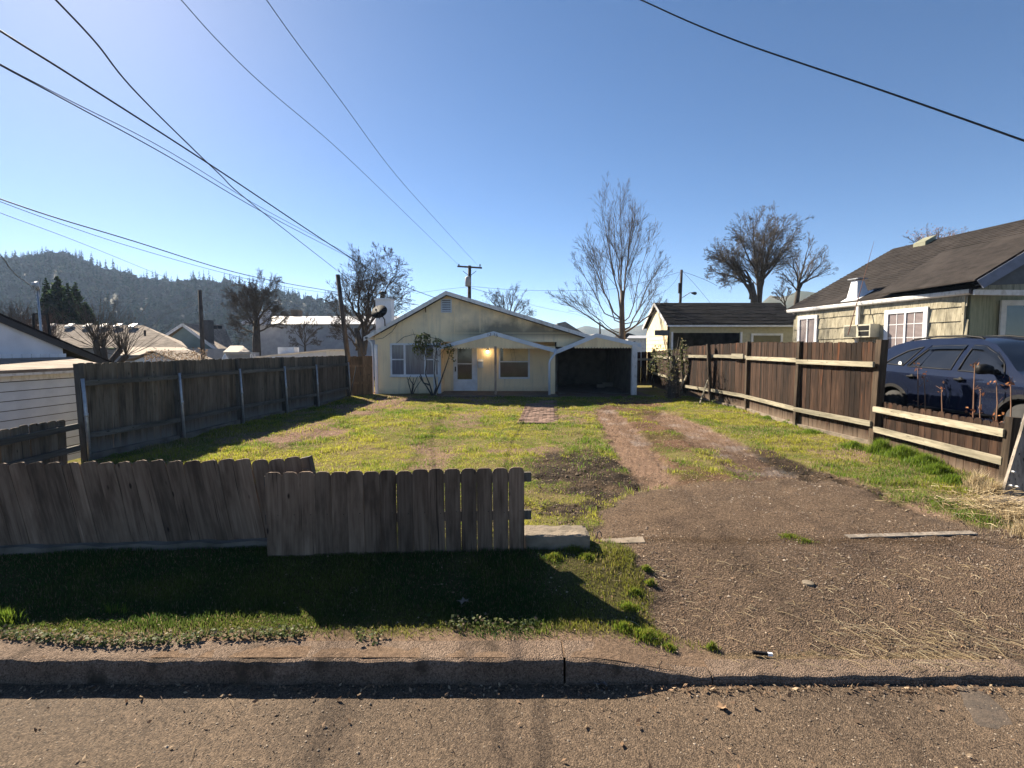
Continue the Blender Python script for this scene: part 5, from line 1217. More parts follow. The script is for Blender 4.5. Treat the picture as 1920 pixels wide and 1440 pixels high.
# --- bare trees
def wander(p, d, L, r0, r1, k, gn, trop, rr):
    pts = [p.copy()]; rad = [r0]; d = d.copy()
    for i in range(k):
        d = (d+Vector((rr.gauss(0,gn),rr.gauss(0,gn),rr.gauss(0,gn)))+Vector((0,0,trop))).normalized(); p = p+d*(L/k); pts.append(p.copy()); rad.append(lerp(r0,r1,(i+1)/k))
    return pts, rad, d
def tree(name, label, base, limbs, lv, mats, seed, cat='tree', group=None, trunk=None, reach=.8, minr=.004):
    """limbs: list of (start height, direction, length, radius); lv: per level dict(n, ratio, ang, gn, trop)"""
    rr = random.Random(seed); base = Vector(base); T = thing(name, label, cat, base, group); tk, cw = MB(), MB()
    def rec(p, d, L, r, level, path=None):
        P_ = lv[min(level, len(lv)-1)]; k = 5 if level == 0 else (4 if level == 1 else 3)
        if path is None: pts, rad, dd = wander(p, d, L, r, max(minr*.6, r*P_.get('tip',.35)), k, P_['gn'], P_['trop'], rr)
        else:
            p0, p1, p2 = path; k = 8; p2 = lerp(p1, p2, reach); pts = []; rad = []; la = (p1-p0).length/max(1e-6,(p1-p0).length+(p2-p1).length)
            for i in range(k+1):
                t = i/k; q = (lerp(p0,p1,t/la) if t < la else lerp(p1,p2,(t-la)/(1-la))) if la > .02 else lerp(p1,p2,t)
                s_ = L*P_['gn']*.14*math.sin(math.pi*min(1,t*1.0)) if i < k else L*P_['gn']*.1
                pts.append(q+Vector((rr.gauss(0,1),rr.gauss(0,1),rr.gauss(0,.6)))*s_*(i > 1)); rad.append(max(minr*.6, r*(1-t)**.8+.12*r))
        (tk if level < 1 or r > .05 else cw).tube(pts, rad, 7 if level == 0 else (5 if level == 1 else 3), cap=False)
        if level >= len(lv): return
        for i in range(P_['n']):
            t = rr.uniform(P_.get('from',.25), 1.0); f = t*k; j = min(int(f), k-1); q = pts[j].lerp(pts[j+1], f-j); ax_ = (pts[j+1]-pts[j]).normalized()
            ph = rr.uniform(0,2*math.pi); a = Vector((1,0,0)) if abs(ax_.x) < .8 else Vector((0,1,0)); u = ax_.cross(a).normalized(); v_ = ax_.cross(u); an = P_['ang']*rr.uniform(.6,1.3)
            nd = ax_*math.cos(an)+(u*math.cos(ph)+v_*math.sin(ph))*math.sin(an)
            rec(q, nd, L*P_['ratio']*rr.uniform(.6,1.2)*(1.15-.68*t), max(minr, rad[j]*rr.uniform(.32,.5)), level+1)
    if trunk:
        tk.tube(*trunk, 9)
    for pp_, r in limbs: rec(None, None, (pp_[2]-pp_[0]).length, r, 0, path=pp_)
    obj('trunk', tk, mats[0], T, True); obj('crown', cw, mats[1], T); return T
def V3(*a): return Vector(a)
# big bare tree behind the carport
Yb = 27.5; b0 = at(1168,640,Yb); b0.z = .2; sc_ = Yb/F
def lim(px_, py_, fx, fy, r, Y=Yb, b=b0, dy=0, a=(1166,600)):   # a limb leaving the trunk, through one photo point towards another
    p0 = at(*a, Y) if a[1] > fy+4 else at(a[0], fy+6, Y); p = at(fx, fy, Y+dy*.15); q = at(px_, py_, Y+dy); return ([p0, p, q], r)
lvb = [dict(n=14,ratio=.42,ang=.34,gn=.05,trop=.06,tip=.2,**{'from':.25}), dict(n=6,ratio=.5,ang=.5,gn=.07,trop=.10,tip=.25), dict(n=4,ratio=.55,ang=.55,gn=.09,trop=.08,tip=.3), dict(n=0,ratio=.5,ang=.5,gn=.12,trop=.05)]
tree('bare_tree', 'tall bare vase-shaped tree with upright limbs rising behind the carport', b0,
     [lim(1122,352,1160,560,.042,dy=-1), lim(1145,355,1163,550,.038,dy=1), lim(1195,345,1170,540,.051,dy=.5), lim(1162,345,1165,540,.038,dy=-.5), lim(1212,385,1172,520,.033,dy=-1), lim(1080,420,1150,585,.038,dy=1.2), lim(1070,470,1135,590,.030,dy=-1.5), lim(1025,545,1160,630,.051,dy=-.5), lim(1225,425,1178,600,.030,dy=1.5), lim(1245,470,1180,615,.038,dy=-1), lim(1262,560,1178,620,.055,dy=.5), lim(1050,540,1150,620,.025,dy=2), lim(1250,500,1200,602,.025,dy=1), lim(1100,440,1152,600,.030,dy=-2)],
     lvb, (plain('tan_bark', (.17,.125,.09), .9, (.09,.068,.052), 6, .4, 30, stretch=(1,1,.3)), M['twig']), 5, trunk=([b0, b0+V3(0,0,1.4), at(1166,585,Yb), at(1167,545,Yb)], [.20,.17,.14,.09]), minr=.005, reach=.82)
lvo = [dict(n=14,ratio=.52,ang=.6,gn=.10,trop=.02,tip=.15,**{'from':.25}), dict(n=9,ratio=.52,ang=.6,gn=.10,trop=.02,tip=.2), dict(n=6,ratio=.55,ang=.55,gn=.10,trop=.015,tip=.3), dict(n=4,ratio=.55,ang=.55,gn=.12,trop=.0,tip=.4), dict(n=0,ratio=.5,ang=.5,gn=.12,trop=.0)]
Yo = 40; b1 = at(1418,600,Yo); b1.z = 0
L_ = lambda *a, b=b1, Y=Yo, **k: lim(*a, Y=Y, b=b, a=((1408,530) if a[2] < 1412 else (1424,575)), **k)
tree('bare_tree', 'broad dark gnarled bare tree rising over the black-roofed garage', b1, [L_(1328,450,1400,535,.11), L_(1322,505,1395,525,.08,dy=1), L_(1375,420,1420,520,.11), L_(1405,392,1424,530,.12,dy=-1), L_(1462,402,1428,525,.12), L_(1492,432,1432,515,.10,dy=1), L_(1372,470,1410,555,.136), L_(1340,470,1408,530,.109,dy=1), L_(1435,410,1425,560,.163), L_(1470,450,1432,500,.102,dy=-1), L_(1400,440,1428,480,.088,dy=1), L_(1350,530,1400,505,.082,dy=-1), L_(1345,540,1380,490,.054,dy=2), L_(1470,480,1430,520,.061,dy=2)],
     lvo, (M['bark'], M['twig']), 8, trunk=([b1, at(1414,560,Yo), at(1408,530,Yo)], [.34,.26,.2]), minr=.006)
b2 = at(1492,600,42); b2.z = 0; L2 = lambda *a, **k: lim(*a, Y=42, b=b2, a=(1497,548), **k)
lvo2 = [dict(n=10,ratio=.48,ang=.5,gn=.08,trop=.03,tip=.2,**{'from':.2}), dict(n=8,ratio=.52,ang=.5,gn=.09,trop=.04,tip=.25), dict(n=5,ratio=.55,ang=.5,gn=.1,trop=.03,tip=.3), dict(n=2,ratio=.55,ang=.5,gn=.1,trop=.02,tip=.4), dict(n=0,ratio=.5,ang=.5,gn=.12,trop=.0)]
tree('bare_tree', 'smaller bare tree with spreading twigs between the gnarled tree and the brown roof', b2, [L2(1518,447,1497,540,.109), L2(1555,480,1500,535,.095,dy=1), L2(1480,455,1497,530,.075,dy=-1), L2(1570,500,1505,530,.068,dy=-1), L2(1460,500,1494,545,.061), L2(1540,460,1500,525,.068,dy=2)], lvo2, (M['bark'], M['twig']), 12, trunk=([b2, at(1493,570,42), at(1498,535,42)], [.25,.2,.15]), minr=.006)
b3 = at(1460,600,41); b3.z = 0; L3 = lambda *a, **k: lim(*a, Y=41, b=b3, a=(1472,572), **k)
tree('bare_tree', 'small shaggy bare tree low between the two larger ones above the garage', b3, [L3(1462,527,1472,570,.054), L3(1480,535,1472,570,.048), L3(1452,545,1472,572,.041)], lvo2, (M['bark'], M['twig']), 13, trunk=([b3, at(1472,572,41)], [.15,.1]), minr=.006)
# left trees
b4 = at(481,665,34); b4.z = -1; L4 = lambda *a, **k: lim(*a, Y=34, b=b4, a=(481,632), **k)
tree('bare_tree', 'dense brown bare tree in front of the grey warehouse', b4, [L4(478,515,481,620,.136), L4(435,545,479,610,.088,dy=1), L4(525,555,482,600,.088,dy=-1), L4(420,600,478,625,.068), L4(540,600,483,622,.068,dy=1), L4(455,525,480,590,.068,dy=-1), L4(505,525,481,585,.068,dy=1), L4(425,570,479,612,.061,dy=-2), L4(530,580,483,612,.061,dy=2)], lvo, (M['bark'], M['twig']), 21, trunk=([b4, at(481,640,34), at(481,600,34)], [.3,.25,.18]), minr=.006)
b5 = at(684,680,31); b5.z = -.6; L5 = lambda *a, **k: lim(*a, Y=31, b=b5, a=((668,622) if a[2] < 680 else (683,665)), **k)
tree('bare_tree', 'wide bare tree rising behind the white chimney left of the cream roof', b5, [L5(665,490,682,610,.109,dy=1), L5(700,482,688,600,.116), L5(748,500,692,590,.102,dy=-1), L5(765,545,692,600,.082,dy=1), L5(635,520,678,610,.088,dy=-1), L5(612,560,672,640,.082,dy=1), L5(720,485,690,580,.082,dy=2), L5(770,575,694,620,.068,dy=-1), L5(625,600,670,650,.061,dy=-2)], lvo, (M['bark'], M['twig']), 22, trunk=([b5, at(676,650,31), at(668,615,31)], [.25,.2,.14]), minr=.006)
b6 = at(572,668,30); b6.z = -1; L6 = lambda *a, **k: lim(*a, Y=30, b=b6, a=(572,655), **k)
tree('bare_tree', 'slim small bare tree standing before the pale warehouse wall', b6, [L6(571,585,572,650,.041), L6(545,610,571,645,.027), L6(600,610,573,640,.027), L6(540,635,571,650,.020), L6(605,632,573,648,.020)], lvo2, (M['bark'], M['twig']), 23, trunk=([b6, at(572,650,30)], [.08,.06]), minr=.006)
b7 = at(955,640,46); b7.z = 0; L7 = lambda *a, **k: lim(*a, Y=46, b=b7, a=(953,606), **k)
tree('bare_tree', 'pale bare tree showing over the cream roof right of the utility pole', b7, [L7(940,535,950,600,.082), L7(965,530,955,600,.075), L7(985,545,958,595,.068), L7(1010,585,960,605,.068,dy=1), L7(925,545,948,600,.061), L7(905,540,945,600,.054,dy=1), L7(995,570,958,600,.054)], lvo2, (M['bark'], M['twig']), 24, trunk=([b7, at(953,600,46)], [.25,.15]), minr=.006)
b8 = at(1750,520,36); b8.z = 0; L8 = lambda *a, **k: lim(*a, Y=36, b=b8, a=(1750,485), **k)
T8 = tree('budding_tree', 'reddish budding tree top peeping over the brown roof', b8, [L8(1720,432,1745,480,.054), L8(1765,425,1750,480,.054), L8(1785,432,1752,480,.048), L8(1735,425,1748,480,.041), L8(1815,430,1760,480,.041), L8(1700,440,1742,485,.041)], lvo2[:2]+[dict(n=3,ratio=.5,ang=.5,gn=.1,trop=0),dict(n=0,ratio=.5,ang=.5,gn=.1,trop=0)], (M['bark'], M['twig_red']), 25, trunk=([b8, at(1750,480,36)], [.2,.12]), minr=.006)
n = 260; c_ = np.array([tuple(at(rnd.gauss(1752,24), rnd.gauss(441,8), 36+U(-1.5,1.5))) for _ in range(n)]); leaf_mesh('foliage', c_, rng.uniform(.06,.14,n), pick_cols(n,[(.30,.17,.16),(.25,.2,.14),(.36,.24,.22)],.2), M['dry'], 0, .6, T8)
# pollarded tree in front of the tan roofs
b9 = at(210,690,21); b9.z = -1; T9 = thing('pollard_tree', 'pollarded tree with knuckled stubs and long whips beyond the grey fence', 'tree', b9)
tk, cw = MB(), MB(); heads = [((180,652),(185,672)),((194,654),(197,672)),((226,656),(210,675)),((236,668),(222,682)),((180,640),(183,655))]
tk.tube([b9, at(205,688,21)], [.2,.16], 8)
for (hx,hy),(sx_,sy_) in heads:
    p = at(hx,hy,21+U(-.4,.4)); tk.tube([at(205,688,21), at(sx_,sy_,21), p, p+V3(0,0,.06)], [.13,.10,.12,.06], 7)
    for i in range(26):
        an = rnd.gauss(0,.55); L = U(.7,2.3); d = V3(math.sin(an), rnd.gauss(0,.35), abs(math.cos(an))).normalized(); pts, rad, _ = wander(p, d, L, .014, .004, 5, .05, .05, rnd); cw.tube(pts, rad, 3, cap=False)
        for k in range(2):
            j = rnd.randrange(1,5); d2 = (d+V3(rnd.gauss(0,.35),rnd.gauss(0,.3),.1)).normalized(); pts2, rad2, _ = wander(pts[j], d2, L*.35, .007, .003, 3, .05, .05, rnd); cw.tube(pts2, rad2, 3, cap=False)
obj('trunk', tk, M['bark'], T9, True); obj('crown', cw, M['twig'], T9)
# scrub at the far left
for k, (x0_,x1_,y0_,Y_) in enumerate(((-30,60,575,30),(30,110,600,27))):
    bb = at((x0_+x1_)/2, 660, Y_); bb.z = -1; T_ = thing('bare_shrub', ('tall thicket of bare stems behind the white gable at the frame edge','lower tangle of bare stems between the white gable and the conifers')[k], 'shrub', bb); mb = MB()
    for i in range(150):
        p = at(U(x0_,x1_), U(640,670), Y_+U(-1.5,1.5)); top = at(p.x*0+U(x0_-10,x1_+10), U(y0_-15,y0_+45), Y_+U(-1,1)); pts, rad, _ = wander(p, (top-p).normalized(), (top-p).length, .02, .006, 5, .08, .02, rnd); mb.tube(pts, rad, 3, cap=False)
        for _k in range(4):
            j = rnd.randrange(1,5); pts2, rad2, _ = wander(pts[j], V3(rnd.gauss(0,.6),rnd.gauss(0,.5),.8).normalized(), U(.4,1.1), .01, .005, 3, .12, .03, rnd); mb.tube(pts2, rad2, 3, cap=False)
    obj('crown', mb, M['twig_red'] if k else M['twig'], T_)

# conifers
def conifer_arrays(x, y, z, h, r, tiers, per, rg, droop=.25, irr=.3):
    """drooping boughs as kinked quads around a stem"""
    vs = []; k = tiers*per
    t = np.repeat((np.arange(tiers)+.5)/tiers, per); t = np.clip(t+rg.uniform(-.5,.5,k)/tiers, .02, .985); a = rg.uniform(0,2*math.pi,k)
    L = r*(1-t)**.8*rg.uniform(1-irr,1+irr,k)+.04*r; zc = z+h*(.06+.94*t); w = L*.42+.03*r
    ca, sa_ = np.cos(a), np.sin(a); p0 = np.stack([x+0*ca,y+0*ca,zc+h*.012],1); pm = np.stack([x+ca*L*.6,y+sa_*L*.6,zc-L*droop*.35+h*.004],1); p2 = np.stack([x+ca*L,y+sa_*L,zc-L*droop],1)
    sd_ = np.stack([-sa_,ca,0*ca],1)*w[:,None]; dz = np.array([0,0,-1.0])*(w*.55)[:,None]
    v = np.stack([p0, pm+sd_+dz, p2, pm-sd_+dz], 1).reshape(-1,3); return v, np.arange(k*4).reshape(-1,4)
crs = np.random.default_rng(3)
for (px_,top,w_,lb) in ((93,520,15,'slim left conifer of the dark clump behind the tan roof'),(114,517,22,'tallest bushy conifer of the dark clump behind the tan roof'),(133,530,16,'middle conifer with a ragged tip in the dark clump'),(147,528,17,'fourth conifer with a spire tip in the dark clump'),(164,566,20,'short conifer sloping down at the edge of the dark clump')):
    Y_ = 58+U(-3,3); b_ = at(px_,640,Y_); b_.z = -1; tp = at(px_,top,Y_); T_ = thing('conifer', lb, 'tree', b_, 'clump of dark conifers'); hh = tp.z+1
    v, f = conifer_arrays(b_.x, b_.y, -1, hh, w_*Y_/F*1.45, 34, 22, crs, -.5, .75); c = pick_cols(len(v)//4, [(.018,.035,.016),(.03,.055,.022),(.05,.07,.025),(.022,.04,.02)], .25, crs)
    link('crown', np_mesh('crown', v, f, M['needle'], np.repeat(c,4,0)), T_); mb = MB(); mb.tube([b_, (b_.x,b_.y,hh*.9)], [.25,.03], 7); obj('trunk', mb, M['bark'], T_)

# shrub smothered in ivy beside the brown fence
p = at(1262,745,18.3); p.z = 0
S1 = thing('leafy_shrub', 'tall leafy shrub with an ivy-clad stump beside the brown fence', 'shrub', p)
mb = MB(); mb.tube([p, p+V3(.02,0,.5), p+V3(0,0,1.1), p+V3(-.05,0,1.6)], [.22,.2,.17,.08], 8)
for i in range(14): pts, rad, _ = wander(p+V3(0,0,U(.9,1.5)), V3(rnd.gauss(0,.6),rnd.gauss(0,.4),1).normalized(), U(.5,1.1), .02, .006, 4, .1, .05, rnd); mb.tube(pts, rad, 4, cap=False)
obj('trunk', mb, M['bark'], S1)
cs = []
for (cx_,cy_,rx_,ry_,n) in ((1235,662,14,16,150),(1260,672,22,20,220),(1228,688,15,15,110),(1282,655,9,22,70),(1250,698,18,18,120),(1283,688,11,14,50)):
    for _ in range(n):
        a_, r_ = U(0,6.28), math.sqrt(U(0,1)); cs.append(tuple(at(cx_+rx_*r_*math.cos(a_), cy_+ry_*r_*math.sin(a_), 18.2+U(-.5,.5))))
cs = np.array(cs); leaf_mesh('crown', cs, rng.uniform(.05,.11,len(cs)), pick_cols(len(cs),[(.14,.15,.055),(.15,.15,.06),(.06,.085,.03),(.2,.17,.09)],.25), M['leaf'], .1, .5, S1)
iv = []; 
for _ in range(900): a_ = U(0,6.28); z = U(.02,1.25); rr_ = (.26-.05*z)*U(.85,1.2); iv.append((p.x+rr_*math.cos(a_), p.y+rr_*math.sin(a_), z))
iv = np.array(iv); leaf_mesh('ivy', iv, rng.uniform(.03,.075,len(iv)), pick_cols(len(iv),[(.11,.09,.06),(.16,.12,.09),(.07,.075,.04),(.22,.17,.13)],.25), M['leaf'], .1, .7, S1)
# rose bush at the house
p = at(812,745,19.3); p.z = .02
S2 = thing('climbing_rose', 'leggy climbing rose with a leafy head in front of the cream house window', 'shrub', p)
mb = MB()
for pts in (((812,744),(806,722),(797,700),(800,680),(795,655)),((810,742),(800,725),(790,712),(786,705)),((815,740),(826,715),(835,690),(841,672),(845,655)),((812,744),(818,725),(814,700),(816,670),(820,645)),((806,722),(794,718),(788,702))):
    mb.tube([at(a_,b_,19.3+.08*i) for i,(a_,b_) in enumerate(pts)], [.035,.028,.022,.016,.01][:len(pts)], 5)
for i in range(30): q = at(U(780,830),U(640,680),19.4); pts, rad, _ = wander(q, V3(rnd.gauss(0,.7),rnd.gauss(0,.3),.7).normalized(), U(.2,.5), .010, .004, 3, .1, 0, rnd); mb.tube(pts, rad, 3, cap=False)
obj('stem', mb, M['bark'], S2)
cs = []
for (cx_,cy_,rx_,ry_,n) in ((792,640,15,14,150),(785,652,12,14,110),(800,655,12,14,100),(822,643,10,9,70),(797,630,10,6,50),(845,660,7,16,45),(838,650,8,6,25),(852,672,4,7,14)):
    for _ in range(n): a_, r_ = U(0,6.28), math.sqrt(U(0,1)); cs.append(tuple(at(cx_+rx_*r_*math.cos(a_), cy_+ry_*r_*math.sin(a_), 19.3+U(-.4,.4))))
cs = np.array(cs); leaf_mesh('foliage', cs, rng.uniform(.07,.14,len(cs)), pick_cols(len(cs),[(.12,.14,.03),(.17,.17,.045),(.08,.10,.03),(.2,.16,.08)],.25), M['leaf'], .1, .6, S2)
p = at(772,742,19.9); p.z = .02; S3 = thing('bare_rose_bush', 'small bare rose bush against the cream wall under the window', 'shrub', p); mb = MB()
for pts in (((772,742),(768,725),(763,706)),((772,742),(776,722),(783,705)),((773,742),(779,728),(790,712)),((771,742),(774,720),(776,708)),((768,725),(765,715),(770,704)),((776,722),(770,714),(768,708))): mb.tube([at(a_,b_,19.9) for a_,b_ in pts], [.022,.016,.008], 4)
obj('stem', mb, M['bark'], S3)
# dead hydrangea stems behind the low fence
DS = [((1722,790,690,7.55),'thin straight dead stem with a bud cluster behind the low fence'),((1735,800,705,7.5),'forked dead stem with curled rusty leaves behind the low fence'),((1765,805,730,7.45),'short dead flower head drooping behind the low fence'),((1825,820,682,7.4),'tallest dead stem with a rusty leaf bunch behind the low fence'),((1840,822,735,7.4),'short dark forked twig beside the tallest dead stem'),((1870,830,715,7.35),'bent dead stem carrying a big curled orange leaf'),((1893,835,720,7.3),'dead stem with a knotted tip at the right of the row')]
for k, ((px_,yb,yt,X_),lb) in enumerate(DS):
    q0 = atX(px_, yb+25, X_); q1 = atX(px_+U(-3,6), yt, X_); T_ = thing('dead_stem', lb, 'plant', q0, 'dead stems behind the low fence'); mb = MB()
    pts = [q0, lerp(q0,q1,.35)+V3(U(-.02,.02),U(-.03,.03),0), lerp(q0,q1,.7)+V3(U(-.02,.02),U(-.03,.03),0), q1]; mb.tube(pts, [.012,.01,.009,.006], 5)
    for i in range(3): j = rnd.randrange(1,4); e = pts[j]+V3(U(-.05,.05),U(-.1,.1),U(.03,.12)); mb.tube([pts[j], e], [.006,.004], 4)
    obj('stem', mb, plain('dead_stem_bark', (.24,.13,.08), .8), T_); cs = []
    for z_ in (.45, 1.0):
        c_ = lerp(q0, q1, z_)
        for _ in range(10 if z_ < .9 else 7): cs.append(tuple(c_+V3(rnd.gauss(0,.035),rnd.gauss(0,.05),rnd.gauss(0,.05))))
    cs = np.array(cs); leaf_mesh('foliage', cs, rng.uniform(.03,.085,len(cs)), pick_cols(len(cs),[(.28,.10,.04),(.2,.085,.045),(.36,.16,.07),(.12,.06,.04)],.25), M['dry'], 0, .55, T_)
# brushy hedge over the far fence
n = 1500; cs = np.array([tuple(at(330+60*(U(-1,1)), 668+rnd.gauss(0,6), 22+U(-1,1))) for _ in range(n)]); T_ = thing('dry_hedge', 'brown leafless hedge top above the grey fence by the old pole', 'hedge', at(370,680,22))
leaf_mesh('foliage', cs[:900], rng.uniform(.05,.14,900), pick_cols(900,[(.2,.14,.09),(.28,.2,.14),(.12,.09,.06)],.25), M['dry'], 0, .35, T_)

# ------------------------------------------------------------------ buildings on the left
Z0 = -1.05
# near garage with lap siding, its wall running into depth
XG_ = -10.6; XW = -9.0; WG = thing('white_garage', 'white lap-sided garage with tan shingle eave beside the grey fence', 'garage', (XW,9,Z0))
ezg = atX(60,700,XW).z; yA, yB = 4.0, 11.0
mb = MB(); mb.box(XG_,XW-.024,yA,yB,Z0,ezg-.02); obj('wall', mb, M['dark_in'], WG)  # dark backing paints the shadow lines between the siding planks
pm_ = make_mesh('plank', MB().add([(XW+.002,yA,0),(XW+.002,yB,0),(XW-.004,yB,.158),(XW-.004,yA,.158),(XW-.02,yA,0),(XW-.02,yB,0),(XW-.02,yB,.158),(XW-.02,yA,.158)], [(0,1,2,3),(4,5,1,0),(1,5,6,2),(4,0,3,7)]), M['bluewhite'])
for k in range(13): o = link('plank', pm_, WG); o.location.z = ezg-.30-k*.172
mb = MB(); mb.box(XW-.019,XW+.012,yA,yB,ezg-.125,ezg-.02); obj('frieze', mb, M['white_old'], WG)
mb = MB(); mb.box(XW,XW+.2,yA-.2,yB+.2,ezg-.02,ezg+.03); obj('soffit', mb, M['white_old'], WG)
mb = MB(); mb.prism([(XW+.22,yA-.2,ezg+.035),(XW+.22,yB+.2,ezg+.035),(XG_+.0,yB+1.3,1.60),(XG_+.0,yA-.2,1.60)], (0,0,.05)); obj('roof', mb, M['roof_tan'], WG)
# gabled house behind it: its gable wall faces the yard
XG = -10.6; p1, p3 = atX(0,600,XG), atX(214,690,XG); bz = atX(60,672,XG).z; rk = (p3.z-p1.z)/(p3.y-p1.y); yr = 8.0; zr_ = p1.z+rk*(yr-p1.y); ye = atX(118,660,XG).y
WH = thing('white_gabled_house', 'white gable wall with scalloped trim and dark rake above the tan eave of the garage', 'house', (XG,yr,Z0))
mb = MB(); mb.prism([(XG,3.5,Z0),(XG,ye,Z0),(XG,ye,p1.z+rk*(ye-p1.y)-.03),(XG,yr,zr_-.03),(XG,3.5,zr_+rk*4.5-.03)], (-.1,0,0)); obj('wall', mb, M['bluewhite'], WH)
mb = MB(); y = 4.0
while y < ye-.05:
    arc = [(XG+.004, y+.11+.105*math.cos(t), bz+.03-.05*math.sin(t)) for t in np.linspace(0,math.pi,6)]; mb.prism([(XG+.004,y+.215,bz+.10),(XG+.004,y+.005,bz+.10)]+arc[::-1], (.045,0,0)); y += .22
tag(obj('scalloped_trim', mb, M['white'], WH), kind='stuff')
top_ = Vector((XG,yr,zr_)); lo_ = Vector((XG,3.5,zr_+rk*4.5))
mb = MB(); mb.bar(p3+V3(.06,0,0), top_+V3(.06,0,0), .04, .13); mb.bar(top_+V3(.06,0,0), lo_+V3(.06,0,0), .04, .13); obj('barge_board', mb, plain('blue_black_trim', (.03,.035,.045), .6), WH)
mb = MB()
for u_, v_ in ((p3, top_), (top_, lo_)): mb.prism([u_+V3(.10,0,.075), v_+V3(.10,0,.075), v_+V3(-8,0,.075), u_+V3(-8,0,.075)], (0,0,.03))
obj('roof', mb, M['roof_black'], WH)
# tan hipped bungalow
Yt = 32; r0, r1 = at(60,608,Yt+3), at(268,610,Yt+3); e0, e1, e2 = at(20,652,Yt), at(352,652,Yt), at(340,640,Yt+6)
TB = thing('tan_hipped_bungalow', 'low bungalow with a wide tan hip roof and roof vents in a row', 'house', ((r0.x+r1.x)/2,Yt,Z0))
mb = MB(); mb.add([e0,e1,r1,r0],[(0,1,2,3)]); mb.add([e1,e2,r1],[(0,1,2)]); tro = obj('roof', mb, M['roof_tan'], TB)
mb = MB(); mb.box(e0.x+.3,e1.x-.3,Yt+.4,Yt+7,Z0,e1.z-.05); obj('wall', mb, M['panel_grey'], TB)
for px_ in (55,97,132,165,195,222,250): q = at(px_,614,Yt+2.7); mb = MB(); mb.prism([(q.x-.2,q.y-.25,q.z-.05),(q.x+.2,q.y-.25,q.z-.05),(q.x+.2,q.y+.15,q.z+.16),(q.x-.2,q.y+.15,q.z+.16)], (0,0,.12)); obj('roof_vent', mb, M['roof_metal'], tro)
mb = MB(); a_, b_, c_, dd_ = at(225,666,29.5), at(372,664,29.5), at(345,651,31.6), at(232,651,31.6); mb.add([a_,b_,c_,dd_], [(0,1,2,3)]); obj('porch_roof', mb, plain('sunny_tan_roof', (.34,.27,.21), .9, (.26,.2,.155), 8, .3), TB)  # porch roof in a paler tan than the hip roof
q = at(272,630,31.5); mb = MB(); mb.tube([q, q+V3(0,0,.35)], .06, 8); obj('vent_pipe', mb, M['darkmetal'], tro)
# little white gable in front
a_, b_, c_ = at(245,676,26), at(290,659,26), at(332,676,26); SG = thing('garden_shed', 'small pale shed gable peeping over the grey fence', 'shed', (b_.x,26,Z0))
mb = MB(); mb.prism([(a_.x+.2,26,Z0),(c_.x-.2,26,Z0),(c_.x-.2,26,c_.z),b_-V3(0,0,.06),(a_.x+.2,26,a_.z)], (0,.1,0)); obj('wall', mb, M['bluewhite'], SG)
mb = MB(); mb.prism([a_+V3(-.1,-.2,-.02),b_+V3(0,-.2,0),b_+V3(0,3,0),a_+V3(-.1,3,-.02)], (0,0,.05)); mb.prism([b_+V3(0,-.2,0),c_+V3(.1,-.2,-.02),c_+V3(.1,3,-.02),b_+V3(0,3,0)], (0,0,.05)); obj('roof', mb, M['roof_tan'], SG)
# grey-green gable house with dark chimney
Yg = 40; a_, b_, c_ = at(300,640,Yg), at(347,609,Yg), at(412,657,Yg); GG = thing('grey_green_house', 'grey-green gabled house with a dark chimney and pale barge boards', 'house', (b_.x,Yg,Z0))
mb = MB(); mb.prism([(a_.x+.3,Yg,Z0),(c_.x-.3,Yg,Z0),(c_.x-.3,Yg,c_.z-.1),b_-V3(0,0,.1),(a_.x+.3,Yg,a_.z-.1)], (0,.1,0)); obj('wall', mb, M['leafy_siding'], GG)
for (u_,v_) in ((a_,b_),(b_,c_)): mb = MB(); mb.bar(u_+V3(0,-.35,0), v_+V3(0,-.35,0), .06, .2); obj('barge_board', mb, M['white_old'], GG)
rb_ = at(418,610,Yg+7); cb_ = at(440,655,Yg+6); mb = MB(); mb.add([b_+V3(0,-.4,.1), rb_+V3(0,0,.05), cb_, c_+V3(0,-.4,.1)], [(0,1,2,3)]); mb.add([b_+V3(0,-.4,.1), rb_+V3(0,0,.05), at(330,640,Yg+7), a_+V3(0,-.4,.1)], [(3,2,1,0)]); gro_ = obj('roof', mb, M['roof_tan'], GG)
q0, q1 = at(383,600,Yg+.4), at(395,640,Yg+.4); mb = MB(); mb.box(q0.x,q1.x,Yg+.2,Yg+.9,q1.z-.4,q0.z); obj('chimney', mb, plain('dark_chimney_brick', (.07,.07,.075), .9), gro_)
for px_ in (362,372,402,412): q = at(px_,613,Yg+2.5); mb = MB(); mb.box(q.x-.12,q.x+.12,q.y-.15,q.y+.15,q.z-.15,q.z+.12); obj('roof_vent', mb, M['darkmetal'], gro_)
# warehouse
Yw = 54; a_, b_ = at(478,608,Yw), at(668,608,Yw); c_, dd_ = at(505,593,Yw+7), at(662,593,Yw+7); WHS = thing('warehouse', 'long grey-walled warehouse under a glaring pale metal roof', 'warehouse', (a_.x,Yw,Z0))
mb = MB(); mb.box(a_.x,b_.x+8,Yw,Yw+14,Z0,a_.z-.05); obj('wall', mb, M['panel_grey'], WHS)
mb = MB(); mb.add([a_+V3(0,-.4,0), b_+V3(8,-.4,0), dd_+V3(8,0,0), c_], [(0,1,2,3)]); mb.add([c_, dd_+V3(8,0,0), dd_+V3(8,7,-1.2), c_+V3(-1,7,-1.2)], [(0,1,2,3)]); wro = obj('roof', mb, M['roof_metal'], WHS)
mb = MB(); q0, q1 = at(548,581,Yw+8), at(561,592,Yw+8); mb.box(q0.x,q1.x,Yw+7.5,Yw+9,q1.z-.4,q0.z); obj('roof_unit', mb, plain('brown_unit', (.1,.07,.05), .8), wro)
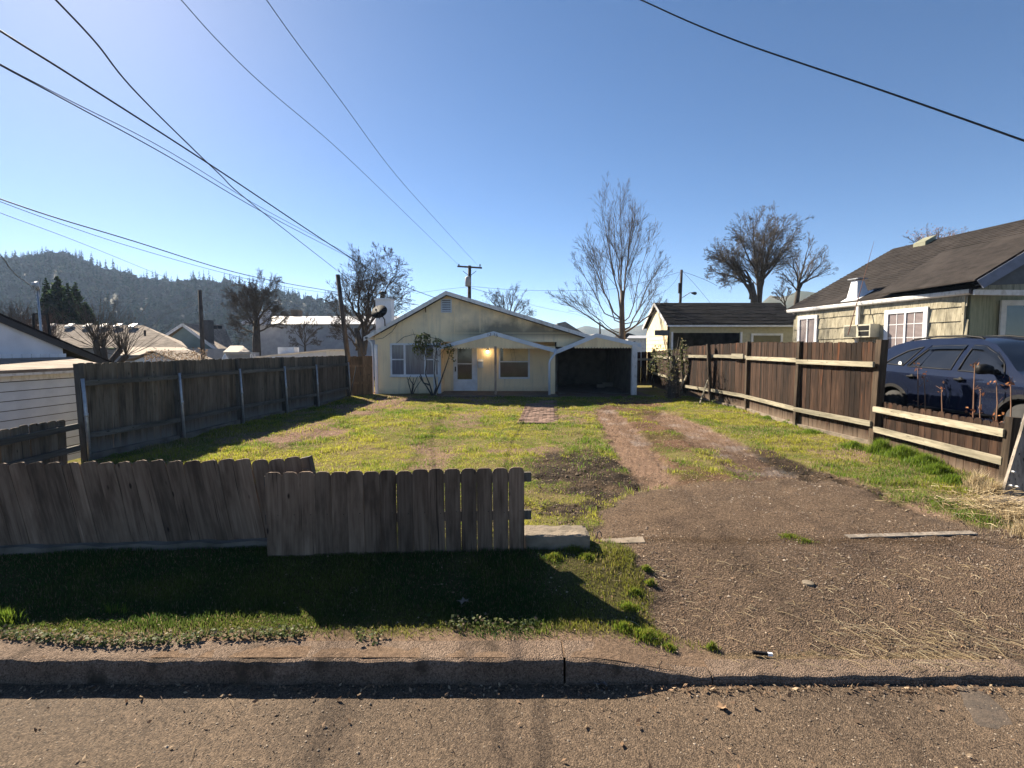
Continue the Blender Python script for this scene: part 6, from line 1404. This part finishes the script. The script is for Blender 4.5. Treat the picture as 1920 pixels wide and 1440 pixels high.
mb = MB(); mb.bar(at(455,607,Yw-2), at(506,584,Yw-2), .5, .3); mb.prism([at(455,609,Yw-2),at(506,586,Yw-2),at(506,610,Yw-2)], (0,.2,0)); obj('lean_to_gable', mb, plain('lilac_white_trim', (.62,.6,.66), .6), WHS)
# white mobile building / trailer roof
a_, b_ = at(478,672,25), at(612,658,27.5); TR = thing('travel_trailer', 'long white trailer top with a roof hatch behind the grey fence', 'trailer', (a_.x,25,Z0))
mb = MB(); mb.prism([(a_.x,a_.y,Z0+.4),(b_.x,b_.y,Z0+.4),b_,a_], (.4,2.2,0)); obj('body', mb, M['bluewhite'], TR)
mb = MB(); mb.prism([a_+V3(-.1,-.05,0),b_+V3(.1,-.05,0),b_+V3(.5,2.25,.02),a_+V3(.3,2.25,.02)], (0,0,.08)); obj('roof', mb, M['roof_metal'], TR)
q = at(540,654,26.8); mb = MB(); mb.box(q.x-.4,q.x+.45,q.y-.3,q.y+.3,q.z-.3,q.z+.08); obj('roof_hatch', mb, M['white'], TR)
q = at(474,668,24.5); mb = MB(); mb.tube([(q.x-.1,q.y,q.z-.4),(q.x-.1,q.y,q.z+.1),(q.x+.1,q.y,q.z+.1),(q.x+.1,q.y,q.z-.4)], .025, 6); mb.tube([(q.x+.0,q.y,q.z-.4),(q.x+.0,q.y,q.z+.05)], .02, 6); obj('ladder', mb, M['white'], TR)
# small white pointed thing and a far pale roof
q0, q1 = at(422,672,24), at(422,662,24); mb = MB(); mb.lathe((q0.x,24,q0.z-.3), (0,0,1), [(0,.14),(.3,.13),(.5,.03),(.55,.0)], 10); tag(obj('vent_cowl', mb, M['white'], None, True), 'small white pointed cowl showing above the grey fence', 'vent')
a_, b_ = at(425,656,33), at(462,650,33); mb = MB(); mb.prism([at(418,660,32),at(470,660,32),at(455,648,34),at(432,648,34)], (0,0,-.2)); PR = thing('flat_roofed_shed', 'low shed with a pale sunlit roof left of the brown tree', 'shed', (a_.x,33,Z0)); obj('roof', mb, plain('pale_shed_roof', (.42,.36,.3), .9), PR)
mb = MB(); mb.box(at(424,660,32).x,at(464,660,32).x,32.3,33.5,Z0,at(440,661,32).z); obj('wall', mb, M['panel_grey'], PR)
# far roofs behind the cream house on the right
a_, b_, c_ = at(1045,606,60), at(1060,603,60), at(1095,625,60); FR = thing('far_house', 'distant grey roof edge just above the cream roof slope', 'house', (b_.x,60,0)); mb = MB(); mb.prism([a_,b_,c_,at(1045,632,60)], (0,6,0)); obj('roof', mb, M['roof_grey'], FR); mb = MB(); mb.box(a_.x,c_.x,61,65,-.5,a_.z-1.2); obj('wall', mb, M['panel_grey'], FR)
FR2 = thing('far_house', 'distant low white building right of the carport below the blue hill', 'house', (at(1195,640,45).x,45,0))
a_, b_ = at(1178,636,45), at(1216,636,45); mb = MB(); mb.box(a_.x,b_.x,45,50,-.3,a_.z); obj('wall', mb, M['white_old'], FR2); mb = MB(); mb.prism([at(1175,636,44.8),at(1219,636,44.8),at(1214,631,50),at(1180,631,50)], (0,0,.1)); obj('roof', mb, M['roof_metal'], FR2)
FR3 = thing('far_house', 'distant dark roof with a brown chimney block right of the big bare tree', 'house', (at(1185,630,70).x,70,0))
mb = MB(); mb.prism([at(1160,635,70),at(1178,624,70),at(1208,634,70)], (0,6,0)); obj('roof', mb, M['roof_black'], FR3); mb = MB(); mb.box(at(1164,640,70).x,at(1203,640,70).x,70.5,75,-.3,at(1180,635,70).z); obj('wall', mb, M['roof_tan'], FR3)
q0, q1 = at(1167,622,70), at(1175,634,70); mb = MB(); mb.box(q0.x,q1.x,71,72,q1.z-1,q0.z); obj('chimney', mb, M['roof_brown'], FR3)

# ------------------------------------------------------------------ poles and wires
def pole(label, bx_, by_, tx_, ty_, Y, r, base_z, mat='pole', name='utility_pole'):
    t = at(tx_,ty_,Y); b_ = at(bx_,by_,Y); d = (t-b_); b_ = t-d*((t.z-base_z)/d.z); T = thing(name, label, 'pole', b_); mb = MB(); mb.tube([b_, lerp(b_,t,.5), t], [r*1.15, r*1.05, r*.9], 10); obj('shaft', mb, M[mat], T, True); return T, t
T, t0 = pole('utility pole with crossarm and transformer behind the cream roof', 880,560,880.5,498,42,.15,0)
a_, b_ = at(858,500,42), at(904,503,42); mb = MB(); mb.bar(a_+V3(0,-.18,0), b_+V3(0,-.18,0), .1, .13); obj('crossarm', mb, M['pole'], T)
mb = MB()
for px_ in (860.5,900): q = at(px_,499,41.8); mb.lathe((q.x,q.y,q.z-.05), (0,0,1), [(0,.03),(.1,.06),(.16,.04),(.2,.05),(.24,.0)], 8)
obj('insulator', mb, M['darkmetal'], T)
mb = MB(); mb.bar(at(868,508,41.8), at(878,516,41.8), .04, .04); mb.bar(at(893,508,41.8), at(883,516,41.8), .04, .04); obj('brace', mb, M['darkmetal'], T)
q0 = at(877.5,537,41.7); mb = MB(); mb.lathe((q0.x,q0.y,q0.z), (0,0,1), [(0,.2),(.02,.23),(.7,.23),(.74,.18),(.8,.1)], 12); obj('transformer', mb, plain('grey_can', (.32,.31,.31), .6), T, True)
pole('dark leaning wooden pole in front of the wide bare tree', 652,668,633,515,23,.105,-.8)
pole('grey wooden pole beside the dark chimney', 381,672,374.5,544,27,.10,-1)
pole('far thin dark pole with a small crossarm right of the big tree', 1125,630,1124.5,604,110,.2,0); 
ms, mt_ = pole('slim pale service mast with weatherhead by the white gable', 79,640,70,545,17.5,.035,.8,'metal','service_mast')
mb = MB(); q = at(69,533,17.5); mb.tube([mt_, mt_+V3(0,0,.1), q+V3(.0,-.02,.05), q+V3(-.06,-.06,.0), q+V3(-.07,-.08,-.08)], [.04,.07,.085,.07,.05], 8); obj('weatherhead', mb, M['metal'], ms, True)
mb = MB(); 
for (dx_,dy_) in ((-12,10),(6,12),(-4,14)): mb.tube([q+V3(-.06,-.07,-.02), at(69+dx_,533+dy_*1.3,17.45), at(69+dx_*.4,533+dy_*.4,17.45)], .008, 4)
obj('drip_loop', mb, M['wire'], ms)
cl_ = thing('clothes_line_frame', 'pair of thin dark posts joined by a bar beside the pale service mast', 'posts', at(75,640,18)); mb = MB(); mb.bar(at(62,588,18),at(89,589,18),.04,.04); obj('bar', mb, M['darkmetal'], cl_)
for (tx_,bx_) in ((63,64),(88,96)): mb = MB(); mb.bar(at(tx_,589,18),at(bx_,642,18),.06,.06); obj('post', mb, M['darkmetal'], cl_)
SL, t1 = pole('street lamp pole with a curved arm above the black-roofed garage', 1275.5,566,1278,506,46,.13,0,name='street_lamp'); 
a_ = at(1276,560,46); mb = MB(); mb.tube([a_, at(1284,555,45.8), at(1293,549,45.6), at(1298,548.5,45.5)], .035, 6); obj('arm', mb, M['metal'], SL, True)
q = at(1301,550,45.5); mb = MB(); mb.tube([q+V3(-.22,0,.04), q+V3(-.15,0,.02), q+V3(.05,0,0), q+V3(.2,0,-.02), q+V3(.26,0,-.03)], [.05,.08,.14,.12,.03], 8); obj('lamp_head', mb, M['darkmetal'], SL, True)
mb = MB(); q = at(1276,535,45.9); mb.box(q.x-.18,q.x,q.y-.1,q.y+.1,q.z-.7,q.z+.2); obj('control_box', mb, M['darkmetal'], SL)

def cable(label, pts, r, mat='wire', n=40):
    """photo points with their distances: a hanging wire through them"""
    p = [at(*q) for q in pts]; out = []
    for i in range(len(p)-1):
        p0 = p[max(i-1,0)]; p1_ = p[i]; p2_ = p[i+1]; p3_ = p[min(i+2,len(p)-1)]; k = max(3, n//(len(p)-1))
        for j in range(k):
            t = j/k; out.append(.5*((2*p1_)+(p2_-p0)*t+(2*p0-5*p1_+4*p2_-p3_)*t*t+(3*p1_-p0-3*p2_+p3_)*t**3))
    out.append(p[-1])
    if pts[0][0] < 0 or pts[0][1] < 60: out.insert(0, out[0]+(out[0]-out[1]).normalized()*7)   # runs on out of the picture
    mb = MB(); mb.tube(out, r, 5); return tag(obj('overhead_wire', mb, M[mat], None, True), label, 'wire')
def dep(pts, Y0, Y1):                                # spread the distances evenly in 1/Y along the picture
    d = [0]
    for a_, b_ in zip(pts, pts[1:]): d.append(d[-1]+math.hypot(b_[0]-a_[0], b_[1]-a_[1]))
    return [(x_, y_, 1/lerp(1/Y0, 1/Y1, s_/d[-1])) for (x_, y_), s_ in zip(pts, d)]
cable('thick black service wire coming down to the cream gable peak', dep([(-90,0),(35,80),(150,152),(405,316),(640,472),(735,527),(820,560)], 4.5, 20.1), .011)
cable('black wire crossing over the others down to the dark leaning pole', dep([(105,0),(180,80),(262,180),(410,325),(480,388),(632,507)], 5, 22.9), .010)
cable('black wire slack running on from the dark leaning pole to the cream roof', dep([(632,507),(680,540),(740,562),(785,572)], 22.9, 20.4), .011)
cable('upper wire of the close pair slanting down to the wide bare tree', dep([(-80,72),(0,120),(130,188),(320,286),(500,395),(640,469),(690,495)], 6, 31), .007, 'wire_grey')
cable('lower wire of the close pair slanting down to the wide bare tree', dep([(-80,75),(0,122),(130,192),(320,296),(500,402),(640,475),(690,500)], 6, 31), .010)
cable('thick low wire sagging from the frame edge to the dark leaning pole', dep([(-80,343),(0,373),(110,410),(250,452),(420,505),(530,530),(634,548)], 8, 22.9), .012)
cable('thin wire hung just below the thick low wire', dep([(-80,347),(0,378),(110,418),(250,464),(420,512),(530,537),(634,552)], 8, 22.9), .006, 'wire_grey')
cable('thin grey wire crossing the hill to the grey wooden pole', dep([(-80,365),(0,399),(150,455),(300,516),(374,546)], 9, 27), .006, 'wire_grey')
cable('thin grey wire running on from the grey wooden pole into the brown tree', dep([(374,546),(400,551),(440,553),(480,556)], 27, 34), .007, 'wire_grey')
cable('thin high wire slanting down to the left end of the crossarm', dep([(340,0),(412,80),(500,165),(640,285),(760,400),(860,497)], 8, 41.8), .007, 'wire_grey')
cable('thin high wire slanting down to the right end of the crossarm', dep([(500,0),(557,80),(640,190),(740,325),(820,415),(897,499)], 8, 41.8), .007, 'wire_grey')
cable('single black cable crossing the top corner of clear sky', dep([(1000,-90),(1180,-10),(1290,40),(1390,80),(1500,118),(1640,165),(1780,214),(1920,264),(2020,300),(2400,440),(2900,640)], 10, 3.6), .011)
cable('black drop wire curving down to the weatherhead mast', dep([(-60,410),(0,477),(25,510),(50,530),(64,538)], 12, 17.4), .012)
cable('level thin wire from the transformer pole across to the garage lamp', dep([(884,537),(960,543),(1060,545),(1160,540),(1275,510)], 42, 46), .012, 'wire_grey')
cable('thin slack wire behind the big bare tree to the far pole', dep([(884,540),(1010,575),(1090,592),(1125,606)], 42, 110), .016, 'wire_grey')
cable('thin wire from the transformer pole back to the cream ridge', dep([(877,538),(830,543),(780,550)], 42, 36), .010, 'wire_grey')
cable('guy wire falling from the lamp pole towards the black roof', dep([(1279,508),(1300,530),(1322,556),(1335,572)], 46, 40), .012, 'wire_grey')
cable('slack wire from the lamp pole into the gnarled tree', dep([(1279,509),(1300,516),(1325,526),(1345,536)], 46, 44), .014, 'wire_grey')
cable('thin wire dropping from the lamp pole into the big bare tree', dep([(1276,510),(1262,532),(1235,552),(1180,560)], 46, 40), .012, 'wire_grey')
cable('thin slack wire from the grey wooden pole to the bungalow roof', dep([(373,553),(340,565),(290,582),(230,606)], 27, 31), .009)
cable('lower slack wire from the grey wooden pole to the pollard', dep([(374,570),(330,582),(280,598),(250,608)], 27, 29), .007)

# ------------------------------------------------------------------ hills
def hill_profile(px_):                               # crest height in photo rows
    return np.interp(px_, [-600,-200,0,60,130,170,210,260,320,400,470,540,600,660,760,900,1100], [470,470,486,490,484,500,514,524,532,532,542,556,572,590,630,655,662])
hy = np.linspace(230, 640, 36); hxn = np.linspace(-1.35, .10, 120)
HXn, HY_ = np.meshgrid(hxn, hy); HX = HXn*HY_
crestY = 520.; tpar = np.clip((HY_-230)/(crestY-230), 0, 1); back = np.clip((HY_-crestY)/(640-crestY), 0, 1)
crest_z = (655-hill_profile(960+HXn*960))/960*crestY+1.8-4
HZ = np.where(HY_ <= crestY, crest_z*(sstep(0,1,tpar)*.65+.35*tpar), crest_z*(1-.5*back))-1.2 + 4*fbm(HX,HY_,.012,4,101)*tpar
hi_ = np.arange(HX.size).reshape(HX.shape); hq = np.stack([hi_[:-1,:-1],hi_[:-1,1:],hi_[1:,1:],hi_[1:,:-1]],-1).reshape(-1,4)
hill = tag(link('hillside', np_mesh('hillside', np.stack([HX,HY_,HZ],-1).reshape(-1,3), hq, plain('hill_floor', (.03,.03,.02), .95, (.05,.045,.03), .05), smooth=True)), kind='structure')
def hill_z(x, y):
    u = np.clip((x/y-hxn[0])/(hxn[1]-hxn[0]), 0, len(hxn)-1.001); v_ = np.clip((y-hy[0])/(hy[1]-hy[0]), 0, len(hy)-1.001); i, j = u.astype(int), v_.astype(int); fu, fv = u-i, v_-j
    return (HZ[j,i]*(1-fu)+HZ[j,i+1]*fu)*(1-fv)+(HZ[j+1,i]*(1-fu)+HZ[j+1,i+1]*fu)*fv
vs, fs, cs, o_ = [], [], [], 0; hr = np.random.default_rng(9)
for k in range(3800):
    yy = hr.uniform(240, 545); xx = yy*hr.uniform(-1.15, .0); z_ = float(hill_z(np.array([xx]),np.array([yy]))[0])
    con = hr.uniform() < (.62 if yy > 400 else .38)*(.5+1.0*float(vnoise(np.array([xx*.012]),np.array([yy*.012]),8)[0]))
    if z_ < 1.0 and hr.uniform() < .7: continue
    if con:
        hh = min(14.5, max(4.5, hr.gamma(5,2.0)))*(1.1 if yy > 490 else 1)*(.7+.6*float(vnoise(np.array([xx*.02]),np.array([yy*.02]),5)[0])); v, f = conifer_arrays(xx, yy, z_-.5, hh, hh*hr.uniform(.15,.23), 11, 7, hr, .3, .4); pal = [(.014,.026,.014),(.02,.034,.018),(.028,.04,.022)]
    else:
        n = 34; rr_ = hr.uniform(2,4.2); d_ = hr.normal(size=(n,3)); d_ /= np.linalg.norm(d_,axis=1)[:,None]; c0_ = np.array([xx,yy,z_+rr_*1.0])+d_*rr_*np.array([1,1,.9])*hr.uniform(.5,1,(n,1)); a_ = hr.normal(size=(n,3))*rr_*.38; b_ = hr.normal(size=(n,3))*rr_*.38
        v = np.stack([c0_-a_,c0_-b_,c0_+a_,c0_+b_],1).reshape(-1,3); f = np.arange(n*4).reshape(-1,4); pal = [(.05,.043,.034),(.06,.052,.034),(.036,.04,.022),(.07,.055,.043)]
    t_ = np.array(pal[hr.integers(0,3)])*hr.uniform(.75,1.3); vs.append(v); fs.append(f+o_); o_ += len(v); cs.append(np.repeat(t_[None]*hr.uniform(.7,1.3,(len(v)//4,1)),4,0))
tag(link('forest', np_mesh('forest', np.concatenate(vs), np.concatenate(fs), M['needle'], np.concatenate(cs))), kind='stuff')
# tall crest conifers that stand out one by one
for (px_,top,w_,lb) in ((10,474,.2,'conifer on the hill crest at the very edge of the frame'),(42,468,.24,'broad conifer on the hill crest above the pale service mast'),(58,472,.18,'narrower conifer just beside the broad one on the hill crest'),(73,480,.2,'lower rounded conifer in the dip of the hill crest'),(112,470,.2,'tall conifer on the hill crest over the dark conifer clump'),(131,469,.24,'tallest two-topped conifer of the hill crest'),(140,478,.18,'conifer leaning close to the tallest one on the hill crest'),(175,488,.17,'slim conifer where the hill crest starts to fall'),(198,491,.2,'pointed conifer halfway down the falling hill crest'),(255,509,.22,'dense conifer at the saddle of the hill crest'),(530,549,.2,'first spire conifer of the low ridge above the warehouse roof'),(545,552,.2,'second spire conifer of the low ridge above the warehouse roof'),(573,556,.16,'thin spire conifer over the warehouse roof unit'),(588,559,.18,'last spire conifer before the wide bare tree')):
    Y_ = crestY-8+U(-10,10); xx = (px_-960)/960*Y_; zb2 = float(hill_z(np.array([xx]),np.array([Y_]))[0])-1; tz = at(px_,top,Y_).z; hh = max(13, tz-zb2)
    v, f = conifer_arrays(0,0,0, hh, hh*w_, 24, 8, hr, .25, .55); c = pick_cols(len(v)//4, [(.014,.026,.014),(.02,.034,.018)], .25, hr); me = np_mesh('ridge_conifer', v, f, M['needle'], np.repeat(c,4,0)); o = link('ridge_conifer', me); o.location = (xx,Y_,zb2)
    tag(o, lb, 'tree', 'conifers on the hill crest')
# low blue hills far to the right
def far_hill(x0, x1, Y, prof, nm):
    xs_ = np.linspace(x0, x1, 60); mb = MB(); n = 60; rows = []
    for (dy, k) in ((-140,0),(-60,.7),(0,1),(80,.8),(150,.4)):
        for px_ in xs_:
            q = at(float(px_), float(np.interp(px_, [p_[0] for p_ in prof], [p_[1] for p_ in prof])), Y); rows.append((q.x*(Y+dy)/Y, Y+dy, lerp(-1.3, q.z+2*math.sin(px_*.11), k)))
    mb.add(rows, [(r_*n+i, r_*n+i+1, (r_+1)*n+i+1, (r_+1)*n+i) for r_ in range(4) for i in range(n-1)])
    return tag(obj(nm, mb, plain(nm+'_wood', (.05,.06,.035), .95, (.09,.08,.05), .03), None, True), kind='structure')
far_hill(820, 1330, 1180, [(820,640),(1000,628),(1100,612),(1150,618),(1210,608),(1260,615),(1330,640)], 'far_hills')
far_hill(1290, 2300, 520, [(1290,640),(1400,590),(1440,558),(1500,548),(1560,542),(1700,535),(2300,530)], 'right_hills')

# ------------------------------------------------------------------ small litter
q = G(1428,1226,-.225); mb = MB(); mb.bar((q.x-.06,q.y,q.z+.012),(q.x+.03,q.y-.02,q.z+.012),.018,.018); T_ = thing('cigarette_lighter', 'small black and white lighter lying on the lowered kerb', 'lighter', q); obj('body', mb, M['black'], T_); mb = MB(); mb.bar((q.x+.031,q.y-.0205,q.z+.012),(q.x+.06,q.y-.027,q.z+.012),.018,.018); obj('cap', mb, M['white'], T_)
q = G(1464,1270,ROAD_Z); T_ = thing('miniature_bottle', 'tiny clear bottle with a dark cap lying in the gutter', 'bottle', q); mb = MB(); mb.lathe((q.x-.03,q.y+.03,q.z+.015), (.6,-.8,0), [(0,.004),(.005,.013),(.05,.013),(.058,.006)], 8); obj('body', mb, M['metal'], T_, True); mb = MB(); mb.lathe((q.x+.006,q.y-.018,q.z+.015), (.6,-.8,0), [(0,.007),(.012,.007)], 8); obj('cap', mb, M['black'], T_)
q = GG_(1515,1093); mb = MB(); mb.lathe((q.x,q.y,gz(q.x,q.y)-.018), (0,0,1), [(0,.05),(.017,.046),(.0195,.03),(.02,.0)], 11); o = obj('flat_stone', mb, M['concrete']); tag(o, 'pale flat stone set in the gravel drive', 'stone')
def big_leaf(px_, py_, z, s, lb, pal, kk):
    q = G(px_,py_,z); rr = random.Random(kk); mb = MB(); k = 10; rim = []
    for i in range(k):
        t = 2*math.pi*i/k; r_ = s*(1.0 if i % 2 else .55)*rr.uniform(.8,1.1); rim.append((q.x+r_*math.cos(t), q.y+r_*math.sin(t), q.z+.006+rr.uniform(0,s*.45)))
    mb.add([(q.x,q.y,q.z+.008)]+rim, [(0,i+1,(i+1)%k+1) for i in range(k)]); tag(obj('fallen_leaf', mb, plain('dead_leaf_'+'brown', pal, .8)), lb, 'leaf', 'large fallen leaves')
big_leaf(1125,1282,ROAD_Z,.05,'big grey fallen leaf in the gutter at the kerb corner',(.22,.18,.17),1)
big_leaf(876,1278,ROAD_Z,.03,'curled brown leaf standing in the gutter shadow',(.2,.11,.07),2)
big_leaf(870,1130,-.07,.055,'broad dead leaf lying in the shaded verge grass',(.2,.16,.12),3)
big_leaf(1355,1328,ROAD_Z,.04,'pair of crisp tan leaves on the sunlit road',(.3,.19,.11),4)

# ------------------------------------------------------------------ air
mb = MB(); mb.box(-890, 890, -62, 1400, -3.5, 118)
hz = obj('haze', mb, None); hm = bpy.data.materials.new('haze_air'); hm.use_nodes = True; nt = hm.node_tree; nt.nodes.clear()
out = nt.nodes.new('ShaderNodeOutputMaterial'); pv = nt.nodes.new('ShaderNodeVolumePrincipled'); pv.inputs['Color'].default_value = (.5,.69,1,1); pv.inputs['Density'].default_value = .00024; pv.inputs['Anisotropy'].default_value = .1
nt.links.new(pv.outputs[0], out.inputs['Volume']); hz.data.materials.clear(); hz.data.materials.append(hm); tag(hz, kind='stuff')
